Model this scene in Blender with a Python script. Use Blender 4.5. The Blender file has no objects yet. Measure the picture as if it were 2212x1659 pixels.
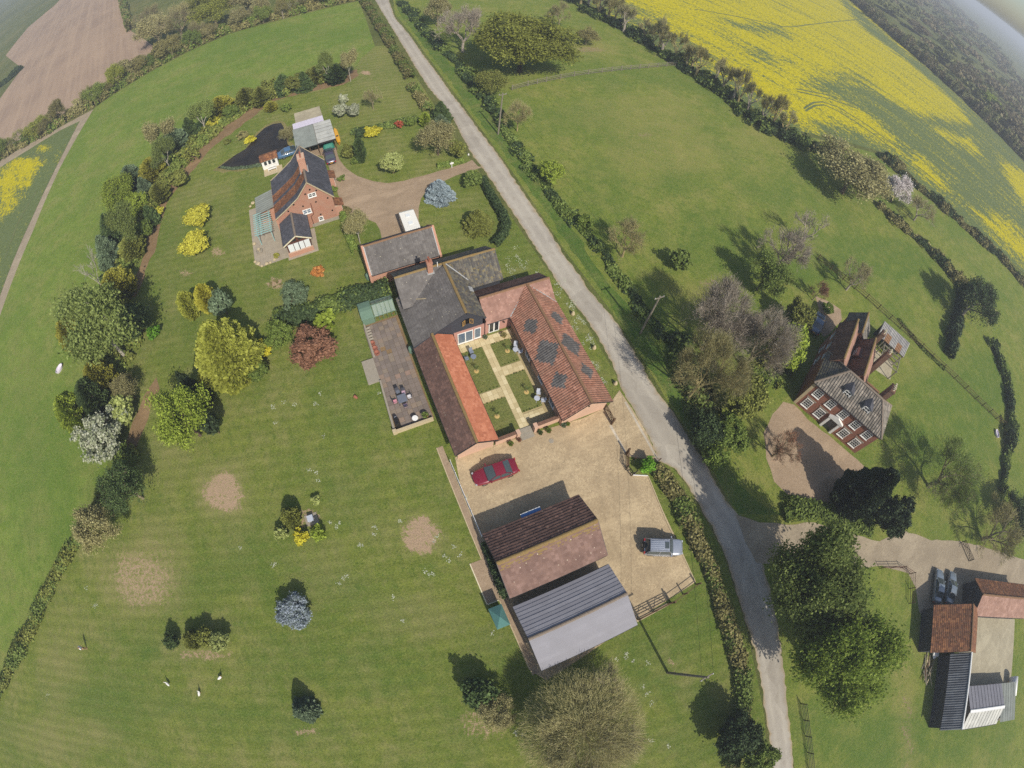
import bpy, bmesh, math, random
import numpy as np
from math import sin, cos, pi, radians, degrees, atan2, hypot, sqrt, acos
from mathutils import Vector, Matrix, geometry as mgeo

# ------------------------------------------------------------------ camera, sky, sun, exposure
S = bpy.context.scene
COL = S.collection
# The photograph is a wide fisheye view from a kite about 50 m up.  World frame: x runs along the
# farmhouse range, y at right angles to it, z up, the point right below the camera is the origin.
H = 50.0
F = 1084.0                      # fisheye: pixels per radian in a 2212 px wide frame
CX, CY = 1106.0, 829.5
NADIR = (1035.0, 1355.0)        # where straight down lies in that frame
TURN = radians(30)

def _ray_cam(px, py):
    dx, dy = px - CX, -(py - CY)
    r = hypot(dx, dy)
    if r < 1e-9:
        return np.array([0, 0, -1.0])
    t = r / F
    return np.array([sin(t) * dx / r, sin(t) * dy / r, -cos(t)])

_down = _ray_cam(*NADIR)
_z = -_down
_f = np.array([0, 0, -1.0]); _y = _f - _z * (_f @ _z); _y /= np.linalg.norm(_y); _x = np.cross(_y, _z)
_R0 = np.array([_x, _y, _z])
_T = np.array([[cos(TURN), sin(TURN), 0], [-sin(TURN), cos(TURN), 0], [0, 0, 1]])
R_CAM = _T @ _R0                # camera -> world

def G(px, py, z=0.0):
    """Survey helper: the point of the level plane z that the photograph shows at frame position px, py."""
    w = R_CAM @ _ray_cam(px, py)
    t = (H - z) / max(-w[2], 0.012)
    return Vector((w[0] * t, w[1] * t, z))

def scale_at(px, py, z=0.0):
    """metres per frame pixel across the line of sight at that point"""
    p = G(px, py, z)
    return sqrt(p.x ** 2 + p.y ** 2 + (H - z) ** 2) / F

cam_d = bpy.data.cameras.new('camera')
cam = bpy.data.objects.new('camera', cam_d)
COL.objects.link(cam)
cam_d.type = 'PANO'
cam_d.sensor_fit = 'HORIZONTAL'
cam_d.sensor_width = 36.0
cam_d.sensor_height = 27.0
cam_d.lens = 17.6
for holder in (cam_d, getattr(cam_d, 'cycles', None)):
    try:
        holder.panorama_type = 'FISHEYE_LENS_POLYNOMIAL'
        holder.fisheye_polynomial_k0 = 0.0
        holder.fisheye_polynomial_k1 = -(2212 / 36.0) / F
        holder.fisheye_polynomial_k2 = 0.0
        holder.fisheye_polynomial_k3 = 0.0
        holder.fisheye_polynomial_k4 = 0.0
        holder.fisheye_fov = radians(179)
        break
    except Exception:
        pass
cam_d.clip_start = 0.1
cam_d.clip_end = 20000
m4 = Matrix.Identity(4)
for i in range(3):
    for j in range(3):
        m4[i][j] = R_CAM[i][j]
m4[2][3] = H
cam.matrix_world = m4
S.camera = cam

SUN_EL = radians(44)
SUN_AZ = radians(-86)           # direction towards the sun, measured from +x
sun_dir = Vector((cos(SUN_AZ) * cos(SUN_EL), sin(SUN_AZ) * cos(SUN_EL), sin(SUN_EL)))
w = bpy.data.worlds.new('World'); S.world = w; w.use_nodes = True
nt = w.node_tree
sky = nt.nodes.new('ShaderNodeTexSky')
sky.sky_type = 'NISHITA'; sky.sun_disc = False
sky.sun_elevation = SUN_EL
sky.sun_rotation = atan2(sun_dir.x, sun_dir.y)
sky.altitude = 50; sky.air_density = 1.0; sky.dust_density = 1.6
bg = nt.nodes['Background']; bg.inputs[1].default_value = 0.095
nt.links.new(sky.outputs[0], bg.inputs[0])
sl = bpy.data.lights.new('sun', 'SUN'); so = bpy.data.objects.new('sun', sl); COL.objects.link(so)
sl.energy = 3.6; sl.angle = radians(0.53); sl.color = (1.0, 0.95, 0.86)
so.rotation_euler = (-sun_dir).to_track_quat('-Z', 'Y').to_euler()
so.location = (40, -60, 80)
S.view_settings.view_transform = 'Standard'
S.view_settings.look = 'None'
S.view_settings.exposure = 0.43
S.view_settings.gamma = 1.0
S.view_settings.use_curve_mapping = False
S.render.engine = 'CYCLES'
S.cycles.max_bounces = 5
S.cycles.diffuse_bounces = 3
S.cycles.transparent_max_bounces = 8
S.cycles.use_denoising = False
S.cycles.sample_clamp_indirect = 4.0

rnd = random.Random(7)
nr = np.random.default_rng(7)

# ------------------------------------------------------------------ materials
MATS = {}

def rgb(h):
    """sRGB hex -> linear"""
    out = []
    for i in (0, 2, 4):
        v = int(h[i:i + 2], 16) / 255
        out.append(v / 12.92 if v <= 0.04045 else ((v + 0.055) / 1.055) ** 2.4)
    return tuple(out)

class Nodes:
    def __init__(s, name):
        s.m = bpy.data.materials.new(name); s.m.use_nodes = True
        s.t = s.m.node_tree; s.b = s.t.nodes['Principled BSDF']; s.out = s.t.nodes['Material Output']
        MATS[name] = s.m
    def n(s, kind, **kw):
        nd = s.t.nodes.new(kind)
        for k, v in kw.items():
            setattr(nd, k, v)
        return nd
    def l(s, a, b):
        s.t.links.new(a, b)
    def coord(s, kind='Object'):
        return s.n('ShaderNodeTexCoord').outputs[kind]
    def noise(s, vec, scale, detail=4, rough=0.6, stretch=None):
        if stretch:
            mp = s.n('ShaderNodeMapping'); mp.inputs['Scale'].default_value = stretch
            s.l(vec, mp.inputs[0]); vec = mp.outputs[0]
        nd = s.n('ShaderNodeTexNoise'); nd.inputs['Scale'].default_value = scale
        nd.inputs['Detail'].default_value = detail; nd.inputs['Roughness'].default_value = rough
        s.l(vec, nd.inputs['Vector']); return nd.outputs['Fac']
    def ramp(s, fac, stops):
        nd = s.n('ShaderNodeValToRGB'); e = nd.color_ramp.elements
        while len(e) > 1:
            e.remove(e[-1])
        e[0].position = stops[0][0]; e[0].color = (*stops[0][1], 1)
        for p, c in stops[1:]:
            q = e.new(p); q.color = (*c, 1)
        s.l(fac, nd.inputs[0]); return nd.outputs[0]
    def framp(s, fac, a, b):
        nd = s.n('ShaderNodeMapRange'); nd.inputs['From Min'].default_value = a; nd.inputs['From Max'].default_value = b
        s.l(fac, nd.inputs['Value']); return nd.outputs[0]
    def mix(s, fac, a, b, mode='MIX'):
        nd = s.n('ShaderNodeMix', data_type='RGBA', blend_type=mode)
        if isinstance(fac, (int, float)): nd.inputs[0].default_value = fac
        else: s.l(fac, nd.inputs[0])
        for v, i in ((a, 6), (b, 7)):
            if isinstance(v, tuple): nd.inputs[i].default_value = (*v[:3], 1)
            else: s.l(v, nd.inputs[i])
        return nd.outputs[2]
    def math(s, op, a, b=None, clamp=False):
        nd = s.n('ShaderNodeMath', operation=op); nd.use_clamp = clamp
        for v, i in ((a, 0), (b, 1)):
            if v is None: continue
            if isinstance(v, (int, float)): nd.inputs[i].default_value = v
            else: s.l(v, nd.inputs[i])
        return nd.outputs[0]
    def attr(s, name, out='Fac'):
        nd = s.n('ShaderNodeAttribute'); nd.attribute_name = name; return nd.outputs[out]
    def bump(s, h, strength=0.3, dist=0.05):
        nd = s.n('ShaderNodeBump'); nd.inputs['Strength'].default_value = strength; nd.inputs['Distance'].default_value = dist
        s.l(h, nd.inputs['Height']); s.l(nd.outputs[0], s.b.inputs['Normal'])
    def done(s, col, rough=0.8, spec=0.3, metal=0.0):
        if isinstance(col, tuple): s.b.inputs['Base Color'].default_value = (*col[:3], 1)
        else: s.l(col, s.b.inputs['Base Color'])
        if isinstance(rough, (int, float)): s.b.inputs['Roughness'].default_value = rough
        else: s.l(rough, s.b.inputs['Roughness'])
        s.b.inputs['Specular IOR Level'].default_value = spec
        s.b.inputs['Metallic'].default_value = metal
        return s.m

def plain(name, c1, c2=None, scale=3.0, rough=0.8, spec=0.3, metal=0.0, bump=0.0, stretch=None, detail=5):
    if name in MATS: return MATS[name]
    s = Nodes(name)
    c2 = c2 or tuple(v * 0.75 for v in c1)
    co = s.coord('Object')
    f = s.noise(co, scale, detail, 0.65, stretch)
    g = s.noise(co, scale * 0.17, 3, 0.5)
    col = s.mix(s.framp(f, 0.3, 0.7), c2, c1)
    col = s.mix(s.framp(g, 0.35, 0.75), col, tuple(v * 0.82 for v in c1), 'MIX')
    if bump: s.bump(f, bump, 0.03)
    return s.done(col, rough, spec, metal)

def tilemat(name, stops, moss=None, moss_amt=0.5, rough=0.85, spots=None, blot=None):
    """tile roof: each tile takes its tone from the face attribute 'tint', with lichen and weathering"""
    if name in MATS: return MATS[name]
    s = Nodes(name)
    co = s.coord('Object')
    t = s.attr('tint')
    col = s.ramp(t, stops)
    big = s.noise(co, 0.7, 5, 0.6)
    col = s.mix(s.framp(big, 0.35, 0.75), col, blot or tuple(v * 0.78 for v in stops[0][1]))
    if moss:
        f = s.noise(co, 3.0, 6, 0.7)
        col = s.mix(s.framp(f, 0.72 - 0.25 * moss_amt, 0.82 - 0.2 * moss_amt), col, moss)
    if spots:
        v = s.n('ShaderNodeTexVoronoi'); v.inputs['Scale'].default_value = 1.7; s.l(co, v.inputs['Vector'])
        col = s.mix(s.math('LESS_THAN', v.outputs['Distance'], 0.085), col, spots)
    fine = s.noise(co, 25, 3, 0.7); s.bump(fine, 0.25, 0.01)
    return s.done(col, rough, 0.25)

def grassmat(name, a, b, dry, lush, soil=None, stripe=None, scale=1.0, dryness=0.0):
    """mown or grazed grass; vertex attributes dry / bare / lush bring in worn, bare and rank patches"""
    s = Nodes(name)
    co = s.coord('Object')
    n1 = s.noise(co, 0.055 * scale, 6, 0.65)
    n2 = s.noise(co, 0.45 * scale, 8, 0.72)
    n3 = s.noise(co, 4.5, 6, 0.8)
    n4 = s.noise(co, 1.5, 6, 0.75)
    n5 = s.noise(co, 1.05 * scale, 8, 0.75, (1.3, .8, 1)); n6 = s.noise(co, 0.20 * scale, 8, 0.7)
    col = s.mix(s.framp(n2, 0.42, 0.58), a, b)
    col = s.mix(s.math('MULTIPLY', s.framp(n6, 0.46, 0.62), 0.55), col, dry)
    col = s.mix(s.math('MULTIPLY', s.framp(n5, 0.5, 0.62), 0.6), col, tuple(v * 0.8 for v in lush))
    col = s.mix(s.math('MULTIPLY', s.framp(n1, 0.46, 0.62), 0.6), col, lush)
    d = s.math('ADD', s.math('MULTIPLY', s.framp(n4, 0.5, 0.64), 0.35), dryness)
    d = s.math('ADD', d, s.math('MULTIPLY', s.attr('dry'), s.framp(n5, 0.36, 0.60)), True)
    col = s.mix(d, col, dry)
    lu = s.math('MULTIPLY', s.attr('lush'), s.framp(n2, 0.25, 0.6), True)
    col = s.mix(lu, col, lush)
    if stripe:
        ang, per, amt = stripe
        mp = s.n('ShaderNodeMapping'); mp.inputs['Rotation'].default_value = (0, 0, -ang); s.l(co, mp.inputs[0])
        wv = s.n('ShaderNodeTexWave'); wv.wave_type = 'BANDS'; wv.bands_direction = 'X'
        wv.inputs['Scale'].default_value = 0.314 / per * 1.0; wv.inputs['Distortion'].default_value = 0.7; wv.inputs['Detail'].default_value = 3
        wv.inputs['Detail Scale'].default_value = 0.6
        s.l(mp.outputs[0], wv.inputs['Vector'])
        col = s.mix(s.math('MULTIPLY', wv.outputs['Fac'], amt), col, tuple(v * 0.62 for v in b))
    col = s.mix(s.math('MULTIPLY', s.framp(n3, 0.5, 0.66), 0.55), col, tuple(v * 0.5 for v in lush))
    col = s.mix(s.math('MULTIPLY', s.framp(n3, 0.5, 0.36), 0.45), col, tuple(min(1, v * 1.3) for v in a))
    soil = soil or (0.30, 0.22, 0.13)
    sn = s.mix(s.framp(n3, 0.35, 0.7), soil, tuple(v * 0.72 for v in soil))
    n7 = s.noise(co, 2.2, 8, 0.8)
    bare = s.math('ADD', s.attr('bare'), s.math('MULTIPLY', s.math('SUBTRACT', n3, 0.5), 1.6))
    bare = s.math('ADD', bare, s.math('MULTIPLY', s.math('SUBTRACT', n7, 0.5), 2.0))
    bare = s.math('MULTIPLY', s.framp(bare, 0.36, 0.56), s.math('GREATER_THAN', s.attr('bare'), 0.02), True)
    col = s.mix(bare, col, sn)
    h = s.math('ADD', n3, s.math('MULTIPLY', s.noise(co, 14, 3, 0.8), 0.8))
    s.bump(h, 0.9, 0.09)
    return s.done(col, 0.95, 0.08)

def leafmat(name, c_dark, c_mid, c_light, trans=0.25, rough=0.7):
    if name in MATS: return MATS[name]
    s = Nodes(name)
    g = s.n('ShaderNodeNewGeometry')
    oi = s.n('ShaderNodeObjectInfo')
    col = s.ramp(g.outputs['Random Per Island'], [(0.0, c_dark), (0.45, c_mid), (1.0, c_light)])
    hs = s.n('ShaderNodeHueSaturation')
    s.l(s.framp(oi.outputs['Random'], -0.6, 1.6), hs.inputs['Value'])
    mr = s.n('ShaderNodeMapRange'); mr.inputs['To Min'].default_value = 0.8; mr.inputs['To Max'].default_value = 1.2
    s.l(oi.outputs['Random'], mr.inputs['Value']); s.l(mr.outputs[0], hs.inputs['Value'])
    s.l(col, hs.inputs['Color'])
    s.done(hs.outputs[0], rough, 0.2)
    if trans:
        tr = s.n('ShaderNodeBsdfTranslucent'); s.l(hs.outputs[0], tr.inputs[0])
        mx = s.n('ShaderNodeMixShader'); mx.inputs[0].default_value = trans
        s.l(s.b.outputs[0], mx.inputs[1]); s.l(tr.outputs[0], mx.inputs[2]); s.l(mx.outputs[0], s.out.inputs['Surface'])
    return s.m

# ------------------------------------------------------------------ mesh helpers
class MB:
    """collects vertices and faces of ONE part; build() links it as one mesh object"""
    def __init__(s):
        s.v = []; s.f = []; s.t = []; s.mi = []
    def quad(s, a, b, c, d, tint=0.5, mi=0):
        i = len(s.v); s.v += [tuple(a), tuple(b), tuple(c), tuple(d)]; s.f.append((i, i + 1, i + 2, i + 3)); s.t.append(tint); s.mi.append(mi)
    def poly(s, pts, tint=0.5, mi=0):
        i = len(s.v); s.v += [tuple(p) for p in pts]; s.f.append(tuple(range(i, i + len(pts)))); s.t.append(tint); s.mi.append(mi)
    def hexa(s, p, tint=0.5, mi=0):
        """p: 8 corners, bottom ring 0-3 then top ring 4-7"""
        i = len(s.v); s.v += [tuple(q) for q in p]
        for f in ((3, 2, 1, 0), (4, 5, 6, 7), (0, 1, 5, 4), (1, 2, 6, 5), (2, 3, 7, 6), (3, 0, 4, 7)):
            s.f.append(tuple(i + k for k in f)); s.t.append(tint); s.mi.append(mi)
    def box(s, x0, x1, y0, y1, z0, z1, tint=0.5, mi=0):
        s.hexa([(x0, y0, z0), (x1, y0, z0), (x1, y1, z0), (x0, y1, z0), (x0, y0, z1), (x1, y0, z1), (x1, y1, z1), (x0, y1, z1)], tint, mi)
    def obox(s, c, ax, hs, tint=0.5, mi=0):
        c = Vector(c); a = [Vector(q) * h for q, h in zip(ax, hs)]
        P = []
        for z in (-1, 1):
            for x, y in ((-1, -1), (1, -1), (1, 1), (-1, 1)):
                P.append(c + a[0] * x + a[1] * y + a[2] * z)
        s.hexa(P, tint, mi)
    def bar(s, a, b, wd, th=None, up=(0, 0, 1), mi=0):
        """a rectangular bar between two points"""
        a = Vector(a); b = Vector(b); d = b - a; L = d.length
        if L < 1e-6: return
        d /= L; u = Vector(up)
        if abs(d.dot(u)) > 0.98: u = Vector((1, 0, 0))
        sd = d.cross(u).normalized(); up2 = sd.cross(d)
        s.obox((a + b) / 2, (d, sd, up2), (L / 2, wd / 2, (th or wd) / 2), mi=mi)
    def tube(s, pts, rad, n=6, cap=True, mi=0):
        pts = [Vector(p) for p in pts]
        if isinstance(rad, (int, float)): rad = [rad] * len(pts)
        base = len(s.v); prev = None
        for k, p in enumerate(pts):
            d = (pts[min(k + 1, len(pts) - 1)] - pts[max(k - 1, 0)])
            d = d.normalized() if d.length > 1e-9 else Vector((0, 0, 1))
            if prev is None:
                u = Vector((0, 0, 1)) if abs(d.z) < 0.9 else Vector((1, 0, 0))
                sd = d.cross(u).normalized()
            else:
                sd = (prev - d * prev.dot(d))
                sd = sd.normalized() if sd.length > 1e-6 else d.orthogonal().normalized()
            prev = sd; up = d.cross(sd)
            for j in range(n):
                a = 2 * pi * j / n
                s.v.append(tuple(p + (sd * cos(a) + up * sin(a)) * rad[k]))
        for k in range(len(pts) - 1):
            for j in range(n):
                a = base + k * n + j; b = base + k * n + (j + 1) % n
                s.f.append((a, b, b + n, a + n)); s.t.append(0.5); s.mi.append(mi)
        if cap:
            s.f.append(tuple(base + j for j in range(n))[::-1]); s.t.append(0.5); s.mi.append(mi)
            e = base + (len(pts) - 1) * n
            s.f.append(tuple(e + j for j in range(n))); s.t.append(0.5); s.mi.append(mi)
    def lathe(s, c, prof, n=12, mi=0):
        c = Vector(c); base = len(s.v)
        for r, z in prof:
            for j in range(n):
                a = 2 * pi * j / n
                s.v.append((c.x + r * cos(a), c.y + r * sin(a), c.z + z))
        for k in range(len(prof) - 1):
            for j in range(n):
                a = base + k * n + j; b = base + k * n + (j + 1) % n
                s.f.append((a, b, b + n, a + n)); s.t.append(0.5); s.mi.append(mi)
        s.f.append(tuple(base + j for j in range(n))[::-1]); s.t.append(0.5); s.mi.append(mi)
        e = base + (len(prof) - 1) * n
        s.f.append(tuple(e + j for j in range(n))); s.t.append(0.5); s.mi.append(mi)
    def mesh(s, name, off=(0, 0, 0)):
        me = bpy.data.meshes.new(name)
        ox, oy, oz = off
        me.from_pydata([(x - ox, y - oy, z - oz) for x, y, z in s.v], [], s.f)
        at = me.attributes.new('tint', 'FLOAT', 'FACE'); at.data.foreach_set('value', s.t)
        if any(s.mi): me.polygons.foreach_set('material_index', s.mi)
        me.update()
        return me

ROOT_LOC = {}

def add_mats(me, mats):
    for m in (mats if isinstance(mats, (list, tuple)) else [mats]):
        me.materials.append(MATS[m] if isinstance(m, str) else m)

def tag(o, label=None, cat=None, group=None, kind=None):
    if label: o['label'] = label
    if cat: o['category'] = cat
    if group: o['group'] = group
    if kind: o['kind'] = kind
    return o

def thing(name, label, cat, loc=(0, 0, 0), group=None, rz=0.0):
    o = bpy.data.objects.new(name, None); COL.objects.link(o)
    o.empty_display_size = 0.3
    o.location = loc; o.rotation_euler = (0, 0, rz)
    tag(o, label, cat, group); ROOT_LOC[o.name] = Vector(loc)
    return o

def link(name, me, parent=None, loc=(0, 0, 0), rz=0.0, sc=None):
    o = bpy.data.objects.new(name, me); COL.objects.link(o)
    o.location = loc
    if rz: o.rotation_euler = (0, 0, rz)
    if sc is not None: o.scale = sc if not isinstance(sc, (int, float)) else (sc, sc, sc)
    if parent is not None: o.parent = parent
    return o

def part(name, mb, mat, root, parent=None, world=True, smooth=False):
    """mb holds world coordinates (world=True) or the root's own; parent = a part for a sub-part"""
    me = mb.mesh(name, ROOT_LOC[root.name] if world else (0, 0, 0))
    add_mats(me, mat)
    if smooth: me.shade_smooth()
    o = link(name, me, parent or root)
    return o

def single(name, mb, mat, label, cat, base=(0, 0, 0), group=None, smooth=False):
    me = mb.mesh(name, base); add_mats(me, mat)
    if smooth: me.shade_smooth()
    return tag(link(name, me, None, base), label, cat, group)

def dup(root, loc=None, rz=None, label=None, group=None, sc=None):
    r = root.copy(); COL.objects.link(r)
    if loc is not None: r.location = loc
    if rz is not None: r.rotation_euler = (0, 0, rz)
    if sc is not None: r.scale = sc if not isinstance(sc, (int, float)) else (sc, sc, sc)
    if label: r['label'] = label
    if group: r['group'] = group
    for ch in list(root.children):
        c = ch.copy(); COL.objects.link(c); c.parent = r
        for g in list(ch.children):
            d = g.copy(); COL.objects.link(d); d.parent = c
    return r

def sheet(name, pts, z, mat, spacing=None, attrs=None, kind='structure', wob=0.0, seed=0):
    """a ground sheet: polygon (world xy) triangulated, with interior points when it carries attributes"""
    P = [Vector((p[0], p[1])) for p in pts]
    if wob:
        rr = random.Random(seed); Q = []
        for i, p in enumerate(P):
            q = P[(i + 1) % len(P)]; L = (q - p).length; k = max(1, int(L / 1.2)); nrm = Vector((-(q - p).y, (q - p).x)) / max(L, 1e-6)
            for j in range(k):
                Q.append(p.lerp(q, j / k) + nrm * (rr.uniform(-wob, wob)))
        P = Q
    nb = len(P); edges = [(i, (i + 1) % nb) for i in range(nb)]
    V = list(P)
    if spacing:
        xs = [p.x for p in P]; ys = [p.y for p in P]
        poly = np.array([[p.x, p.y] for p in P])
        gx = np.arange(min(xs) + spacing / 2, max(xs), spacing); gy = np.arange(min(ys) + spacing / 2, max(ys), spacing)
        X, Y = np.meshgrid(gx, gy); X = X.ravel(); Y = Y.ravel()
        inside = in_poly(X, Y, poly)
        V += [Vector((x, y)) for x, y in zip(X[inside], Y[inside])]
    r = mgeo.delaunay_2d_cdt(V, edges, [list(range(nb))], 1, 1e-5)
    me = bpy.data.meshes.new(name)
    me.from_pydata([(v.x, v.y, z) for v in r[0]], [], [tuple(f) for f in r[2]])
    n = len(me.vertices); xy = np.array([[v.x, v.y] for v in r[0]])
    for k, fn in (attrs or {}).items():
        at = me.attributes.new(k, 'FLOAT', 'POINT'); at.data.foreach_set('value', fn(xy[:, 0], xy[:, 1]).astype(np.float32))
    # normals up
    nrm = np.array([p.normal.z for p in me.polygons])
    if len(nrm) and nrm.mean() < 0: me.flip_normals()
    add_mats(me, mat)
    return tag(link(name, me), kind=kind)

def in_poly(X, Y, poly):
    c = np.zeros(len(X), bool); n = len(poly); j = n - 1
    for i in range(n):
        xi, yi = poly[i]; xj, yj = poly[j]
        m = ((yi > Y) != (yj > Y))
        with np.errstate(divide='ignore', invalid='ignore'):
            xx = (xj - xi) * (Y - yi) / (yj - yi) + xi
        c ^= m & (X < xx); j = i
    return c

def gp(L, z=0.0):
    return [G(x, y, z) for x, y in L]

# ------------------------------------------------------------------ ground
_NS = np.random.default_rng(3).uniform(0, 100, (8, 3))
def vnoise(x, y, sc, k=0):
    """cheap smooth noise in [0,1]"""
    a, b, c = _NS[k]
    return 0.5 + 0.17 * (np.sin(x * sc + a) + np.sin(y * sc * 1.13 + b) + np.sin((x + y) * sc * 0.71 + c)) * 0.9 + \
        0.08 * np.sin((x * 1.9 - y * 1.3) * sc + a * 2) + 0.08 * np.sin((x * 1.1 + y * 2.3) * sc + b * 3)

def patch(cx, cy, rx, ry, soft=0.35, wob=0.18):
    c = G(cx, cy); ax = G(cx + rx, cy) - c; ay = G(cx, cy + ry) - c
    det = ax.x * ay.y - ax.y * ay.x
    def fn(x, y):
        dx, dy = x - c.x, y - c.y
        a = (dx * ay.y - dy * ay.x) / det; b = (ax.x * dy - ax.y * dx) / det
        d = np.sqrt(a * a + b * b)
        R = max(ax.length, 0.8)
        d = d + (vnoise(x, y, 4.5 / R, 1) - 0.5) * wob * 2 + (vnoise(x, y, 13 / R, 2) - 0.5) * wob
        return np.clip((1 + soft / 2 - d) / soft, 0, 1)
    return fn

def layers(L, base=None):
    fns = [(patch(*a[:4], *(a[5:] if len(a) > 5 else ())), a[4]) for a in L]
    def fn(x, y):
        out = np.zeros_like(x)
        for f, s in fns:
            out = np.maximum(out, f(x, y) * s)
        return out
    return fn

# grass kinds
g_soil = rgb('a58a62')
grassmat('grass_far', rgb('646a38'), rgb('565e30'), rgb('7e764c'), rgb('465028'), scale=0.25)
grassmat('grass_pasture', rgb('75853a'), rgb('677b30'), rgb('8a8450'), rgb('566f2a'), scale=0.8)
grassmat('grass_lawn', rgb('787f3a'), rgb('697530'), rgb('90875a'), rgb('52692a'), soil=rgb('b0967a'), stripe=(radians(78), 1.35, 0.30))
grassmat('grass_paddock', rgb('788138'), rgb('68752e'), rgb('918950'), rgb('50692a'), scale=1.2)
grassmat('grass_verge', rgb('627634'), rgb('50682a'), rgb('827c4a'), rgb('405c24'), scale=2)
grassmat('grass_court', rgb('777a42'), rgb('6b723a'), rgb('878050'), rgb('586430'), scale=2, dryness=0.1)

def gravelmat(name, a, b, c, sp=9.0, track=None):
    s = Nodes(name); co = s.coord('Object')
    v = s.n('ShaderNodeTexVoronoi'); v.inputs['Scale'].default_value = sp; s.l(co, v.inputs['Vector'])
    bw = s.n('ShaderNodeRGBToBW'); s.l(v.outputs['Color'], bw.inputs[0])
    n2 = s.noise(co, 0.35, 5, 0.6); n3 = s.noise(co, 3.2, 6, 0.75)
    col = s.mix(s.framp(bw.outputs[0], 0.1, 0.9), b, a)
    col = s.mix(s.math('MULTIPLY', s.framp(n3, 0.42, 0.75), 0.7), col, c)
    col = s.mix(s.math('MULTIPLY', s.framp(n2, 0.4, 0.62), 0.6), col, tuple(q * 0.82 for q in b))
    n5 = s.noise(co, 0.12, 4, 0.6, (1, 3, 1)); col = s.mix(s.math('MULTIPLY', s.framp(n5, 0.52, 0.66), 0.5), col, tuple(min(1, q * 1.12) for q in a))
    col = s.mix(s.math('MULTIPLY', s.math('MULTIPLY', s.attr('track'), s.framp(n3, .36, .6)), .6), col, tuple(q * .74 for q in b))
    s.bump(s.math('ADD', n3, bw.outputs[0]), 0.5, 0.03)
    return s.done(col, 0.92, 0.15)

gravelmat('gravel', rgb('bfab88'), rgb('a49072'), rgb('8f7d62'), 7.0)
gravelmat('gravel_drive', rgb('a8937a'), rgb('968169'), rgb('84715b'), 9.0)
gravelmat('gravel_track', rgb('a69880'), rgb('938570'), rgb('7e715d'), 8.0)
gravelmat('concrete_yard', rgb('b0a68c'), rgb('a0967e'), rgb('8c836c'), 2.0)
gravelmat('soil', rgb('8f7656'), rgb('7a6448'), rgb('625138'), 6.0)

# lane surface: worn asphalt, paler wheel tracks
s = Nodes('lane_asphalt'); co = s.coord('Object')
n1 = s.noise(co, 0.25, 5, 0.6); n2 = s.noise(co, 6, 6, 0.75); n3 = s.noise(co, 0.9, 4, 0.6)
col = s.mix(s.framp(n2, 0.3, 0.7), rgb('a69e90'), rgb('91897d'))
col = s.mix(s.math('MULTIPLY', s.framp(n1, 0.4, 0.65), 0.5), col, rgb('b0a898'))
col = s.mix(s.math('MULTIPLY', s.framp(n3, 0.5, 0.75), 0.5), col, rgb('837869'))
ed = s.attr('edge')
col = s.mix(s.math('MULTIPLY', s.framp(s.math('ADD', ed, s.math('MULTIPLY', s.math('SUBTRACT', n3, 0.5), 1.2)), 0.45, 1.0), 0.75), col, rgb('9a8662'))
col = s.mix(s.math('MULTIPLY', s.math('MULTIPLY', s.attr('track'), s.framp(n3, .3, .6)), .55), col, rgb('bab2a2'))
v_ = s.n('ShaderNodeTexVoronoi'); v_.inputs['Scale'].default_value = .22; s.l(co, v_.inputs['Vector'])
bw_ = s.n('ShaderNodeRGBToBW'); s.l(v_.outputs['Color'], bw_.inputs[0])
col = s.mix(s.math('MULTIPLY', s.math('GREATER_THAN', bw_.outputs[0], .68), .3), col, rgb('847c70'))
s.bump(n2, 0.3, 0.02); s.done(col, 0.9, 0.2)

# ploughed soil with drill rows
s = Nodes('ploughed_soil'); co = s.coord('Object')
mp = s.n('ShaderNodeMapping'); mp.inputs['Rotation'].default_value = (0, 0, radians(-14)); s.l(co, mp.inputs[0])
wv = s.n('ShaderNodeTexWave'); wv.inputs['Scale'].default_value = 0.12; wv.inputs['Distortion'].default_value = 1.6; wv.inputs['Detail'].default_value = 3
wv.inputs['Detail Scale'].default_value = 0.3
s.l(mp.outputs[0], wv.inputs['Vector'])
n1 = s.noise(co, 0.03, 4, 0.6); n2 = s.noise(co, 1.5, 5, 0.7)
st_ = s.noise(mp.outputs[0], 0.25, 4, 0.6, (1, .06, 1))
col = s.mix(s.math('ADD', s.math('MULTIPLY', wv.outputs['Fac'], .3), s.framp(st_, .38, .62), True), rgb('a08a74'), rgb('8f7a68'))
col = s.mix(s.math('MULTIPLY', s.framp(n1, 0.4, 0.65), 0.6), col, rgb('a89078'))
col = s.mix(s.math('MULTIPLY', s.framp(n2, 0.45, 0.75), 0.4), col, rgb('7a6654'))
s.bump(n2, 0.6, 0.1); s.done(col, 0.95, 0.1)

# oilseed rape: green crop breaking into yellow flower, 'bloom' says where it flowers
s = Nodes('rape_crop'); co = s.coord('Object')
mpr = s.n('ShaderNodeMapping'); mpr.inputs['Rotation'].default_value = (0, 0, radians(64)); s.l(co, mpr.inputs[0])
n1 = s.noise(mpr.outputs[0], 0.22, 8, 0.75, (.16, 1, 1)); n2 = s.noise(co, 1.1, 5, 0.8); n3 = s.noise(co, 0.5, 4, 0.7)
b = s.math('ADD', s.attr('bloom'), s.math('MULTIPLY', s.math('SUBTRACT', n1, 0.5), 1.9))
b = s.math('ADD', b, s.math('MULTIPLY', s.math('SUBTRACT', n2, 0.5), 2.2))
f = s.framp(b, 0.34, 0.66)
green = s.mix(s.framp(n2, 0.35, 0.7), rgb('566238'), rgb('6a7448'))
yel = s.mix(s.framp(n2, 0.3, 0.75), rgb('958b14'), rgb('cdbe10'))
yel = s.mix(s.math('MULTIPLY', s.framp(n3, 0.5, 0.8), 0.45), yel, rgb('7e8024'))
s.bump(n2, 0.8, 0.25)
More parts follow.
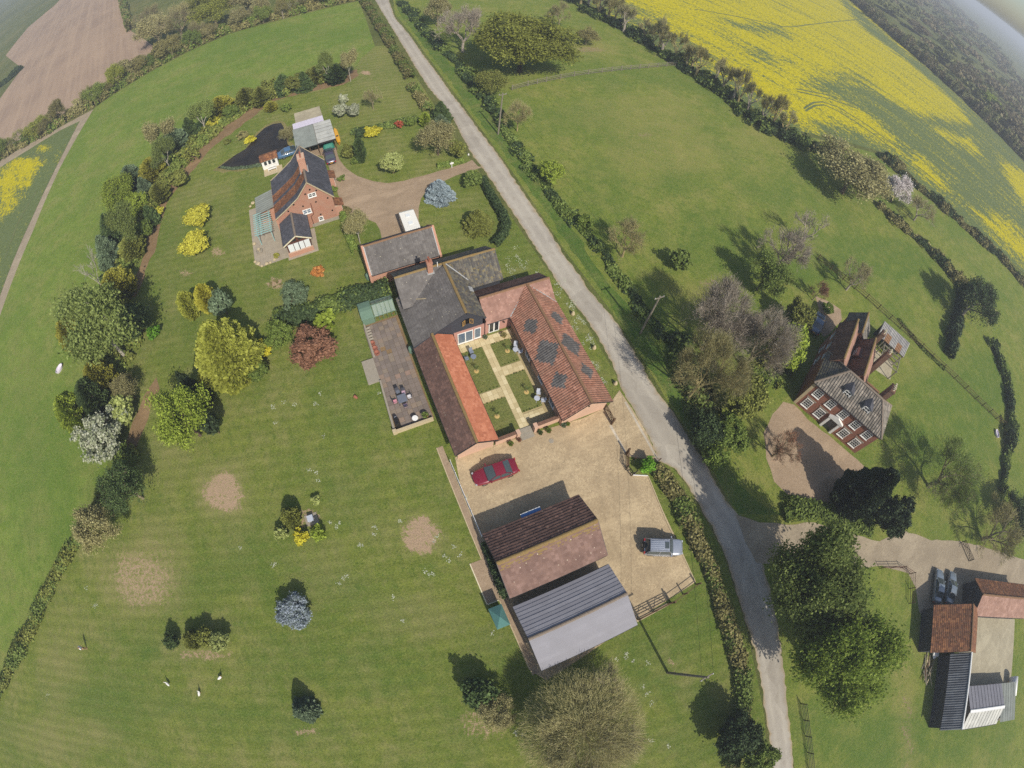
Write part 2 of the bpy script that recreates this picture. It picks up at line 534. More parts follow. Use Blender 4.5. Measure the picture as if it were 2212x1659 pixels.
s.done(s.mix(f, green, yel), 0.9, 0.1)

# ----- the sheets
gm = MB()
gm.quad((-7000, -7000, 0), (7000, -7000, 0), (7000, 7000, 0), (-7000, 7000, 0))
me = gm.mesh('ground'); add_mats(me, 'grass_far'); tag(link('ground', me), kind='structure')

LANE_L = [(796, -24), (810, 0), (830, 33), (865, 90), (900, 150), (926, 190), (950, 217), (973, 247), (996, 290), (1022, 338), (1046, 368), (1106, 457), (1169, 553), (1195, 595),
          (1220, 630), (1243, 660), (1266, 688), (1289, 723), (1309, 760), (1326, 793), (1340, 838), (1365, 880), (1395, 930), (1424, 996), (1459, 1013), (1482, 1043), (1519, 1106),
          (1540, 1142), (1563, 1193), (1580, 1240), (1598, 1300), (1616, 1360), (1630, 1406), (1638, 1446), (1646, 1490), (1653, 1536), (1660, 1580), (1668, 1659), (1672, 1740)]
LANE_R = [(826, -24), (840, 0), (853, 38), (886, 77), (913, 117), (946, 160), (973, 200), (1000, 233), (1036, 283), (1073, 330), (1106, 381), (1160, 458), (1220, 553), (1250, 592),
          (1272, 626), (1292, 650), (1319, 680), (1340, 710), (1357, 741), (1380, 775), (1398, 812), (1418, 842), (1440, 872), (1460, 898), (1478, 930), (1500, 965), (1530, 1010),
          (1553, 1056), (1570, 1085), (1598, 1115), (1636, 1180), (1660, 1260), (1677, 1340), (1688, 1405), (1696, 1470), (1702, 1530), (1708, 1590), (1714, 1659), (1718, 1740)]

def resample(pts, n):
    pts = [Vector(p) for p in pts]; d = [0]
    for a, b in zip(pts, pts[1:]): d.append(d[-1] + (b - a).length)
    out = []; k = 0
    for i in range(n):
        t = d[-1] * i / (n - 1)
        while k < len(pts) - 2 and d[k + 1] < t: k += 1
        out.append(pts[k].lerp(pts[k + 1], (t - d[k]) / max(d[k + 1] - d[k], 1e-9)))
    return out

def ribbon(name, left, right, z, mat, n=160, cols=6, wob=0.06, seed=1, kind='structure'):
    A = resample(left, n); B = resample(right, n); rr = random.Random(seed)
    V = []; E = []; TR = []
    for a, b in zip(A, B):
        oa = rr.uniform(-wob, wob); ob = rr.uniform(-wob, wob)
        for j in range(cols + 1):
            t = j / cols; p = a.lerp(b, t); d = (b - a).normalized()
            p = p + d * (oa * (1 - t) + ob * t)
            V.append((p.x, p.y, z)); E.append(abs(2 * t - 1) ** 3); TR.append(math.exp(-((abs(2 * t - 1) - .45) / .16) ** 2))
    Fc = []
    for i in range(n - 1):
        for j in range(cols):
            q = i * (cols + 1) + j; Fc.append((q, q + 1, q + cols + 2, q + cols + 1))
    me = bpy.data.meshes.new(name); me.from_pydata(V, [], Fc)
    at = me.attributes.new('edge', 'FLOAT', 'POINT'); at.data.foreach_set('value', E)
    at = me.attributes.new('track', 'FLOAT', 'POINT'); at.data.foreach_set('value', TR)
    me.update()
    if me.polygons[0].normal.z < 0: me.flip_normals()
    add_mats(me, mat)
    return tag(link(name, me), kind=kind)

BELT = [(810, 100), (780, 126), (770, 142), (660, 165), (560, 205), (480, 262), (430, 312), (370, 372), (320, 430), (285, 490), (255, 560), (235, 650), (205, 760), (205, 900), (240, 985),
        (200, 1080), (150, 1180), (80, 1330), (0, 1490), (-60, 1620)]
pasture = [(205, 232), (300, 170), (400, 115), (500, 72), (620, 40), (775, 2), (790, 40)] + BELT + [(-140, 1600), (-140, 1000), (-50, 790), (0, 680), (70, 500), (130, 360)]
sheet('pasture', gp(pasture), 0.004, 'grass_pasture', 2.5, {
    'dry': layers([(700, 60, 8, 45, .35), (715, 80, 5, 60, .3), (60, 800, 25, 60, .3), (250, 330, 40, 30, .2), (60, 1400, 30, 90, .25)]),
    'lush': layers([(500, 110, 140, 35, .5), (640, 80, 120, 30, .5), (350, 250, 120, 40, .4), (100, 1100, 90, 120, .5)])})
garden = [(810, 100), (855, 95), (895, 160), (935, 222), (985, 300), (1030, 365), (1106, 470), (1180, 580), (1260, 690), (1330, 810), (1400, 940), (1480, 1045), (1560, 1190), (1610, 1350), (1650, 1540),
          (1660, 1680), (1640, 1760), (1000, 1900), (100, 1860), (-60, 1620)][:-1] + BELT[::-1][:-1]
sheet('garden_lawn', gp(garden), 0.008, 'grass_lawn', 0.8, {
    'dry': layers([(482, 1063, 66, 62, .75), (910, 1157, 52, 50, .55), (305, 1245, 98, 84, .95, .5), (340, 1190, 70, 60, .5), (820, 140, 70, 60, .55), (870, 190, 60, 40, .4), (450, 420, 60, 30, .3),
                   (130, 1440, 60, 110, .4), (640, 650, 60, 20, .4), (120, 1590, 140, 40, .5), (520, 520, 40, 30, .3), (1440, 1420, 25, 60, .8), (1480, 1490, 18, 40, .7), (410, 1400, 90, 30, .5),
                   (700, 1200, 60, 40, .35), (900, 1330, 120, 50, .35), (350, 1000, 70, 50, .4), (660, 1250, 50, 80, .3), (1120, 700, 40, 20, .2), (800, 230, 100, 40, .3)]),
    'bare': layers([(482, 1063, 46, 44, .62, .3), (910, 1157, 40, 39, .68, .25), (305, 1250, 72, 66, .46, .7), (470, 545, 16, 12, .5), (595, 612, 19, 14, .6), (790, 157, 14, 5, .7),
                    (660, 1120, 36, 22, .5), (440, 1415, 70, 12, .45), (1450, 1435, 8, 30, .5), (1050, 1560, 60, 40, .4), (660, 1580, 30, 14, .5), (400, 590, 14, 10, .45), (205, 1720, 4, 4, 0)]),
    'lush': layers([(325, 1405, 26, 32, .8), (800, 1450, 160, 60, .6), (560, 1560, 180, 50, .6), (260, 1520, 160, 40, .5), (760, 850, 120, 90, .45), (1420, 1400, 60, 110, .7), (1480, 1350, 60, 80, .8), (930, 1230, 20, 20, .6),
                    (1500, 1560, 60, 90, .6), (760, 1060, 60, 90, .4), (500, 1250, 100, 40, .45)])})
paddock = [(845, -40), (853, 30), (890, 75), (920, 117), (950, 158), (1000, 226), (1040, 280), (1110, 376), (1222, 545), (1320, 672), (1390, 780), (1450, 880), (1530, 1000), (1590, 1110), (1640, 1260), (1690, 1480), (1716, 1660),
           (1740, 1760), (2400, 1760), (2400, 760), (2260, 640), (2152, 545), (2029, 440), (1976, 400), (1912, 337), (1720, 290), (1640, 270), (1560, 203), (1480, 150), (1330, 60), (1230, 0), (1190, -40)]
sheet('paddock', gp(paddock), 0.004, 'grass_paddock', 1.8, {
    'dry': layers([(1400, 250, 100, 60, .5), (1440, 320, 120, 60, .55), (1300, 240, 60, 30, .4), (1350, 350, 70, 40, .4), (1280, 105, 60, 18, .8), (1750, 540, 40, 30, .8), (1500, 640, 50, 30, .6), (1950, 1500, 22, 140, .75), (1960, 1640, 22, 90, .9), (1980, 760, 40, 70, .3),
                   (1560, 700, 40, 20, .5), (1640, 300, 60, 30, .4), (1840, 560, 60, 30, .3)]),
    'bare': layers([(1275, 108, 40, 7, .5), (1390, 290, 14, 5, .45), (1415, 325, 14, 6, .4), (1960, 1580, 12, 120, .42), (1532, 612, 16, 8, .5), (1670, 1450, 10, 60, .3)]),
    'lush': layers([(1300, 420, 70, 120, .5), (1560, 520, 90, 90, .5), (1900, 560, 140, 60, .8), (1800, 560, 70, 70, .6), (2050, 900, 90, 110, .75), (2120, 820, 60, 80, .8), (1900, 1600, 200, 60, .7), (1250, 130, 60, 30, .4), (1740, 400, 60, 40, .5),
                    (1280, 640, 40, 60, .4), (1660, 1620, 40, 60, .5)])})
# roadside verge, rank grass between the lane and the ditch hedge
VL = [(846, -20), (862, 30), (895, 72), (930, 118), (960, 158), (1010, 226), (1050, 280), (1120, 378), (1176, 455), (1238, 545), (1268, 590), (1305, 640), (1345, 700), (1372, 738), (1400, 790), (1440, 855), (1490, 935)]
VR = [(856, -20), (885, 30), (925, 80), (965, 130), (1000, 165), (1045, 232), (1090, 300), (1150, 378), (1210, 455), (1262, 530), (1296, 590), (1340, 640), (1380, 690), (1412, 738), (1440, 790), (1470, 850), (1506, 930)]
ribbon('verge', gp(VL), gp(VR), 0.010, 'grass_verge', 110, 4, 0.25, 4)
VL2 = [(1496, 935), (1530, 995), (1560, 1050), (1580, 1085), (1596, 1110)]
VR2 = [(1525, 935), (1560, 990), (1600, 1050), (1640, 1085), (1690, 1112)]
ribbon('verge', gp(VL2), gp(VR2), 0.010, 'grass_verge', 40, 4, 0.2, 5)

rape = [(1200, -45), (1330, 52), (1480, 142), (1560, 194), (1640, 260), (1720, 283), (1820, 305), (1912, 331), (1976, 394), (2029, 434), (2152, 540), (2260, 632), (2330, 620), (2290, 430), (2212, 345), (2140, 275), (2050, 190), (1940, 92), (1845, 6), (1780, -30)]
def polymask(pxs, jit=2.2):
    P = np.array([[q.x, q.y] for q in gp(pxs)])
    def fn(x, y):
        out = np.zeros_like(x)
        for k in range(4):
            jx = (vnoise(x, y, .35, k) - .5) * jit * 4 + (vnoise(x, y, 1.1, k + 2) - .5) * jit * 3
            jy = (vnoise(y, x, .31, k + 1) - .5) * jit * 4 + (vnoise(y, x, 1.3, k + 3) - .5) * jit * 3
            sh_ = (k - 1.5) * 2.2; out += in_poly(x + jx + sh_, y + jy + sh_ * .5, P) * .25
        return out
    return fn
_cq = lambda L: [(1398.8 + x * .6408, y * .6408) for x, y in L]
_ym = [polymask(_cq(L)) for L in ([(-320, -70), (640, -60), (650, 0), (720, 90), (830, 170), (930, 250), (1040, 350), (1095, 425), (1000, 400), (890, 370), (800, 330), (740, 290), (640, 280), (560, 270), (500, 300), (440, 350), (380, 330), (300, 260), (150, 160), (-40, 30)],
    [(430, 330), (500, 300), (600, 310), (700, 350), (800, 430), (840, 490), (850, 530), (760, 480), (690, 430), (600, 410), (540, 435), (470, 420)],
    [(890, 510), (930, 530), (1010, 620), (1060, 690), (1150, 730), (1200, 740), (1269, 800), (1330, 860), (1330, 960), (1269, 890), (1150, 770), (1020, 670), (910, 565)],
    [(1190, 540), (1269, 580), (1320, 640), (1320, 740), (1269, 690), (1220, 620)], [(700, -10), (860, 122), (1280, 500), (1290, 535), (850, 158), (680, 10)], [(960, 430), (1100, 470), (1120, 520), (1000, 470)])]
_gm = [polymask(_cq(L)) for L in ([(225, 75), (330, 80), (430, 85), (510, 120), (420, 115), (300, 95)], [(540, 225), (700, 240), (780, 290), (640, 260)], [(250, 165), (420, 185), (500, 215), (380, 205)])]
_ge = layers([(1690, 64, 26, 6, 1.0)])
sheet('rape_field', gp(rape), 0.05, 'rape_crop', 2.0, {'bloom': lambda x, y: .23 + .45 * np.clip(sum(f(x, y) for f in _ym), 0, 1) - .34 * np.clip(sum(f(x, y) for f in _gm), 0, 1)})
plough = [(150, -25), (120, 10), (60, 60), (12, 120), (48, 148), (0, 213), (-60, 290), (-60, 385), (0, 338), (100, 286), (205, 221), (300, 160), (356, 118), (300, 76), (284, 68), (268, 20), (262, -25)]
sheet('ploughed_field', gp(plough), 0.006, 'ploughed_soil')
margin = [(202, 236), (100, 292), (0, 346), (-60, 385), (-60, 830), (0, 682), (70, 502), (130, 362)]
sheet('field_margin', gp(margin), 0.010, 'gravel_track')
crop = [(172, 262), (130, 282), (60, 325), (0, 362), (-60, 400), (-60, 770), (0, 640), (30, 560), (70, 470), (105, 395), (140, 325)]
_y2 = layers([(40, 370, 60, 22, .8, .6), (0, 420, 50, 40, .8, .6), (18, 395, 50, 16, .95), (62, 350, 40, 12, .9), (10, 440, 28, 28, .9), (92, 318, 14, 7, .85), (-20, 420, 40, 60, .9), (105, 322, 12, 10, .5)])
sheet('crop_field', gp(crop), 0.05, 'rape_crop', 2.0, {'bloom': lambda x, y: .10 + .60 * _y2(x, y)})

# tractor tramlines through the crop: bare wheelings
plain('wheeling', rgb('5c6b40'), rgb('6f6a48'), 1.5, 0.95, 0.1)
for tl in ([(1719, 192), (1790, 206), (1859, 230)], [(1722, 198), (1790, 213), (1855, 236)], [(1736, 235), (1756, 222), (1776, 220), (1809, 231), (1870, 268), (1942, 323)],
           [(1740, 240), (1760, 228), (1780, 227), (1806, 238), (1866, 275), (1936, 328)], [(1976, 355), (2060, 425), (2130, 480)], [(1500, 20), (1700, 60), (1880, 40)], [(50, 345), (75, 333), (92, 338), (90, 352)], [(10, 560), (40, 480), (80, 410)]):
    P = resample(gp(tl), 24)
    A = []; B = []
    for i, p in enumerate(P):
        d = (P[min(i + 1, 23)] - P[max(i - 1, 0)]).normalized(); nn = Vector((-d.y, d.x, 0)) * 0.3
        A.append(p + nn); B.append(p - nn)
    ribbon('tramline', A, B, 0.075, 'wheeling', 24, 1, 0.1, 6)

ribbon('lane', gp(LANE_L), gp(LANE_R), 0.016, 'lane_asphalt', 420, 14, 0.14, 2)
farm_drive = [(1588, 1110), (1640, 1128), (1700, 1132), (1760, 1128), (1830, 1150), (1900, 1170), (1952, 1146), (2012, 1166), (2075, 1170), (2140, 1185), (2260, 1225), (2290, 1290), (2212, 1290), (2080, 1320), (2000, 1340), (1985, 1322), (1978, 1270), (1962, 1238), (1905, 1222), (1800, 1232), (1690, 1225), (1634, 1215), (1610, 1170)]
sheet('farm_drive', gp(farm_drive), 0.020, 'gravel_track', wob=0.12, seed=3)
manor_drive = [(1648, 935), (1668, 895), (1692, 866), (1716, 874), (1745, 908), (1790, 940), (1850, 990), (1872, 1012), (1850, 1062), (1796, 1090), (1750, 1080), (1702, 1068), (1672, 1040), (1655, 990)]
sheet('manor_drive', gp(manor_drive), 0.012, 'gravel_drive', wob=0.15, seed=4)
sheet('side_path', gp([(1762, 640), (1790, 652), (1815, 668), (1818, 690), (1798, 715), (1780, 728), (1770, 712), (1778, 690), (1768, 668)]), 0.012, 'gravel_drive', wob=0.1, seed=5)
yard = [(983, 988), (1065, 962), (1120, 945), (1260, 903), (1313, 878), (1338, 843), (1366, 884), (1396, 934), (1425, 998), (1380, 990), (1352, 985), (1362, 1022), (1399, 1029), (1434, 1107), (1503, 1257), (1376, 1337), (1180, 1470), (1142, 1446), (1066, 1262), (1014, 1150)]
def tracks(lines, w_=.17, gauge=.72):
    segs = []
    for L_ in lines:
        Q = resample([Vector((*q_, 0)) for q_ in L_], 24)
        for i in range(23):
            d_ = (Q[i + 1] - Q[i]).normalized(); n_ = Vector((-d_.y, d_.x, 0)) * gauge
            for sg in (1, -1): segs.append((Q[i] + n_ * sg, Q[i + 1] + n_ * sg))
    def fn(x, y):
        best = np.full_like(x, 9.0)
        for a_, b_ in segs:
            dx, dy = b_.x - a_.x, b_.y - a_.y; t_ = np.clip(((x - a_.x) * dx + (y - a_.y) * dy) / (dx * dx + dy * dy), 0, 1)
            best = np.minimum(best, np.hypot(x - a_.x - t_ * dx, y - a_.y - t_ * dy))
        return np.exp(-(best / w_) ** 2)
    return fn
sheet('gravel_yard', gp(yard), 0.022, 'gravel', .3, {'track': tracks([[(24.5, 12.6), (21, 12.4), (16, 11.9), (12, 11.2), (9, 11.6), (7.5, 12.3)], [(24.5, 12.2), (20.5, 11.8), (18, 9.5), (17.2, 6.5), (18.2, 3.8), (20, 2.7)], [(19, 10.5), (16.8, 6), (16.4, 1), (16.3, -4.5)], [(15, 11.5), (11.5, 10.2), (9, 8.6)]])})
strip = [(958, 965), (985, 992), (1015, 1150), (1067, 1262), (1144, 1448), (1160, 1440), (1143, 1446), (1105, 1352), (1066, 1262), (1052, 1263), (1014, 1168), (1016, 1106)]
sheet('paved_strip', [(2.85, 18.9), (3.5, 18.9), (3.5, -6.4), (2.85, -6.4), (2.85, 1.8), (1.6, 1.8), (1.6, 6.2), (2.85, 6.2)], 0.026, 'gravel_drive')
cdrive = [(330, 970), (430, 955), (515, 955), (545, 1040), (590, 1095), (660, 1140), (760, 1176), (850, 1186), (960, 1172), (1080, 1140), (1250, 1092), (1360, 1055), (1402, 1036), (1440, 1078), (1476, 1082), (1390, 1108), (1290, 1140), (1180, 1190), (1115, 1225), (1072, 1290), (1056, 1350), (1052, 1420), (1075, 1500), (820, 1560), (805, 1490), (775, 1445), (720, 1420), (640, 1410), (590, 1370), (545, 1290), (470, 1080), (430, 1010), (330, 1000)]
_dt = [[G(553 + x / 3, y / 3).to_2d()[:] for x, y in L_] for L_ in ([(1450, 1090), (1250, 1125), (1050, 1170), (850, 1215), (700, 1180), (560, 1060), (480, 1000)], [(1430, 1090), (1150, 1170), (950, 1280), (880, 1420), (960, 1480)])]
sheet('cottage_drive', [G(553 + x / 3, y / 3) for x, y in cdrive], 0.018, 'gravel_drive', .4, {'track': tracks(_dt, .22)}, wob=0.08, seed=7)
bord = [(553, 247), (593, 217), (676, 197), (740, 183), (775, 163), (772, 150), (680, 175), (590, 198), (553, 225), (495, 262), (458, 288), (432, 310), (405, 342), (380, 380), (350, 412), (338, 440), (322, 490), (314, 545), (300, 586), (283, 610), (273, 640), (295, 640), (310, 600), (322, 560), (334, 545), (345, 493), (357, 443), (372, 420), (405, 385), (428, 352), (452, 325), (476, 305), (508, 282)]
sheet('soil_border', gp(bord), 0.013, 'soil', wob=0.25, seed=8)
sheet('soil_border', gp([(338, 815), (325, 835), (300, 880), (288, 915), (268, 965), (290, 975), (310, 930), (325, 880), (345, 840)]), 0.013, 'soil', wob=0.25, seed=9)

# pond
pond = gp([(470, 363), (488, 350), (510, 335), (530, 322), (545, 306), (556, 290), (572, 276), (590, 268), (606, 266), (615, 275), (613, 290), (619, 305), (629, 318), (612, 338), (587, 348), (560, 353), (520, 363), (490, 368)])
s = Nodes('pond_water'); co = s.coord('Object')
nn_ = s.noise(co, 2.5, 3, 0.5)
s.bump(nn_, 0.12, 0.02)
s.done(s.mix(s.framp(s.noise(co, .35, 4, .6), .4, .65), (0.035, 0.029, 0.022), (0.02, 0.018, 0.016)), 0.12, 0.18)
sheet('pond', pond, 0.016, 'pond_water', wob=0.2, seed=11)
gravelmat('reeds_bank', rgb('8c8052'), rgb('6f6a40'), rgb('58562f'), 4.0)
cpt = sum(pond, Vector((0, 0, 0))) / len(pond)
sheet('pond_bank', [cpt + (p - cpt) * 1.12 for p in pond], 0.012, 'reeds_bank', wob=0.35, seed=12)

# ------------------------------------------------------------------ building materials
tilemat('tile_orange', [(0, rgb('a8664a')), (.5, rgb('bc7656')), (1, rgb('ca8666'))], rgb('8e6c48'), 0.35, blot=rgb('ae6a4e'))
tilemat('tile_brown', [(0, rgb('5a453d')), (.5, rgb('6b5248')), (1, rgb('7a5d51'))], rgb('6a5a48'), 0.2, spots=rgb('8d8270'))
tilemat('tile_red', [(0, rgb('7c5646')), (.5, rgb('936652')), (1, rgb('a67a66'))], rgb('7d6a48'), 0.35, blot=rgb('80604f'))
tilemat('tile_rose', [(0, rgb('8c6a5c')), (.5, rgb('997566')), (1, rgb('a58172'))], rgb('957050'), 0.3, spots=rgb('c0a88c'))
tilemat('tile_slate', [(0, rgb('524f4d')), (.5, rgb('605d5a')), (1, rgb('6e6a66'))])
tilemat('tile_grey', [(0, rgb('605b57')), (.5, rgb('6a6561')), (1, rgb('746f6a'))], rgb('7d7458'), 0.25, spots=rgb('b0a890'))
tilemat('tile_dark', [(0, rgb('46423f')), (.5, rgb('5c5650')), (1, rgb('76705f'))], rgb('857548'), 0.75, blot=rgb('4a4a48'))
tilemat('tile_charcoal', [(0, rgb('45454a')), (.5, rgb('515156')), (1, rgb('5e5d62'))], rgb('5e5a50'), 0.2)
tilemat('tile_brown_sunlit', [(0, rgb('72594f')), (.5, rgb('7f6559')), (1, rgb('8b7065'))], rgb('8c7555'), 0.35, spots=rgb('cdbfa8'))
tilemat('tile_rust', [(0, rgb('5e3c2a')), (.5, rgb('7d5238')), (1, rgb('9c6b46'))], rgb('6d6038'), 0.55, blot=rgb('5c4030'))
tilemat('sheet_grey', [(0, rgb('7e7c80')), (.5, rgb('848287')), (1, rgb('8a888c'))], rough=0.6, blot=rgb('7c7a7e'))
tilemat('sheet_pale', [(0, rgb('aaa9a0')), (.5, rgb('b5b4aa')), (1, rgb('bfbdb2'))], rough=0.6)
tilemat('sheet_green', [(0, rgb('84887f')), (.5, rgb('8b8f86')), (1, rgb('92968c'))], rough=0.7)
tilemat('corrugated', [(0, rgb('8d8a86')), (.5, rgb('9d9a94')), (1, rgb('aaa69f'))], rgb('a67a4a'), 0.25, rough=0.6, blot=rgb('85827e'))
tilemat('corrugated_dark', [(0, rgb('5a5c60')), (.5, rgb('6a6c70')), (1, rgb('787a7c'))], rough=0.6)
plain('lichen', rgb('8c7448'), rgb('72634a'), 5, 0.95, 0.1, bump=0.5)
plain('ridge_grey', rgb('87796a'), rgb('6e655b'), 5, 0.9, 0.1, bump=0.4)
plain('ridge_red', rgb('8a6a50'), rgb('6f5a44'), 5, 0.9, 0.1, bump=0.4)
plain('render_peach', rgb('c6a48c'), rgb('ba967e'), 2.5, 0.9, 0.15, bump=0.1)
plain('render_pink', rgb('b98c7e'), rgb('ae8070'), 2.5, 0.9, 0.15, bump=0.1)
plain('render_cream', rgb('cfc6ae'), rgb('bdb49c'), 2.5, 0.9, 0.15)
plain('board_black', rgb('3f4046'), rgb('33343a'), 4, 0.7, 0.25, stretch=(0.4, 0.4, 12))
plain('lead', rgb('a9a9a6'), rgb('8d8d8a'), 5, 0.6, 0.3)
plain('white_paint', rgb('e8e6e0'), rgb('d8d5cc'), 3, 0.5, 0.4)
plain('white_sheet', rgb('dcd3dc'), rgb('c9bfc8'), 2, 0.6, 0.3)
plain('cream_paint', rgb('ddd3b4'), rgb('c9bd9c'), 3, 0.6, 0.3)
plain('timber_gold', rgb('b08a4a'), rgb('8f6c38'), 6, 0.7, 0.3, stretch=(3, 3, .4))
plain('timber_brown', rgb('6e5844'), rgb('54422f'), 6, 0.85, 0.15, stretch=(3, 3, .4))
plain('timber_grey', rgb('8c8474'), rgb('6e675a'), 6, 0.9, 0.1)
plain('mahogany', rgb('5e3a30'), rgb('4a2c24'), 6, 0.5, 0.4)
plain('teal_paint', rgb('8fb3ae'), rgb('7c9f9b'), 5, 0.6, 0.3)
plain('dark_inside', rgb('1d1b1a'), rgb('131211'), 3, 0.95, 0.05)
plain('iron_black', rgb('24221f'), rgb('171614'), 6, 0.5, 0.4)
plain('gutter_black', rgb('2a2a2c'), rgb('202022'), 6, 0.5, 0.4)
plain('blue_paint', rgb('4f86c0'), rgb('4278b4'), 3, 0.45, 0.4)
plain('stone_pale', rgb('bfae8c'), rgb('a8987a'), 4, 0.9, 0.1, bump=0.3)
plain('stone_grey', rgb('9d9484'), rgb('857d6e'), 4, 0.9, 0.1, bump=0.3)
plain('plaster_blind', rgb('d9dcda'), rgb('cfd2d0'), 1, 0.7, 0.2)

def brickmat(name, a, b, mortar, patch_c):
    s = Nodes(name); co = s.coord('Object')
    ge = s.n('ShaderNodeNewGeometry'); sx = s.n('ShaderNodeSeparateXYZ'); s.l(co, sx.inputs[0])
    cb = s.n('ShaderNodeCombineXYZ')
    s.l(s.math('ADD', sx.outputs[0], sx.outputs[1]), cb.inputs[0]); s.l(sx.outputs[2], cb.inputs[1])
    br = s.n('ShaderNodeTexBrick'); br.inputs['Scale'].default_value = 1.0
    br.inputs['Brick Width'].default_value = 0.225; br.inputs['Row Height'].default_value = 0.075; br.inputs['Mortar Size'].default_value = 0.009
    br.inputs['Color1'].default_value = (*a, 1); br.inputs['Color2'].default_value = (*b, 1); br.inputs['Mortar'].default_value = (*mortar, 1)
    s.l(cb.outputs[0], br.inputs['Vector'])
    n = s.noise(co, 0.9, 5, 0.65); n2 = s.noise(co, 7, 4, 0.7)
    col = s.mix(s.math('MULTIPLY', s.framp(n, 0.4, 0.7), 0.6), br.outputs['Color'], patch_c)
    col = s.mix(s.math('MULTIPLY', s.framp(n2, 0.4, 0.8), 0.35), col, tuple(v * 0.7 for v in b))
    s.bump(br.outputs['Fac'], -0.3, 0.01)
    return s.done(col, 0.9, 0.15)

brickmat('brick_orange', rgb('a8705a'), rgb('98624f'), rgb('a8927c'), rgb('a0826e'))
brickmat('brick_red', rgb('8d5442'), rgb('7a4638'), rgb('9a8672'), rgb('9a604a'))
brickmat('brick_soft', rgb('a87a66'), rgb('a8705a'), rgb('bfa48c'), rgb('b58c74'))
brickmat('brick_brown', rgb('7a5a48'), rgb('6a4c3e'), rgb('8c7c6a'), rgb('6c5546'))

s = Nodes('glass_dark'); s.done((0.02, 0.025, 0.03), 0.05, 0.6)
s = Nodes('glass_sky'); s.done((0.10, 0.14, 0.19), 0.08, 0.7)
s = Nodes('glass_green')
s.done((0.42, 0.52, 0.46), 0.1, 0.5); s.b.inputs['Alpha'].default_value = 0.45

# ------------------------------------------------------------------ roof and wall builders
def slope(mb, e0, e1, up, tw=0.3, ch=0.33, kind='pantile', amp=0.035, step=0.03, seed=1, sel=None, lift=0.0, jit=1.0):
    """one roof slope of real tiles: e0-e1 the eave, up the vector from eave to ridge.
    pantile: rolls running up the slope; plain: stepped courses; corr: corrugated or ribbed sheet"""
    e0, e1, up = Vector(e0), Vector(e1), Vector(up)
    ax = e1 - e0; L = ax.length; W = up.length; ax /= L; uu = up / W
    nrm = ax.cross(uu).normalized()
    if nrm.z < 0: nrm = -nrm
    e0 = e0 + nrm * lift
    nc = max(1, round(L / tw)); nk = max(1, round(W / ch)); rr = random.Random(seed)
    prof = {'pantile': [(0, 0), (.28, 1), (.55, .15), (1, 0)], 'plain': [(0, 0), (1, 0)], 'corr': [(0, 0), (.5, 1), (1, 0)], 'rib': [(0, 1), (.10, 1), (.14, 0), (1, 0)]}[kind]
    colt = [rr.random() for _ in range(nc)]
    for j in range(nk):
        for i in range(nc):
            tint = min(1, max(0, 0.5 + (rr.random() - .5) * jit + (colt[i] - .5) * 0.3))
            mi = 0
            if sel: mi = sel((i + .5) / nc * L, (j + .5) / nk * W)
            up0 = step * (0.8 + 0.4 * rr.random()) if step else 0
            for (a0, h0), (a1, h1) in zip(prof, prof[1:]):
                x0 = (i + a0) / nc * L; x1 = (i + a1) / nc * L; y0 = j / nk * W; y1 = (j + 1) / nk * W
                if step: y0 -= 0.03
                P = [e0 + ax * x + uu * y + nrm * (amp * h + s_) for x, y, h, s_ in ((x0, y0, h0, up0), (x1, y0, h1, up0), (x1, y1, h1, 0), (x0, y1, h0, 0))]
                mb.quad(*P, tint=tint, mi=mi)
    return nrm

def deck(mb, e0, e1, up, th=0.09, drop=0.012):
    """the solid roof under the tiles"""
    e0, e1, up = Vector(e0), Vector(e1), Vector(up)
    nrm = (e1 - e0).cross(up).normalized()
    if nrm.z < 0: nrm = -nrm
    a, b, c, d = e0, e1, e1 + up, e0 + up
    mb.hexa([p - nrm * (drop + th) for p in (a, b, c, d)] + [p - nrm * drop for p in (a, b, c, d)])

def prism(mb, prof, axis, t0, t1):
    """profile [(a, z)] extruded along x or y"""
    def P(a, z, t): return (t, a, z) if axis == 'x' else (a, t, z)
    A = [P(a, z, t0) for a, z in prof]; B = [P(a, z, t1) for a, z in prof]
    n = len(prof); i = len(mb.v)
    mb.v += A + B
    mb.f.append(tuple(range(i, i + n))); mb.f.append(tuple(range(i + n, i + 2 * n))[::-1])
    for k in range(n):
        q = (k + 1) % n
        mb.f.append((i + k, i + n + k, i + n + q, i + q))
    mb.t += [0.5] * (n + 2); mb.mi += [0] * (n + 2)

def ridge_caps(mb, a, b, r=0.13, seg=0.45, seed=1):
    a, b = Vector(a), Vector(b); n = max(1, int((b - a).length / seg)); rr = random.Random(seed)
    d = (b - a) / n; ax = d.normalized(); sd = ax.cross(Vector((0, 0, 1))).normalized(); up = sd.cross(ax)
    for i in range(n):
        p = a + d * i; q = p + d * 0.985; rr_ = r * rr.uniform(.92, 1.08)
        k = [(sd * (cos(t) * rr_ * 1.25) + up * (sin(t) * rr_)) for t in (0, .8, 1.57, 2.34, pi)]
        for u, v in zip(k, k[1:]): mb.quad(p + u, q + u, q + v, p + v)
        mb.poly([p + u for u in k]); mb.poly([q + u for u in k][::-1])

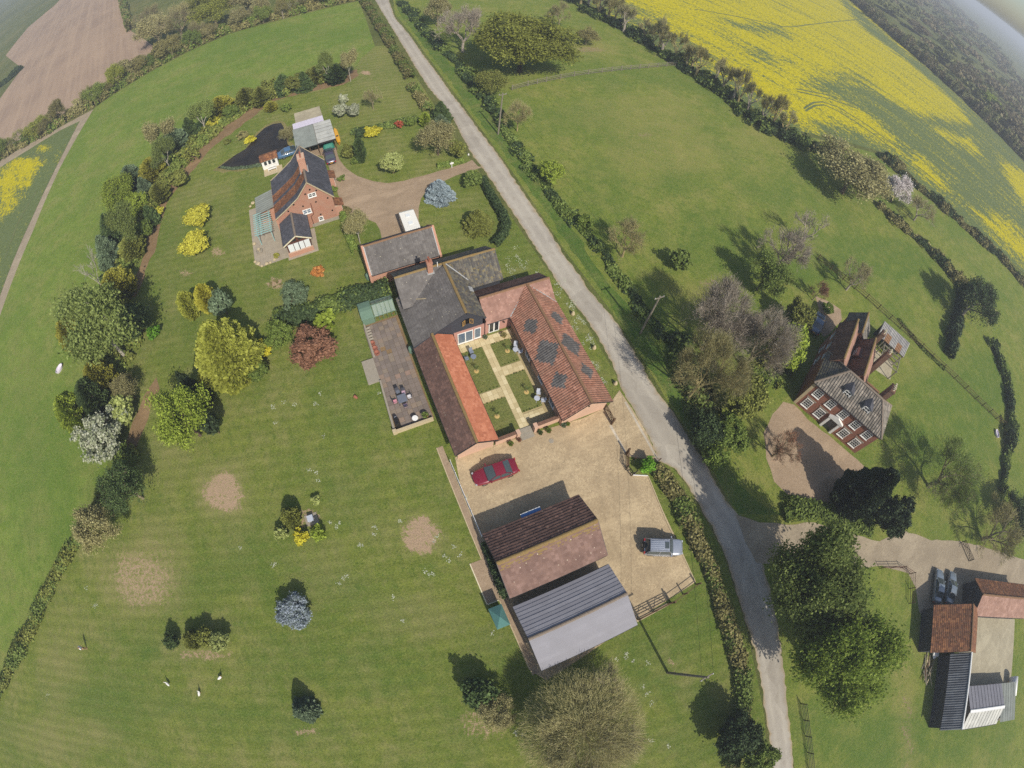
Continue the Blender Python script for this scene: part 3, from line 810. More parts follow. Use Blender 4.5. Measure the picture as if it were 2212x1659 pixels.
def gable(root, axis, r, t0, t1, lo, hi, hr, zlo, zhi, mats, tk=('pantile', 'pantile'), tw=.3, ch=.34, over=.3, wall='render_peach', ridge='lichen', inset=.28, seed=1, sel=(None, None), wall_t=None, gutters=True, world=True, floor=0.0, amp=.035, step=.03):
    """a gable-roofed range: ridge line at r along axis from t0 to t1; eaves at lo / hi (heights zlo / zhi)"""
    def P(a, z, t): return Vector((t, a, z)) if axis == 'x' else Vector((a, t, z))
    w0, w1 = (wall_t if wall_t else (t0 + inset, t1 - inset))
    W = MB()
    la = lo + inset * 1.1; ha = hi - inset * 1.1
    sl = (hr - zlo) / (r - lo); sh = (hr - zhi) / (hi - r)
    prism(W, [(la, floor), (ha, floor), (ha, zhi + sh * (hi - ha) - .13), (r, hr - .15), (la, zlo + sl * (la - lo) - .13)], axis, w0, w1)
    part('wall', W, wall, root, world=world)
    out = []
    for k, (e, z, mt, kind, se) in enumerate(((lo, zlo, mats[0], tk[0], sel[0]), (hi, zhi, mats[1], tk[1], sel[1]))):
        m = MB(); up = P(r, hr, 0) - P(e, z, 0)
        slope(m, P(e, z, t0), P(e, z, t1), up, tw, ch, kind, amp=amp if kind != 'rib' else .04, step=step if kind not in ('corr', 'rib') else 0, seed=seed + k, sel=se)
        o = part('roof_slope', m, mt, root, world=world); out.append(o)
        d = MB(); deck(d, P(e, z, t0), P(e, z, t1), up); part('roof_deck', d, 'timber_brown', root, parent=o, world=world)
        if gutters:
            g = MB(); g.tube([P(e - (0.05 if k == 0 else -0.05), z - .08, t0 + .05), P(e - (0.05 if k == 0 else -0.05), z - .08, t1 - .05)], .055, 6)
            part('gutter', g, 'gutter_black', root, world=world)
    if ridge:
        rc = MB(); ridge_caps(rc, P(r, hr + .005, t0), P(r, hr + .005, t1), seed=seed)
        part('ridge_tiles', rc, ridge, root, world=world)
    return out

def vwindow(root, c, t, n, wd, ht, nx=2, ny=2, frame='white_paint', pane='glass_dark', fw=.06, name='window', sill=True, world=True, bar=.03, depth=.05):
    """a window set on a wall: c its centre on the wall face, t along the wall, n outwards"""
    c, t, n = Vector(c), Vector(t).normalized(), Vector(n).normalized(); z = Vector((0, 0, 1))
    m = MB()
    for sx in (-1, 1): m.obox(c + t * sx * (wd / 2 - fw / 2) + n * depth / 2, (t, n, z), (fw / 2, depth / 2, ht / 2))
    for sz in (-1, 1): m.obox(c + z * sz * (ht / 2 - fw / 2) + n * depth / 2, (t, n, z), (wd / 2 - fw, depth / 2, fw / 2))
    for i in range(1, nx): m.obox(c + t * (-wd / 2 + wd * i / nx) + n * depth * .45, (t, n, z), (bar / 2 * (1.6 if nx == 2 else 1), depth * .4, ht / 2 - fw))
    for j in range(1, ny): m.obox(c + z * (-ht / 2 + ht * j / ny) + n * depth * .42, (t, n, z), (wd / 2 - fw, depth * .35, bar / 2))
    if sill: m.obox(c - z * (ht / 2 + .03) + n * (depth * .9), (t, n, z), (wd / 2 + .06, depth * .95, .03))
    o = part(name, m, frame, root, world=world)
    g = MB(); g.obox(c + n * depth * .16, (t, n, z), (wd / 2 - fw * .5, depth * .14, ht / 2 - fw * .5)); part('pane', g, pane, root, parent=o, world=world)
    return o

def chimney(root, x, y, wx, wy, z0, z1, mat='brick_soft', pots=2, world=True, pot_mat='terracotta', flash=True, rz=0):
    m = MB(); m.box(x - wx / 2, x + wx / 2, y - wy / 2, y + wy / 2, z0, z1 - .25)
    m.box(x - wx / 2 - .05, x + wx / 2 + .05, y - wy / 2 - .05, y + wy / 2 + .05, z1 - .25, z1 - .1)
    m.box(x - wx / 2 - .01, x + wx / 2 + .01, y - wy / 2 - .01, y + wy / 2 + .01, z1 - .1, z1)
    o = part('chimney', m, mat, root, world=world)
    for i in range(pots):
        p = MB(); f = (i + .5) / pots - .5
        cx, cy = (x + f * wx * .9, y) if wx > wy else (x, y + f * wy * .9)
        p.lathe((cx, cy, z1), [(.13, 0), (.14, .04), (.11, .1), (.10, .42), (.13, .46), (.13, .5), (.08, .5), (.08, .3)], 10)
        part('chimney_pot', p, pot_mat, root, parent=o, world=world, smooth=False)
    if flash:
        f = MB(); f.box(x - wx / 2 - .12, x + wx / 2 + .12, y - wy / 2 - .14, y + wy / 2 + .05, z0 - .05 + .55, z0 + .62); part('flashing', f, 'lead', root, parent=o, world=world)
    return o

plain('terracotta', rgb('9c6450'), rgb('865240'), 6, 0.8, 0.2)

# ------------------------------------------------------------------ west wing (orange pantile range)
t = thing('courtyard_wing', 'long low wing with bright orange tiled east slope beside the paved patio', 'building', (6.5, 23.3, 0))
gable(t, 'y', 6.5, 16.5, 30.15, 4.2, 8.83, 4.0, 2.5, 2.5, ('tile_brown', 'tile_orange'), ('plain', 'plain'), .27, .27, wall='render_peach', seed=3, wall_t=(16.95, 30.1), step=.035)
m = MB(); m.lathe((6.15, 16.93, 2.9), [(.09, -.04), (.12, 0), (.09, .04)], 8); part('wall_vent', m, 'iron_black', t)
for a, b in (((4.2, 16.5, 2.42), (6.5, 16.5, 3.92)), ((6.5, 16.5, 3.92), (8.83, 16.5, 2.42))):
    m = MB(); m.bar(a, b, .05, .2); part('bargeboard', m, 'gutter_black', t)
m = MB(); m.bar((8.5, 22, 1.2), (8.72, 22, 1.2), .1); 
# ------------------------------------------------------------------ east wing with the slate diamonds
def diamonds(spec):
    def f(x, y):
        for cx, cy, rx, ry in spec:
            if abs(x - cx) / rx + abs(y - cy) / ry < 1: return 1
        return 0
    return f
t = thing('courtyard_wing', 'long wing with red pantile roof patterned with dark slate diamonds beside the lane', 'building', (19.0, 24.3, 0))
gable(t, 'y', 19.0, 16.0, 32.6, 15.95, 22.05, 4.4, 2.4, 2.4, (['tile_red', 'tile_slate'], ['tile_red', 'tile_slate']), ('pantile', 'pantile'), .27, .33, wall='render_peach', ridge='ridge_red', seed=9,
      wall_t=(16.4, 32.5), sel=(diamonds([(4.1, 1.7, 1.15, 1.05), (7.7, 1.95, 1.75, 1.6), (11.6, 1.7, 1.15, 1.05)]), diamonds([(4.1, 1.7, 1.15, 1.05), (7.7, 1.95, 1.75, 1.6), (11.6, 1.7, 1.15, 1.05)])), amp=.06)
for yy, hh in ((25.4, 1.7), (22.0, 1.2), (18.9, 1.9)):
    vwindow(t, (16.26, yy, 1.25), (0, 1, 0), (-1, 0, 0), 1.15, hh, 2, 2, pane='glass_sky')
for a, b in (((15.95, 16.0, 2.32), (19, 16.0, 4.32)), ((19, 16.0, 4.32), (22.05, 16.0, 2.32))):
    m = MB(); m.bar(a, b, .05, .2); part('bargeboard', m, 'gutter_black', t)
m = MB(); m.lathe((19.2, 16.38, 2.7), [(.09, -.04), (.12, 0), (.09, .04)], 8); part('wall_vent', m, 'iron_black', t)
for yy in (19.8, 24.5):
    m = MB(); m.tube([(16.15, yy, 2.3), (16.2, yy, .05)], .04, 6); part('downpipe', m, 'gutter_black', t)
# ------------------------------------------------------------------ cross wing joining house and east wing
t = thing('link_wing', 'short red pantile link between the black barn house and the diamond-roofed wing', 'building', (17.0, 32.6, 0))
gable(t, 'x', 32.6, 13.0, 21.95, 30.1, 35.1, 4.3, 2.45, 2.45, ('tile_rose', 'tile_brown'), ('plain', 'plain'), .27, .3, wall='render_pink', ridge='ridge_red', seed=15, wall_t=(13.0, 21.6))
o = vwindow(t, (14.05, 30.38, 1.08), (1, 0, 0), (0, -1, 0), 1.35, 2.1, 2, 1, fw=.11, name='french_window', sill=False, bar=.1)
m = MB(); m.obox((18.6, 31.6, 3.75), (Vector((1, 0, 0)), Vector((0, .8, .6)), Vector((0, -.6, .8))), (.25, .2, .05)); part('roof_vent', m, 'lead', t)
for a, b in (((19.0, 32.45, 4.32), (15.98, 30.1, 2.5)),):
    m = MB(); m.bar(a, b, .12, .03); part('valley_flashing', m, 'lead', t)
m = MB(); m.bar((19.15, 32.4, 4.32), (22.0, 30.2, 2.52), .12, .03); part('valley_flashing', m, 'lead', t)
m = MB(); m.tube([(15.2, 30.33, 1.9), (15.2, 30.2, 2.0), (15.2, 30.12, 1.9)], .02, 5); m.lathe((15.2, 30.12, 1.62), [(.05, 0), (.09, .04), (.09, .2), (.03, .28)], 8); part('wall_lantern', m, 'iron_black', t)

# ------------------------------------------------------------------ the black barn house
t = thing('barn_house', 'black boarded barn house with mossy dark tiled roof and brick chimney', 'house', (10.5, 36.0, 0))
def east_dark(x, y): return 1 if x > 6.0 else 0
gable(t, 'x', 37.8, 4.54, 17.0, 34.9, 40.72, 5.9, 3.5, 3.5, (['tile_grey', 'tile_dark'], 'tile_dark'), ('plain', 'pantile'), .3, .34, wall='board_black', ridge='lichen', seed=21, sel=(east_dark, None), step=.03)
# rolls of pantiles on the east half of the south slope
m = MB(); slope(m, (11.0, 34.9, 3.5), (17.0, 34.9, 3.5), (0, 2.9, 2.4), .3, .36, 'pantile', .05, .03, 22, lift=.045); part('roof_slope', m, 'tile_dark', t)
# front wing: short east slope, long catslide to the west
W = MB(); prism(W, [(4.5, 0), (12.55, 0), (12.55, 4.2), (10.5, 5.95), (4.5, 2.75)], 'y', 30.25, 37.0); part('wall', W, 'board_black', t)
m = MB(); slope(m, (4.23, 29.95, 2.76), (4.23, 37.3, 2.76), (6.27, 0, 3.34), .29, .31, 'plain', 0, .04, 31); o1 = part('roof_slope', m, 'tile_grey', t)
m = MB(); slope(m, (12.82, 29.95, 4.1), (12.82, 37.3, 4.1), (-2.32, 0, 2.0), .29, .31, 'plain', 0, .04, 32); o2 = part('roof_slope', m, 'tile_dark', t)
m = MB(); deck(m, (4.23, 29.95, 2.76), (4.23, 37.3, 2.76), (6.27, 0, 3.34)); part('roof_deck', m, 'timber_brown', t, parent=o1)
m = MB(); deck(m, (12.82, 29.95, 4.1), (12.82, 37.3, 4.1), (-2.32, 0, 2.0)); part('roof_deck', m, 'timber_brown', t, parent=o2)
m = MB(); ridge_caps(m, (10.5, 29.95, 6.11), (10.5, 37.7, 6.11), .14); part('ridge_tiles', m, 'lichen', t)
for a, b in (((4.23, 29.93, 2.66), (10.5, 29.93, 6.0)), ((10.5, 29.93, 6.0), (12.82, 29.93, 4.0))):
    m = MB(); m.bar(a, b, .05, .22); part('bargeboard', m, 'board_black', t)
# weatherboards of the gable, lapped
for i in range(9):
    z = 2.62 + i * .34
    xa = max(8.7, 4.5 + (z - 2.75) / 3.34 * 6.27 + .7); xb = min(12.58, 12.82 - max(0, z - 4.0) / 2.0 * 2.32 - .35)
    if xb - xa < .3: continue
    m = MB(); m.hexa([(xa, 30.20, z), (xb, 30.20, z), (xb, 30.26, z), (xa, 30.26, z), (xa, 30.235, z + .335), (xb, 30.235, z + .335), (xb, 30.26, z + .335), (xa, 30.26, z + .335)]); part('weatherboard', m, 'board_black', t)
# open timber shutters of the loft window in the gable
m = MB(); m.box(10.35, 10.95, 30.12, 30.2, 3.75, 4.6); o = part('loft_opening', m, 'dark_inside', t)
for sx, a in ((-1, .5), (1, -.5)):
    c = Vector((10.65 + sx * .45, 30.02, 4.17)); ax = Vector((cos(a), sin(a) , 0)); m = MB()
    for k in (-1, 1):
        m.obox(c + ax * .19 * k, (ax, Vector((-ax.y, ax.x, 0)), Vector((0, 0, 1))), (.03, .025, .42)); m.obox(c + Vector((0, 0, .39 * k)), (ax, Vector((-ax.y, ax.x, 0)), Vector((0, 0, 1))), (.17, .024, .03))
    m.bar(c - ax * .17 + Vector((0, 0, -.36)), c + ax * .17 + Vector((0, 0, .36)), .04)
    part('shutter', m, 'timber_gold', t, parent=o)
# ground floor: pink render with a wide glazed bay
m = MB(); m.box(9.0, 13.02, 30.08, 30.24, 0, 2.6); part('lower_wall', m, 'render_pink', t)
o = vwindow(t, (10.35, 30.07, 1.3), (1, 0, 0), (0, -1, 0), 1.9, 2.1, 2, 1, fw=.1, bar=.08, pane='glass_sky', name='bay_window')
o = vwindow(t, (11.85, 30.07, 1.35), (1, 0, 0), (0, -1, 0), .8, 2.0, 1, 1, fw=.08, pane='glass_sky')
m = MB(); m.tube([(12.75, 30.0, 2.9), (12.75, 30.02, .05)], .045, 6); part('downpipe', m, 'gutter_black', t)
for yy, zz in ((36.6, 1.4), (38.6, 1.4), (37.7, 3.9)):
    vwindow(t, (4.83, yy, zz), (0, 1, 0), (-1, 0, 0), .9, 1.0, 2, 2, frame='timber_brown')
m = MB(); m.bar((10.3, 37.4, 5.75), (5.9, 34.9, 3.62), .14, .03); part('valley_flashing', m, 'lead', t)
m = MB(); m.bar((10.75, 37.6, 5.95), (12.85, 35.65, 4.22), .14, .03); part('valley_flashing', m, 'lead', t)
m = MB(); m.bar((4.4, 36.9, 2.9), (7.3, 34.65, 4.5), .09, .05); part('verge_strip', m, 'stone_pale', t)
m = MB(); m.obox((12.6, 34.2, 4.35), (Vector((.75, 0, -.65)), Vector((0, 1, 0)), Vector((.65, 0, .75))), (.3, .35, .06)); part('roof_flashing', m, 'lead', t)
c = G((1230 + 575 * .2471) * .6777, (720 + 600 * .2471) * .6777, 5.6)
chimney(t, c.x, c.y + .2, .62, .62, 5.0, 7.4, 'brick_orange', 2)
m = MB(); m.tube([(c.x + 1.0, c.y + .35, 5.8), (c.x + 1.0, c.y + .35, 6.6)], .05, 8); part('flue_pipe', m, 'white_paint', t)

# ------------------------------------------------------------------ brick outbuilding behind
t = thing('outbuilding', 'grey tiled brick outbuilding with raised gable ends behind the barn house', 'building', (6.8, 45.1, 0))
gable(t, 'x', 45.1, 2.35, 11.35, 42.2, 48.0, 5.0, 2.5, 2.5, ('tile_grey', 'tile_charcoal'), ('pantile', 'pantile'), .28, .36, wall='brick_soft', ridge='ridge_red', seed=41, wall_t=(2.3, 11.4))
for x in (2.2, 11.5):
    m = MB(); prism(m, [(42.1, 0), (48.1, 0), (48.1, 2.6), (45.1, 5.22), (42.1, 2.6)], 'x', x - .13, x + .13); part('gable_parapet', m, 'brick_soft', t)
    f = MB(); sx = .17 if x < 5 else -.17
    f.bar((x + sx, 42.2, 2.62), (x + sx, 45.0, 5.08), .13, .03); part('flashing', f, 'lead', t)

# ------------------------------------------------------------------ garage barn
t = thing('garage_barn', 'brown tiled garage barn with orange lichen along its ridge in the gravel yard', 'barn', (8.8, 4.8, 0))
gable(t, 'x', 4.82, 3.67, 13.94, 1.5, 8.1, 4.5, 2.4, 2.4, ('tile_brown_sunlit', 'tile_brown'), ('plain', 'pantile'), .33, .36, wall='brick_brown', ridge='lichen', seed=51, inset=.25, amp=.035, step=.075)  # same brown tile on both slopes; the south one is coloured paler for sunlight
_lr = random.Random(4)
m = MB(); slope(m, (3.75, 4.1, 4.05), (13.86, 4.1, 4.05), (0, .68, .43), .2, .2, 'plain', 0, .02, 55, lift=.035, sel=lambda x, y: 0 if _lr.random() < .25 + .75 * y / .8 else 1); part('lichen_course', m, ['lichen', 'tile_brown_sunlit'], t)
for x in (3.66, 13.95):
    for y in (1.5, 8.1):
        m = MB(); m.bar((x, y, 2.34), (x, 4.82, 4.44), .05, .18); part('bargeboard', m, 'gutter_black', t)
a = G((1450 + 680 * .3074) * .6777, (1500 + 465 * .3074) * .6777, 1.95); b = G((1450 + 885 * .3074) * .6777, (1500 + 385 * .3074) * .6777, 1.95)
m = MB(); m.obox(((a.x + b.x) / 2, a.y - .75, 1.95), (Vector((1, 0, 0)), Vector((0, 1, .05)).normalized(), Vector((0, -.05, 1)).normalized()), ((b.x - a.x) / 2, .8, .03)); o = part('garage_door', m, 'blue_paint', t)
o['label'] = 'blue up-and-over door swung open'
m = MB(); m.box(a.x, b.x, a.y + .02, a.y + .1, 1.96, 2.03); part('door_edge', m, 'white_paint', t, parent=o)
m = MB(); m.box(a.x + .05, b.x - .05, 7.83, 7.9, .05, 2.0); part('door_opening', m, 'dark_inside', t)

# ------------------------------------------------------------------ sheet-roofed shed
t = thing('sheet_roof_shed', 'shed with ribbed grey metal roof beside the garage barn', 'shed', (8.5, -2.7, 0))
gable(t, 'x', -2.7, 3.55, 13.5, -5.95, .55, 4.25, 2.85, 2.85, ('sheet_grey', 'sheet_grey'), ('plain', 'plain'), 9.9, .38, wall='board_black', ridge='ridge_grey', seed=61, step=.045)

# ------------------------------------------------------------------ cottage
t = thing('brick_cottage', 'orange brick cottage with steep swept dark and red tiled roof and tall chimney', 'house', (-3.8, 62, 0))
CY0, CY1 = 57.3, 66.7
W = MB(); prism(W, [(-8.0, 0), (.35, 0), (.35, 4.55), (-.6, 5.75), (-2.55, 8.15), (-4.4, 5.95), (-6.2, 4.75), (-8.0, 3.75)], 'y', CY0, CY1); part('wall', W, 'brick_orange', t)
def tri_band(y0, bands):
    def f(x, y):
        for a, b in bands:
            if a <= x < b: return 1
        return 0
    return f
prW = [(-8.25, 3.72), (-6.2, 4.92), (-4.4, 6.12), (-2.55, 8.3)]
prE = [(.6, 4.42), (-.6, 5.9), (-2.55, 8.3)]
k = 0
for prof, sd in ((prW, 0), (prE, 1)):
    for (xa, za), (xb, zb) in zip(prof, prof[1:]):
        m = MB(); k += 1
        slope(m, (xa, CY0 - .15, za), (xa, CY1 + .15, za), (xb - xa, 0, zb - za), .22, .25, 'plain', 0, .025, 70 + k, sel=tri_band(0, [(1.3, 3.2), (3.9, 5.8)]) if sd == 0 else None)
        o = part('roof_slope', m, ['tile_charcoal', 'tile_rust'], t)
        m = MB(); deck(m, (xa, CY0 - .15, za), (xa, CY1 + .15, za), (xb - xa, 0, zb - za), .1); part('roof_deck', m, 'timber_brown', t, parent=o)
m = MB(); ridge_caps(m, (-2.55, CY0 - .12, 8.31), (-2.55, CY1 + .12, 8.31), .12); part('ridge_tiles', m, 'ridge_grey', t)
for yy in (CY0 - .2, CY1 + .2):
    m = MB()
    for prof in (prW, prE):
        for (xa, za), (xb, zb) in zip(prof, prof[1:]): m.bar((xa, yy, za + .02), (xb, yy, zb + .02), .16, .1)
    part('verge', m, 'stone_pale', t)
m = MB()
for (xa, za), (xb, zb) in zip(prW, prW[1:]): pass
c5 = lambda x, y, z: G((780 + x * .2471) * .6777, (330 + y * .2471) * .6777, z)
p = c5(760, 800, 8.3)
chimney(t, -2.55, p.y - .2, 1.0, 1.5, 7.2, 10.2, 'brick_soft', 2, flash=True)
# gable windows and wall ties, set where the photograph shows them
def on_gable(x, y, yp):
    """point of the wall plane y = yp seen there"""
    lo, hi = 0.0, 12.0
    for _ in range(40):
        mid = (lo + hi) / 2
        if c5(x, y, mid).y > yp: lo = mid
        else: hi = mid
    return c5(x, y, (lo + hi) / 2)
for x, y, w_, h_, nx in ((868, 1178, 1.15, .75, 2), (805, 1390, 1.25, .85, 2), (985, 1480, .72, .78, 1)):
    c = on_gable(x, y, CY0); vwindow(t, (c.x, CY0 - .005, c.z), (1, 0, 0), (0, -1, 0), w_, h_, nx, 2, fw=.12, pane='glass_sky' if y == 1390 else 'glass_dark', bar=.06)
for x, y in ((838, 1110), (922, 1120), (780, 1168), (632, 1305), (752, 1325), (562, 1390), (918, 1268), (1070, 1217), (1130, 1376), (980, 1428)):
    c = on_gable(x, y, CY0); m = MB()
    for j in range(8):
        a0, a1 = 2 * pi * j / 8, 2 * pi * (j + 1) / 8
        m.poly([(c.x, CY0 - .05, c.z), (c.x + .14 * cos(a0), CY0 - .035, c.z + .14 * sin(a0)), (c.x + .14 * cos(a1), CY0 - .035, c.z + .14 * sin(a1))])
        m.quad((c.x + .14 * cos(a0), CY0 - .035, c.z + .14 * sin(a0)), (c.x + .14 * cos(a0), CY0, c.z + .14 * sin(a0)), (c.x + .14 * cos(a1), CY0, c.z + .14 * sin(a1)), (c.x + .14 * cos(a1), CY0 - .035, c.z + .14 * sin(a1)))
    part('wall_tie_plate', m, 'iron_black', t)
a = on_gable(850, 1285, CY0); b = on_gable(900, 1430, CY0)
m = MB(); m.tube([(a.x, CY0 - .06, a.z), (b.x - .1, CY0 - .06, b.z + .15), (b.x - .55, CY0 - .06, b.z - .1), (b.x - .5, CY0 - .06, .1)], .05, 6); part('downpipe', m, 'mahogany', t)
m = MB(); m.box(-8.35, -7.95, CY0 + .3, CY1 - .2, 0, 3.5); part('buttress_wall', m, 'brick_soft', t)
m = MB(); m.box(-3.5, .55, CY0 - .1, CY0 + .01, 0, .6); part('plinth', m, 'stone_grey', t)
# two little tiled porches on the drive side
for y0, y1 in ((64.6, 66.7), (57.5, 59.4)):
    m = MB(); m.box(.3, 1.35, y0 + .1, y1 - .1, 0, 2.1); o = part('porch', m, 'brick_soft', t)
    m = MB(); slope(m, (1.65, y0, 2.05), (1.65, y1, 2.05), (-1.3, 0, .6), .22, .25, 'plain', 0, .025, 91); part('porch_roof', m, 'tile_rust', t, parent=o)
    m = MB(); m.box(1.36, 1.39, (y0 + y1) / 2 - .4, (y0 + y1) / 2 + .4, .03, 1.95); part('door', m, 'white_paint', t, parent=o)
# lean-to at the west end
m = MB(); m.box(-11.1, -8.36, 61.7, 65.6, 0, 2.3); o = part('lean_to', m, 'brick_soft', t)
m = MB(); slope(m, (-11.4, 61.4, 2.3), (-11.4, 65.9, 2.3), (3.1, 0, .55), .5, 3.2, 'rib', .03, 0, 95); part('lean_to_roof', m, 'sheet_green', t, parent=o)
m = MB(); deck(m, (-11.4, 61.4, 2.3), (-11.4, 65.9, 2.3), (3.1, 0, .55)); part('roof_deck', m, 'timber_brown', t, parent=o)

# sunroom
t = thing('sunroom', 'small slate-roofed sunroom with white blinds in its glazed brown gable beside the cottage', 'building', (-5.9, 54.5, 0))
gable(t, 'y', -5.9, 52.2, 57.25, -7.95, -3.9, 3.95, 2.7, 2.7, ('tile_charcoal', 'tile_charcoal'), ('plain', 'plain'), .25, .25, wall='mahogany', ridge='ridge_grey', seed=101, wall_t=(52.75, 57.2))
m = MB(); m.box(-7.75, -4.05, 52.5, 52.76, 0, .75); part('brick_base', m, 'brick_soft', t)
for x in (-7.05, -6.2, -5.55, -4.7):
    m = MB(); m.box(x - .38, x + .38, 52.68, 52.74, .8, 2.2); o = part('glazing', m, 'plaster_blind', t); o['label'] = 'pane with white blind drawn'
for x0, x1 in ((-6.7, -6.05), (-5.75, -5.1)):
    m = MB(); m.poly([(x0, 52.73, 2.6), (x1, 52.73, 2.6), (x1, 52.73, 3.0 if x1 < -5.2 else 2.7), (x0, 52.73, 2.75 if x0 < -6 else 3.1)]); part('glazing', m, 'glass_dark', t)
for a, b in (((-7.95, 52.18, 2.62), (-5.9, 52.18, 3.87)), ((-5.9, 52.18, 3.87), (-3.9, 52.18, 2.62))):
    m = MB(); m.bar(a, b, .05, .18); part('bargeboard', m, 'cream_paint', t)
vwindow(t, (-7.72, 55.5, 1.4), (0, 1, 0), (-1, 0, 0), 1.3, 1.1, 2, 1)

# pergola
t = thing('pergola', 'pale teal slatted timber pergola over the cottage patio', 'pergola', (-10.5, 59.5, 0))
for x, y in ((-11.55, 57.2), (-11.55, 61.4), (-9.5, 57.0), (-9.5, 61.2)):
    m = MB(); m.box(x - .05, x + .05, y - .05, y + .05, 0.03, 2.2); part('post', m, 'teal_paint', t)
for x in (-11.55, -10.9, -9.5):
    m = MB(); m.box(x - .04, x + .04, 56.7, 61.8, 2.2, 2.32); part('beam', m, 'teal_paint', t)
for i in range(11):
    y = 56.9 + i * .47; m = MB(); m.box(-11.95, -9.2, y - .035, y + .035, 2.32, 2.44); part('slat', m, 'teal_paint', t)

# carport
t = thing('carport', 'flat-roofed carport with green-grey and pale ribbed sheets beyond the cottage', 'carport', (0, 78.4, 0))
m = MB(); slope(m, (-3.5, 74.95, 2.55), (.25, 74.95, 2.55), (0, 6.85, .22), .9, 7, 'rib', .03, 0, 111); o = part('roof_sheet', m, 'sheet_green', t)
m = MB(); slope(m, (.3, 74.95, 2.62), (3.42, 74.95, 2.62), (0, 6.75, .22), 3.2, 1.1, 'plain', 0, .05, 112); o = part('roof_sheet', m, 'sheet_pale', t)
m = MB(); deck(m, (-3.5, 74.95, 2.53), (3.42, 74.95, 2.53), (0, 6.85, .22)); part('roof_deck', m, 'timber_brown', t)
m = MB(); m.box(-3.4, -3.25, 75.2, 81.7, .02, 2.6); m.box(-3.25, 3.3, 81.5, 81.65, .02, 2.6); part('wall', m, 'board_black', t)
for x in (-1.2, .3, 3.25):
    m = MB(); m.box(x - .06, x + .06, 75.1, 75.22, .02, 2.5); part('post', m, 'timber_brown', t)
m = MB(); m.box(-3.5, 3.42, 74.9, 74.95, 2.36, 2.56); part('fascia', m, 'gutter_black', t)
t = thing('store', 'low lean-to store with white sheet roof behind the carport', 'store', (-.5, 83.2, 0))
m = MB(); slope(m, (-3.35, 81.95, 2.72), (2.3, 81.95, 2.72), (0, 2.75, -.35), .55, 3, 'rib', .03, 0, 113); part('roof_sheet', m, 'white_sheet', t)
m = MB(); m.box(-3.2, 2.1, 82.0, 84.5, .02, 2.28); part('wall', m, 'timber_grey', t)
sheet('concrete_base', [(-2.9, 85.0), (2.5, 85.0), (2.35, 93.0), (-2.85, 93.0)], .016, 'concrete_yard')
# summer house
t = thing('summerhouse', 'small white summerhouse with red roof beside the pond', 'summerhouse', (-8.5, 77, 0))
m = MB(); m.box(-9.9, -7.1, 76.1, 78.0, .03, 1.95); part('wall', m, 'white_paint', t)
m = MB(); slope(m, (-10.1, 75.8, 1.92), (-6.9, 75.8, 1.92), (0, 1.3, .5), .24, .26, 'plain', 0, .02, 114); part('roof_slope', m, 'tile_rust', t)
m = MB(); slope(m, (-6.9, 78.3, 1.92), (-10.1, 78.3, 1.92), (0, -1.2, .5), .24, .26, 'plain', 0, .02, 115); part('roof_slope', m, 'tile_rust', t)
for x in (-9.25, -8.5, -7.75):
    vwindow(t, (x, 76.09, 1.25), (1, 0, 0), (0, -1, 0), .6, .9, 1, 1, fw=.06)

# ------------------------------------------------------------------ manor house (own axes: p along the front, q away from it)
tilemat('tile_pale', [(0, rgb('5e574e')), (.5, rgb('7a7166')), (1, rgb('988e80'))], rgb('7a7258'), 0.4, blot=rgb('55534e'))
tilemat('tile_deep', [(0, rgb('5c4034')), (.5, rgb('70503f')), (1, rgb('86624e'))], rgb('5c5038'), 0.4, blot=rgb('4a342a'))
tilemat('tile_salmon', [(0, rgb('906e5e')), (.5, rgb('9c7a68')), (1, rgb('a88676'))], rgb('8c7456'), 0.4)

def hipslope(mb, e0, e1, up, inset0, inset1, **kw):
    """a slope whose ends lean in by inset0 / inset1 at the ridge"""
    L = (Vector(e1) - Vector(e0)).length; W = Vector(up).length
    t = MB(); slope(t, e0, e1, up, **kw)
    ax = (Vector(e1) - Vector(e0)) / L; uu = Vector(up) / W; o = Vector(e0)
    for f, ti, mi in zip(t.f, t.t, t.mi):
        pts = [Vector(t.v[i]) for i in f]
        c = sum(pts, Vector()) / 4 - o
        x, y = c.dot(ax), c.dot(uu)
        if inset0 * y / W - .02 <= x <= L - inset1 * y / W + .02: mb.poly(pts, ti, mi)

def hipdeck(mb, e0, e1, up, i0, i1, drop=.012):
    e0, e1, up = Vector(e0), Vector(e1), Vector(up); ax = (e1 - e0).normalized()
    nrm = ax.cross(up).normalized()
    if nrm.z < 0: nrm = -nrm
    P = [e0, e1, e1 + up - ax * i1, e0 + up + ax * i0]
    mb.hexa([p - nrm * (drop + .1) for p in P] + [p - nrm * drop for p in P])

base = G(1714.1, 868.6)
t = thing('manor_house', 'large red brick manor house with hipped pantile roof and rows of white sash windows', 'house', base, rz=radians(-63.5))
X, Y, Z = Vector((1, 0, 0)), Vector((0, 1, 0)), Vector((0, 0, 1))
FL, DP, EV, RG = 11.4, 5.6, 5.55, 8.05
m = MB(); m.box(0, FL, 0, DP, 0, EV); part('wall', m, 'brick_red', t, world=False)
m = MB(); m.box(-.06, FL + .06, -.06, .3, EV - .25, EV - .05); part('cornice', m, 'stone_grey', t, world=False)
m = MB(); m.box(-.05, .35, -.035, .12, 0, EV - .26); part('quoin_strip', m, 'stone_pale', t, world=False)
kw = dict(tw=.36, ch=.4, kind='pantile', amp=.085, step=.03)
m = MB(); hipslope(m, (-.25, -.25, EV), (FL + .25, -.25, EV), (0, DP / 2 + .25, RG - EV), 3.05, 3.05, seed=201, **kw); o = part('roof_slope', m, 'tile_pale', t, world=False)
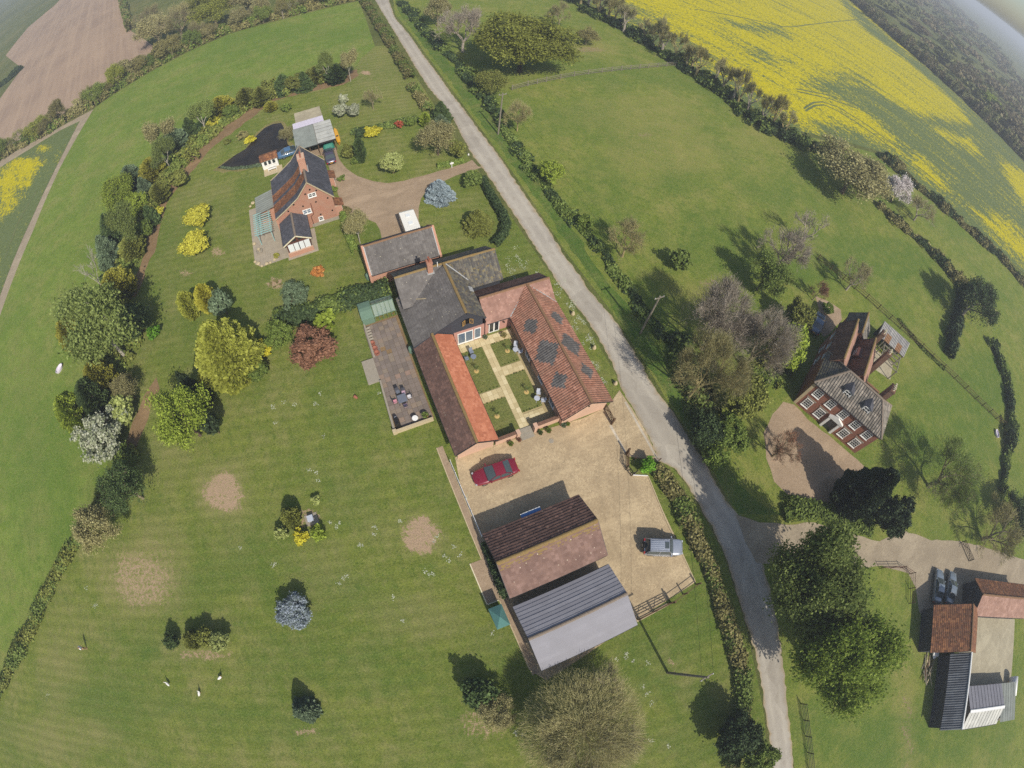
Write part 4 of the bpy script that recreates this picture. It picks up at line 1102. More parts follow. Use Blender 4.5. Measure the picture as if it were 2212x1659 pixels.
m = MB(); hipdeck(m, (-.25, -.25, EV), (FL + .25, -.25, EV), (0, DP / 2 + .25, RG - EV), 3.05, 3.05); part('roof_deck', m, 'timber_brown', t, parent=o, world=False)
m = MB(); hipslope(m, (FL + .25, DP + .25, EV), (-.25, DP + .25, EV), (0, -DP / 2 - .25, RG - EV), 3.05, 3.05, seed=202, **kw); o = part('roof_slope', m, 'tile_deep', t, world=False)
m = MB(); hipslope(m, (-.25, DP + .25, EV), (-.25, -.25, EV), (3.05, 0, RG - EV), DP / 2 + .25, DP / 2 + .25, seed=203, tw=.3, ch=.34, kind='plain', amp=0, step=.03); o = part('roof_slope', m, 'tile_dark', t, world=False)  # unlit west hip: its shade is put in with darker tiles
m = MB(); hipdeck(m, (-.25, DP + .25, EV), (-.25, -.25, EV), (3.05, 0, RG - EV), DP / 2 + .25, DP / 2 + .25); part('roof_deck', m, 'timber_brown', t, parent=o, world=False)
m = MB(); hipslope(m, (FL + .25, -.25, EV), (FL + .25, DP + .25, EV), (-3.05, 0, RG - EV), DP / 2 + .25, DP / 2 + .25, seed=204, **kw); o = part('roof_slope', m, 'tile_pale', t, world=False)
m = MB(); hipdeck(m, (FL + .25, -.25, EV), (FL + .25, DP + .25, EV), (-3.05, 0, RG - EV), DP / 2 + .25, DP / 2 + .25); part('roof_deck', m, 'timber_brown', t, parent=o, world=False)
m = MB()
A, B = Vector((2.8, DP / 2, RG + .02)), Vector((FL - 2.8, DP / 2, RG + .02))
ridge_caps(m, A, B, .14); ridge_caps(m, (-.25, -.25, EV + .04), A, .12); ridge_caps(m, (-.25, DP + .25, EV + .04), A, .12); ridge_caps(m, (FL + .25, -.25, EV + .04), B, .12); ridge_caps(m, (FL + .25, DP + .25, EV + .04), B, .12)
part('ridge_tiles', m, 'ridge_grey', t, world=False)
m = MB(); m.tube([(-.2, -.33, EV - .06), (FL + .2, -.33, EV - .06)], .06, 6); part('gutter', m, 'gutter_black', t, world=False)
for x in (1.35, 3.5, 5.7, 7.9, 10.05):
    vwindow(t, (x, -.002, 4.2), X, -Y, 1.15, 1.55, 3, 4, fw=.1, world=False, depth=.07)
for x in (1.35, 3.5, 7.9, 10.05):
    vwindow(t, (x, -.002, 1.55), X, -Y, 1.15, 1.7, 3, 4, fw=.1, world=False, depth=.07)
    m = MB(); m.obox((x, -.01, 2.62), (X, Y, Z), (.75, .03, .12)); part('window_arch', m, 'stone_grey', t, world=False)
m = MB(); m.box(5.1, 6.3, -.05, .01, .05, 2.3); o = part('front_door', m, 'glass_dark', t, world=False)
m = MB()
for x in (4.85, 6.55): m.box(x - .17, x + .17, -.28, .0, .02, 2.5)
m.box(4.55, 6.85, -.35, 0, 2.5, 2.75); m.poly([(4.5, -.36, 2.75), (6.9, -.36, 2.75), (5.7, -.36, 3.35)]); m.quad((4.5, -.36, 2.75), (5.7, -.36, 3.35), (5.7, 0, 3.35), (4.5, 0, 2.75)); m.quad((5.7, -.36, 3.35), (6.9, -.36, 2.75), (6.9, 0, 2.75), (5.7, 0, 3.35))
part('door_case', m, 'white_paint', t, parent=o, world=False)
# dormers on the front slope
for x in (4.1, 7.4):
    yb = .75; z0 = EV + (yb + .25) * (RG - EV) / (DP / 2 + .25)
    m = MB(); prism(m, [(x - .62, z0 - .25), (x + .62, z0 - .25), (x + .62, z0 + .85), (x, z0 + 1.25), (x - .62, z0 + .85)], 'y', yb, yb + 1.55); o = part('dormer', m, 'lead', t, world=False)
    m = MB(); deck(m, (x - .75, yb - .15, z0 + .78), (x - .75, yb + 1.75, z0 + .78), (.75, 0, .52), .05, 0); deck(m, (x + .75, yb + 1.75, z0 + .78), (x + .75, yb - .15, z0 + .78), (-.75, 0, .52), .05, 0); part('dormer_roof', m, 'tile_charcoal', t, parent=o, world=False)
    c = Vector((x, yb - .002, z0 + .35)); mw = MB()
    for sx in (-1, 1): mw.obox(c + X * sx * .45 - Y * .03, (X, Y, Z), (.06, .04, .5))
    for sz in (-1, 0, 1): mw.obox(c + Z * sz * .46 - Y * .03, (X, Y, Z), (.4, .04, .04))
    mw.obox(c - Y * .03, (X, Y, Z), (.03, .035, .45)); part('dormer_frame', mw, 'white_paint', t, parent=o, world=False)
    mw = MB(); mw.obox(c - Y * .012, (X, Y, Z), (.42, .012, .45)); part('pane', mw, 'glass_dark', t, parent=o, world=False)
# rear wings: west slopes coloured darker for shade, east slopes paler for sun
for k, (r, lo, hi, q0, q1, hr, ze, mats) in enumerate(((1.5, -.05, 3.25, 4.0, 12.4, 8.0, 5.5, ('tile_deep', 'tile_salmon')), (4.95, 3.25, 6.7, 4.0, 11.7, 8.0, 5.6, ('tile_deep', 'tile_salmon')), (3.1, 1.0, 5.0, 11.8, 16.7, 7.0, 4.8, ('tile_dark', 'tile_pale')))):
    gable(t, 'y', r, q0, q1, lo, hi, hr, ze, ze, mats, ('plain', 'plain'), .3, .32, wall='brick_red', ridge='lichen', seed=210 + k * 5, inset=.15, world=False)
for q, zz in ((6.5, 4.3), (8.6, 4.3), (10.8, 4.3), (7.5, 1.6), (10, 1.6)):
    vwindow(t, (.10, q, zz), Y, -X, .95, 1.3, 2, 3, world=False, pane='glass_sky')
m = MB(); prism(m, [(3.3, 5.6), (4.7, 5.6), (4.7, 6.9), (3.3, 6.9)], 'y', 7.6, 9.2); o = part('dormer', m, 'mahogany', t, world=False)
vwindow(t, (3.29, 8.4, 6.4), Y, -X, 1.0, .7, 2, 1, world=False)
# low east range and its tall stacks
gable(t, 'x', 7.3, 6.4, 9.6, 5.6, 9.0, 4.6, 2.9, 2.9, ('tile_rust', 'tile_deep'), ('plain', 'plain'), .3, .32, wall='brick_brown', ridge='ridge_red', seed=231, world=False)
chimney(t, 9.2, 4.6, .7, 1.3, 2.5, 9.2, 'brick_brown', 3, world=False, pot_mat='cream_paint', flash=False)
chimney(t, 7.4, 10.4, .7, .9, 2.5, 8.6, 'brick_brown', 2, world=False, pot_mat='cream_paint', flash=False)
chimney(t, 6.2, 14.6, .6, .9, 2.5, 7.6, 'brick_brown', 2, world=False, pot_mat='cream_paint', flash=False)
m = MB(); m.box(5.0, 6.6, 12.2, 15.5, 0, 3.0); part('rear_store', m, 'render_cream', t, world=False)
m = MB(); slope(m, (6.8, 12.0, 3.0), (6.8, 15.7, 3.0), (-1.9, 0, .9), .3, .32, 'plain', 0, .03, 240); part('store_roof', m, 'tile_salmon', t, world=False)
MAN = t
# open cart shed and terrace beyond the manor
def mp(p, q, z=0):
    a = radians(-63.5); return Vector((base.x + p * cos(a) - q * sin(a), base.y + p * sin(a) + q * cos(a), z))
t = thing('cart_shed', 'open cart shed with striped corrugated roof and rust patches behind the manor', 'shed', mp(7.8, 20.3), rz=radians(-63.5))
def rust(x, y): return 1 if (abs(x - 1.8) < .55 and abs(y - 1.3) < .6) or (abs(x - 4.2) < .5 and abs(y - 1.2) < .5) else 0
plain('rust_sheet', rgb('9a7656'), rgb('866448'), 4, .8, .2)
m = MB(); slope(m, (-.1, 0, 2.3), (5.6, 0, 2.3), (0, 2.7, 1.0), .26, 1.4, 'corr', .09, 0, 250, sel=rust); o = part('roof_sheet', m, ['corrugated', 'rust_sheet'], t, world=False)
m = MB(); deck(m, (-.1, 0, 2.24), (5.6, 0, 2.24), (0, 2.7, 1.0)); part('roof_deck', m, 'timber_brown', t, parent=o, world=False)
m = MB(); m.box(0, 5.5, 2.45, 2.6, 0, 3.0); part('back_wall', m, 'board_black', t, world=False)
for x in (.1, 1.4, 2.75, 4.1, 5.4):
    m = MB(); m.box(x - .08, x + .08, .05, .21, 0, 2.2); part('post', m, 'timber_grey', t, world=False)
sheet('terrace', [mp(8.8, 15.8), mp(13.3, 16.6), mp(13.0, 20.2), mp(9.0, 20.0)], .014, 'concrete_yard')
t = thing('terrace_frame', 'weathered timber frame of beams standing on the terrace behind the manor', 'pergola', mp(9.2, 16.2), rz=radians(-63.5))
for x in (.2, 3.6):
    for y in (.2, 3.4):
        m = MB(); m.box(x - .07, x + .07, y - .07, y + .07, .02, 2.1); part('post', m, 'timber_grey', t, world=False)
for y in (.2, 1.3, 2.4, 3.4):
    m = MB(); m.box(0, 3.8, y - .06, y + .06, 2.1, 2.24); part('beam', m, 'timber_grey', t, world=False)
for x in (.2, 3.6):
    m = MB(); m.box(x - .05, x + .05, 0, 3.6, 2.24, 2.34); part('rail', m, 'timber_grey', t, world=False)

# ------------------------------------------------------------------ farmstead at the right edge (axes p, q turned 38.5 degrees)
fb = G(2860 * .6777 + 480 * .16503, 1760 * .6777 + 690 * .16503, 2.6); fb.z = 0
FR = radians(-38.5)
def fp(p, q, z=0): return Vector((fb.x + p * cos(FR) - q * sin(FR), fb.y + p * sin(FR) + q * cos(FR), z))
def fthing(name, label, cat, p, q):
    o = thing(name, label, cat, fp(p, q), rz=FR); return o
t = fthing('tiled_barn', 'rusty plain-tiled barn at the farmyard near the two parked cars', 'barn', 5.5, -3.1)
gable(t, 'y', 0.1, -3.1, 3.1, -5.5, 5.2, 5.4, 2.6, 2.6, ('tile_rust', 'tile_rust'), ('plain', 'plain'), .3, .3, wall='board_black', ridge='ridge_red', seed=301, world=False)
t = fthing('ribbed_barn', 'long dark ribbed-roof barn with pale ridge running south from the tiled barn', 'barn', 7.1, -11.3)
gable(t, 'y', 0, -5.2, 5.05, -2.5, 2.5, 4.5, 2.5, 2.5, ('corrugated_dark', 'corrugated_dark'), ('corr', 'corr'), .32, 1.3, wall='board_black', ridge='white_paint', seed=311, world=False, amp=.09)
m = MB(); m.box(.1, .45, -5.2, 5.0, 4.28, 4.36); part('ridge_strip', m, 'white_paint', t, world=False)
t = fthing('red_roof_barn', 'farmyard barn with salmon red roof along the concrete yard', 'barn', 17, 1.7)
gable(t, 'x', 0, -7.3, 8, -2.7, 2.6, 4.2, 2.6, 2.6, ('tile_salmon', 'tile_rust'), ('plain', 'plain'), .3, .32, wall='board_black', ridge='ridge_red', seed=321, world=False)
t = fthing('slate_shed', 'low grey-roofed shed with pale ridge at the foot of the concrete yard', 'shed', 14.4, -14.2)
gable(t, 'x', 0, -4.6, 4.9, -2.6, 3.4, 3.5, 2.4, 2.4, ('sheet_pale', 'sheet_grey'), ('rib', 'rib'), .9, 3, wall='timber_grey', ridge='white_paint', seed=331, world=False)
m = MB(); m.box(-4.6, 4.9, -.35, .05, 3.52, 3.6); part('ridge_strip', m, 'white_paint', t, world=False)
t = fthing('lean_to_shed', 'small grey-green lean-to beside the low grey-roofed shed', 'shed', 21.6, -13)
m = MB(); m.box(-2.2, 2.2, -3.4, 2.0, 0, 2.3); part('wall', m, 'timber_grey', t, world=False)
m = MB(); slope(m, (-2.3, 2.2, 2.35), (2.3, 2.2, 2.35), (0, -5.8, .7), .8, 6, 'rib', .03, 0, 341); part('roof_sheet', m, 'sheet_green', t, world=False)
t = fthing('storage_tank', 'pale round storage tank at the edge of the farmyard', 'tank', 25.2, -11.5)
m = MB(); m.tube([(0, -1.6, 1.1), (0, -1.5, 1.1), (0, 1.5, 1.1), (0, 1.6, 1.1)], [.5, .8, .8, .5], 16); part('drum', m, 'white_paint', t, world=False, smooth=True)
for y in (-1, 1):
    m = MB(); m.box(-.5, .5, y - .1, y + .1, 0, .5); part('cradle', m, 'stone_grey', t, world=False)
sheet('farmyard', [fp(10.2, -.7), fp(26, -.7), fp(26, -11), fp(9.6, -11)], .024, 'concrete_yard')
# old timber heap and white scraps west of the ribbed barn
rr = random.Random(5)
t = fthing('timber_pile', 'heap of loose old timbers and white boards beside the ribbed barn', 'timber pile', 2.6, -8.2)
for i in range(16):
    a = rr.gauss(1.45, .35); L = rr.uniform(1.2, 2.8); c = Vector((rr.uniform(-.8, .8), rr.uniform(-1.2, 1.2), .08 + rr.random() * .35)); d = Vector((cos(a), sin(a), rr.uniform(-.08, .08))) * L / 2
    m = MB(); m.bar(c - d, c + d, rr.uniform(.08, .16), .06); part('timber', m, rr.choice(['timber_grey', 'timber_brown', 'stone_pale']), t, world=False)
for i in range(4):
    m = MB(); m.obox((rr.uniform(.2, 1.4), rr.uniform(1.6, 2.6), .3 + .1 * i), (Vector((cos(i), sin(i), .1)).normalized(), Vector((-sin(i), cos(i), 0)), Z), (.7, .35, .02)); part('board', m, 'white_paint', t, world=False)

# ------------------------------------------------------------------ vegetation
leafmat('leaf_dark', rgb('364626'), rgb('4c5e34'), rgb('647644'), .2)
leafmat('leaf_yew', rgb('263220'), rgb('344028'), rgb('465436'), .12)
leafmat('leaf_olive', rgb('5c602c'), rgb('747836'), rgb('8c9048'), .2)
leafmat('leaf_goldolive', rgb('706e2a'), rgb('8e8c34'), rgb('a8a446'), .2)
leafmat('leaf_gold', rgb('949030'), rgb('b0aa3a'), rgb('c8c450'), .2)
leafmat('leaf_yellow', rgb('aca428'), rgb('c8be34'), rgb('dcd44c'), .25)
leafmat('leaf_lime', rgb('74842c'), rgb('8c9c38'), rgb('a4b24a'), .25)
leafmat('leaf_pale', rgb('8a9450'), rgb('a2aa62'), rgb('b8be7a'), .25)
leafmat('leaf_spring', rgb('5a6c2e'), rgb('72843a'), rgb('8c9c4c'), .35)
leafmat('leaf_bright', rgb('567c24'), rgb('6a962c'), rgb('80b03a'), .3)
leafmat('leaf_birch', rgb('6a763c'), rgb('828e4c'), rgb('9aa660'), .4)
leafmat('leaf_blue', rgb('6c7a7e'), rgb('8a989c'), rgb('aab6ba'), .1)
leafmat('leaf_twig', rgb('8a7e6e'), rgb('a29684'), rgb('bab09e'), .3)
leafmat('leaf_chestnut', rgb('66782e'), rgb('82943c'), rgb('a0b050'), .45)
leafmat('leaf_ivy', rgb('5c6a34'), rgb('768444'), rgb('929e58'), .4)
leafmat('leaf_bluebush', rgb('566058'), rgb('727c7c'), rgb('949ca6'), .15)
leafmat('leaf_bluegrey', rgb('4c5c42'), rgb('627254'), rgb('7a8a6a'), .2)
leafmat('leaf_copper', rgb('6a4c3a'), rgb('845e48'), rgb('9a7259'), .2)
leafmat('leaf_orange', rgb('a86c34'), rgb('c28444'), rgb('d49a5a'), .2)
leafmat('leaf_white', rgb('7c8460'), rgb('9a9e80'), rgb('bcbca6'), .2)
leafmat('leaf_blossom', rgb('b4aaa4'), rgb('cfc6c0'), rgb('e4dcd8'), .2)
leafmat('leaf_bud', rgb('807a52'), rgb('9a9462'), rgb('b4ac7c'), .3)
leafmat('leaf_sungold', rgb('868a34'), rgb('a2a642'), rgb('bec05a'), .3)
leafmat('leaf_fresh', rgb('627032'), rgb('7a883e'), rgb('929e50'), .3)
leafmat('leaf_oak', rgb('747834'), rgb('8e923e'), rgb('a8ac50'), .4)
leafmat('leaf_hedge', rgb('50602a'), rgb('667636'), rgb('7e8c48'), .2)
leafmat('leaf_hedgebrown', rgb('66623a'), rgb('7e7848'), rgb('968e5c'), .2)
leafmat('leaf_darkhedge', rgb('2a3620'), rgb('3a4a2a'), rgb('4e5e38'), .15)
leafmat('leaf_wood', rgb('6a6046'), rgb('7c7254'), rgb('8c8462'), .2)
leafmat('leaf_woodgreen', rgb('585c38'), rgb('6e7246'), rgb('848654'), .2)
leafmat('leaf_red', rgb('84402c'), rgb('a0503a'), rgb('b8684a'), .2)
plain('bark', rgb('6a5c4a'), rgb('4e4336'), 8, .95, .1, stretch=(2, 2, .4))
plain('bark_dark', rgb('443c32'), rgb('332d26'), 8, .95, .1)
plain('bark_pale', rgb('b4ac9c'), rgb('8c8476'), 8, .9, .1)
plain('twig_brown', rgb('968a6e'), rgb('766c54'), 8, .95, .1)
plain('twig_grey', rgb('aca090'), rgb('8a8072'), 8, .95, .1)
plain('twig_gold', rgb('a29468'), rgb('82754e'), 8, .95, .1)

def quadmesh(name, C, U, V):
    n = len(C)
    P = np.empty((n, 4, 3), np.float32)
    P[:, 0] = C - U - V; P[:, 1] = C + U - V; P[:, 2] = C + U + V; P[:, 3] = C - U + V
    me = bpy.data.meshes.new(name)
    me.vertices.add(4 * n); me.vertices.foreach_set('co', P.ravel())
    me.loops.add(4 * n); me.loops.foreach_set('vertex_index', np.arange(4 * n, dtype=np.int32))
    me.polygons.add(n); me.polygons.foreach_set('loop_start', np.arange(0, 4 * n, 4, dtype=np.int32))
    me.polygons.foreach_set('loop_total', np.full(n, 4, np.int32))
    me.update(calc_edges=True)
    return me

def unit(a): return a / np.maximum(np.linalg.norm(a, axis=1, keepdims=True), 1e-9)

def leaves(C, N, size, rg_, asp=1.0, jit=.7):
    """leaf quads at C facing roughly N"""
    n = len(C); N = unit(N + rg_.normal(0, jit, (n, 3)))
    T = unit(np.cross(N, rg_.normal(0, 1, (n, 3)))); B = np.cross(N, T)
    s = size * rg_.uniform(.6, 1.3, (n, 1))
    return C, T * s * asp, B * s

def crown_round(seed, n=5000, k=70, leaf=.075, rz=.42, zc=.58, hollow=.55, flat=0.0):
    """broadleaf crown: leaf clumps through an uneven ellipsoid, unit radius, unit height"""
    g = np.random.default_rng(seed)
    d = unit(g.normal(0, 1, (k, 3))); rad = g.uniform(hollow, 1.0, (k, 1)) ** .6
    lob = 1 + .16 * np.sin(3 * np.arctan2(d[:, 1], d[:, 0]) + seed) + .1 * np.sin(5 * np.arctan2(d[:, 1], d[:, 0]) + 2 * seed)
    c = d * rad * lob[:, None] * .84
    cs = g.uniform(.14, .30, k) * (1.0 if n < 6000 else .82)
    idx = g.integers(0, k, n)
    dd = unit(g.normal(0, 1, (n, 3))); dd[:, 2] = np.abs(dd[:, 2]) * .8 + dd[:, 2] * .2
    q = c[idx] + dd * cs[idx, None] * np.where(g.random((n, 1)) < .14, g.uniform(1.0, 1.7, (n, 1)), g.uniform(.4, 1.1, (n, 1)))
    N = unit(dd + .5 * unit(q))
    q = q * np.array([1, 1, rz]) + np.array([0, 0, zc])
    C, U, V = leaves(q, N, leaf, g)
    U[:, 2] *= rz * 1.3; V[:, 2] *= rz * 1.3
    return quadmesh('crown', C, U, V)

def crown_conifer(seed, n=3600, prof=None, leaf=.06, up=.35, asp=2.2, base=.04):
    """conifer: sprays of needles pointing out from the stem, unit radius at the foot, unit height"""
    g = np.random.default_rng(seed)
    prof = prof or (lambda t: (1 - t) ** .75)
    t = g.random(n * 3); t = t[g.random(n * 3) < np.maximum(prof(t), .1)][:n]; n = len(t)
    az = g.random(n) * 2 * pi
    lay = .86 + .14 * np.sin(t * 26 + seed) + .08 * np.sin(az * 5 + seed * 1.7) + .06 * np.sin(az * 9 + t * 11)
    r = prof(t) * lay * g.uniform(.45, 1.0, n) ** .45
    C = np.stack([r * np.cos(az), r * np.sin(az), base + t * (1 - base)], 1)
    D = np.stack([np.cos(az), np.sin(az), np.full(n, up) + g.normal(0, .25, n)], 1); D = unit(D + g.normal(0, .22, (n, 3)))
    Nn = unit(np.cross(D, g.normal(0, 1, (n, 3))))
    s = leaf * g.uniform(.6, 1.35, (n, 1))
    U = D * s * asp; V = Nn * s
    U[:, 2] *= .5; V[:, 2] *= .5
    return quadmesh('crown', C, U, V)

def branch_mesh(seed, levels=5, spread=.55, n0=3, height=1.0, trunk=.30, rad=.035, shrink=.72, twig=.5, droop=0.0, minr=.0026, kids=(2, 4)):
    """bare limbs and twigs, unit height"""
    rr = random.Random(seed); mb = MB(); tips = []
    def grow(p, d, L, r, lv):
        q1 = p + d * L * .5 + Vector((rr.gauss(0, .06), rr.gauss(0, .06), 0)) * L
        q = p + d * L + Vector((rr.gauss(0, .1), rr.gauss(0, .1), -droop)) * L
        if lv <= 1:
            mb.tube([p, q], [max(r, minr), max(r * .5, minr * .5)], 3, cap=False); tips.append((p + q) / 2); tips.append(q)
        else:
            mb.tube([p, q1, q], [r, r * .85, r * .68], 5 if lv >= levels - 1 else 3, cap=False)
        if lv <= 0: return
        for _ in range(rr.randint(*kids)):
            nd = (d + Vector((rr.gauss(0, spread), rr.gauss(0, spread), rr.gauss(.08, spread * .6)))).normalized()
            st = p.lerp(q, rr.uniform(.55, 1.0)) if lv < levels else q
            grow(st, nd, L * shrink * rr.uniform(.75, 1.15), r * .6, lv - 1)
    mb.tube([(0, 0, -.01), (0, 0, trunk * .5), (rr.gauss(0, .01), rr.gauss(0, .01), trunk)], [rad * 1.3, rad, rad * .9], 7, cap=False)
    for i in range(n0):
        a = 2 * pi * i / n0 + rr.uniform(-.4, .4)
        grow(Vector((0, 0, trunk * rr.uniform(.75, 1))), Vector((cos(a) * spread, sin(a) * spread, rr.uniform(.5, .9))).normalized(), .26 * height, rad * .62, levels)
    return mb, np.array([tuple(t) for t in tips])

def fit_unit(mb, tips):
    v = np.array(mb.v); zt = v[:, 2].max(); r = np.percentile(np.hypot(v[:, 0], v[:, 1]), 98)
    s = np.array([1 / r, 1 / r, 1 / zt]); mb.v = [tuple(x) for x in v * s]
    return tips * s

PROTO = {}
def proto(kind):
    if kind in PROTO: return PROTO[kind]
    k, sd = kind.rsplit('#', 1); sd = int(sd); tr = None
    if k == 'round': cr = crown_round(sd, 4200, 70, .065)
    elif k == 'roundL': cr = crown_round(sd, 13000, 120, .034)
    elif k == 'looseL': cr = crown_round(sd, 7500, 90, .03, .44, .56, .35)
    elif k == 'spruceL': cr = crown_conifer(sd, 9500, None, .030, -.05, 2.8)
    elif k == 'cypressL': cr = crown_conifer(sd, 11000, lambda t: np.sin(np.clip(t * .82 + .2, 0, 1) * pi) ** .6, .032, .55, 2.4)
    elif k == 'big': cr = crown_round(sd, 30000, 190, .026, .44, .56, .45)
    elif k == 'loose': cr = crown_round(sd, 2600, 60, .055, .44, .56, .35)
    elif k == 'shrub': cr = crown_round(sd, 1500, 34, .11, .46, .5, .5)
    elif k == 'tiny': cr = crown_round(sd, 260, 14, .2, .46, .48, .4)
    elif k == 'spruce': cr = crown_conifer(sd, 4200, None, .05, -.05, 2.6)
    elif k == 'cypress': cr = crown_conifer(sd, 5200, lambda t: np.sin(np.clip(t * .82 + .2, 0, 1) * pi) ** .6, .05, .55, 2.4)
    elif k == 'fan': cr = crown_conifer(sd, 20000, lambda t: np.sin(np.clip(t * .75 + .27, 0, 1) * pi) ** .7, .028, .45, 3.0)
    elif k == 'plume': cr = crown_conifer(sd, 24000, lambda t: (1 - t) ** .6 * np.minimum(1, .55 + t * 3), .027, .35, 3.2)
    elif k == 'column': cr = crown_conifer(sd, 2400, lambda t: np.sin(np.clip(t * .9 + .08, 0, 1) * pi) ** .4, .07, 1.2, 2.0)
    elif k in ('bare', 'bigbare', 'birch', 'leafing', 'bigleaf', 'wisp', 'haze'):
        lv = {'bare': 5, 'bigbare': 6, 'birch': 4, 'leafing': 5, 'bigleaf': 5, 'wisp': 4, 'haze': 6}[k]
        mb, tips = branch_mesh(sd, lv, .6 if k not in ('birch', 'wisp') else .42, 4 if k not in ('birch', 'wisp') else 3, 1, .35 if k == 'birch' else (.3 if k == 'wisp' else .22), .018 if k == 'birch' else (.055 if k == 'wisp' else .03), .74, droop=.05 if k == 'birch' else 0,
                               minr=.0017 if k == 'bigbare' else .0026)
        tips = fit_unit(mb, tips); tr = mb.mesh('limbs')
        g = np.random.default_rng(sd)
        per = {'bare': 3, 'bigbare': 2, 'birch': 30, 'leafing': 11, 'bigleaf': 26, 'wisp': 3, 'haze': 2}[k]; sp = {'bare': .05, 'bigbare': .035, 'birch': .11, 'leafing': .075, 'bigleaf': .085, 'wisp': .08, 'haze': .04}[k]
        ls = {'bare': .0085, 'bigbare': .0062, 'birch': .015, 'leafing': .0145, 'bigleaf': .0125, 'wisp': .012, 'haze': .006}[k]
        q = np.repeat(tips, per, 0); q = q + g.normal(0, sp, q.shape) * np.array([1, 1, .6])
        if k in ('bigleaf', 'leafing'):
            kc = 40; dc = unit(g.normal(0, 1, (kc, 3))); dc[:, 2] = np.abs(dc[:, 2]) - .25; cc2 = dc * g.uniform(.55, .92, (kc, 1)) * np.array([1, 1, .42]) + np.array([0, 0, .55])
            ne = int(len(q) * (.8 if k == 'bigleaf' else .18)); ii = g.integers(0, kc, ne); ex = cc2[ii] + unit(g.normal(0, 1, (ne, 3))) * g.uniform(.05, .3, (ne, 1)) * np.array([1, 1, .5]); q = np.concatenate([q, ex])
        q = q[(q[:, 2] > .12)]
        cap_ = 56000 if k == 'bigleaf' else 16000
        if len(q) > cap_: q = q[g.choice(len(q), cap_, False)]
        if k in ('bare', 'bigbare', 'wisp', 'haze'):
            n_ = {'bare': 4600, 'bigbare': 15000, 'wisp': 2600, 'haze': 52000}[k]; q = tips[g.integers(0, len(tips), n_)]; q = q + g.normal(0, .04, q.shape)
            if k in ('haze', 'bigbare'):
                mk = g.random(n_) < (.62 if k == 'haze' else .22); dm = unit(g.normal(0, 1, (n_, 3))); dm[:, 2] = np.abs(dm[:, 2]) * 1.1 - .15; dm = dm * (g.random((n_, 1)) ** .4) * np.array([1.0, 1.0, .48]) + np.array([0, 0, .48]); q = np.where(mk[:, None], dm, q)
            cn = np.array([0, 0, .35]); D = unit(unit(q - cn) + g.normal(0, .45, q.shape) + np.array([0, 0, .25])); Ls = g.uniform(.5, 1.4, (n_, 1)) * (.038 if k in ('bigbare', 'haze') else .05)
            Nn = unit(np.cross(D, g.normal(0, 1, q.shape))); C = q + D * Ls * .6; U = D * Ls; V = Nn * {'bare': .0042, 'bigbare': .0027, 'wisp': .0075, 'haze': .0019}[k]
        else:
            C, U, V = leaves(q, unit(g.normal(0, 1, q.shape) + np.array([0, 0, .8])), ls, g, 1.5)
        U[:, 2] *= .6; V[:, 2] *= .6
        cr = quadmesh('twigs', C, U, V)
    if tr is None:
        mb = MB(); rr = random.Random(sd)
        k = k.rstrip('L'); th = .5 if k in ('round', 'big', 'loose') else (.3 if k in ('shrub', 'tiny') else .9)
        rd = .055 if k in ('round', 'loose') else (.05 if k == 'big' else .07)
        mb.tube([(0, 0, -.01), (0, 0, th * .5), (.02, .01, th)], [rd * 1.25, rd, rd * .5], 7, cap=False)
        if k in ('round', 'big', 'loose'):
            for i in range(6):
                a = i * 1.05 + rr.random(); z = th * rr.uniform(.55, .95)
                mb.tube([(0, 0, z), (.3 * cos(a), .3 * sin(a), z + .12), (.62 * cos(a), .62 * sin(a), z + .2 * rr.random() + .1)], [rd * .5, rd * .35, rd * .12], 5, cap=False)
        tr = mb.mesh('trunk')
    PROTO[kind] = (cr, tr); return PROTO[kind]

MESHMAT = {}
def with_mat(me, mat):
    key = (me.name, mat)
    if key not in MESHMAT:
        c = me.copy(); c.materials.clear(); add_mats(c, mat); MESHMAT[key] = c
    return MESHMAT[key]

def mlink(name, me, mat, parent, loc=(0, 0, 0), sc=None):
    # one shared mesh, its material set on the object
    if not me.materials: me.materials.append(MATS['bark'])
    o = link(name, me, parent, loc, 0, sc)
    o.material_slots[0].link = 'OBJECT'; o.material_slots[0].material = MATS[mat]
    return o

def plant_at(p, r, h, kind, leaf, name, label, cat, bark='bark', group=None):
    kk, sd_ = kind.split('#')
    if r > 1.9 and kk in ('round', 'loose', 'spruce', 'cypress'): kind = kk + 'L#' + sd_
    cr, tr = proto(kind)
    o = bpy.data.objects.new(name, None); COL.objects.link(o); o.empty_display_size = .2
    o.location = (p.x, p.y, 0); o.rotation_euler = (0, 0, rnd.uniform(0, 6.28)); o.scale = (r, r * rnd.uniform(.9, 1.1), h)
    tag(o, label, cat, group)
    
    mlink('trunk', tr, bark, o)
    if leaf: mlink('twigs' if kk in ('bare', 'bigbare', 'wisp', 'haze') else 'crown', cr, leaf, o)
    return o

def plant(cx, cy, rpx, h, kind, leaf, label, name='tree', cat='tree', bark='bark', group=None, zc=.55):
    """crown centre as surveyed in the photograph, height in metres"""
    z = zc * h; p = G(cx, cy, z); r = rpx * scale_at(cx, cy, z)
    return plant_at(p, r, h, kind, leaf, name, label, cat, bark, group)

ORD = 'first second third fourth fifth sixth seventh eighth ninth tenth eleventh twelfth thirteenth fourteenth fifteenth sixteenth seventeenth eighteenth nineteenth twentieth'.split()
ORD += ['twenty-' + w_ for w_ in ORD[:9]] + ['thirtieth'] + ['thirty-' + w_ for w_ in ORD[:9]] + ['fortieth'] + ['forty-' + w_ for w_ in ORD[:9]]

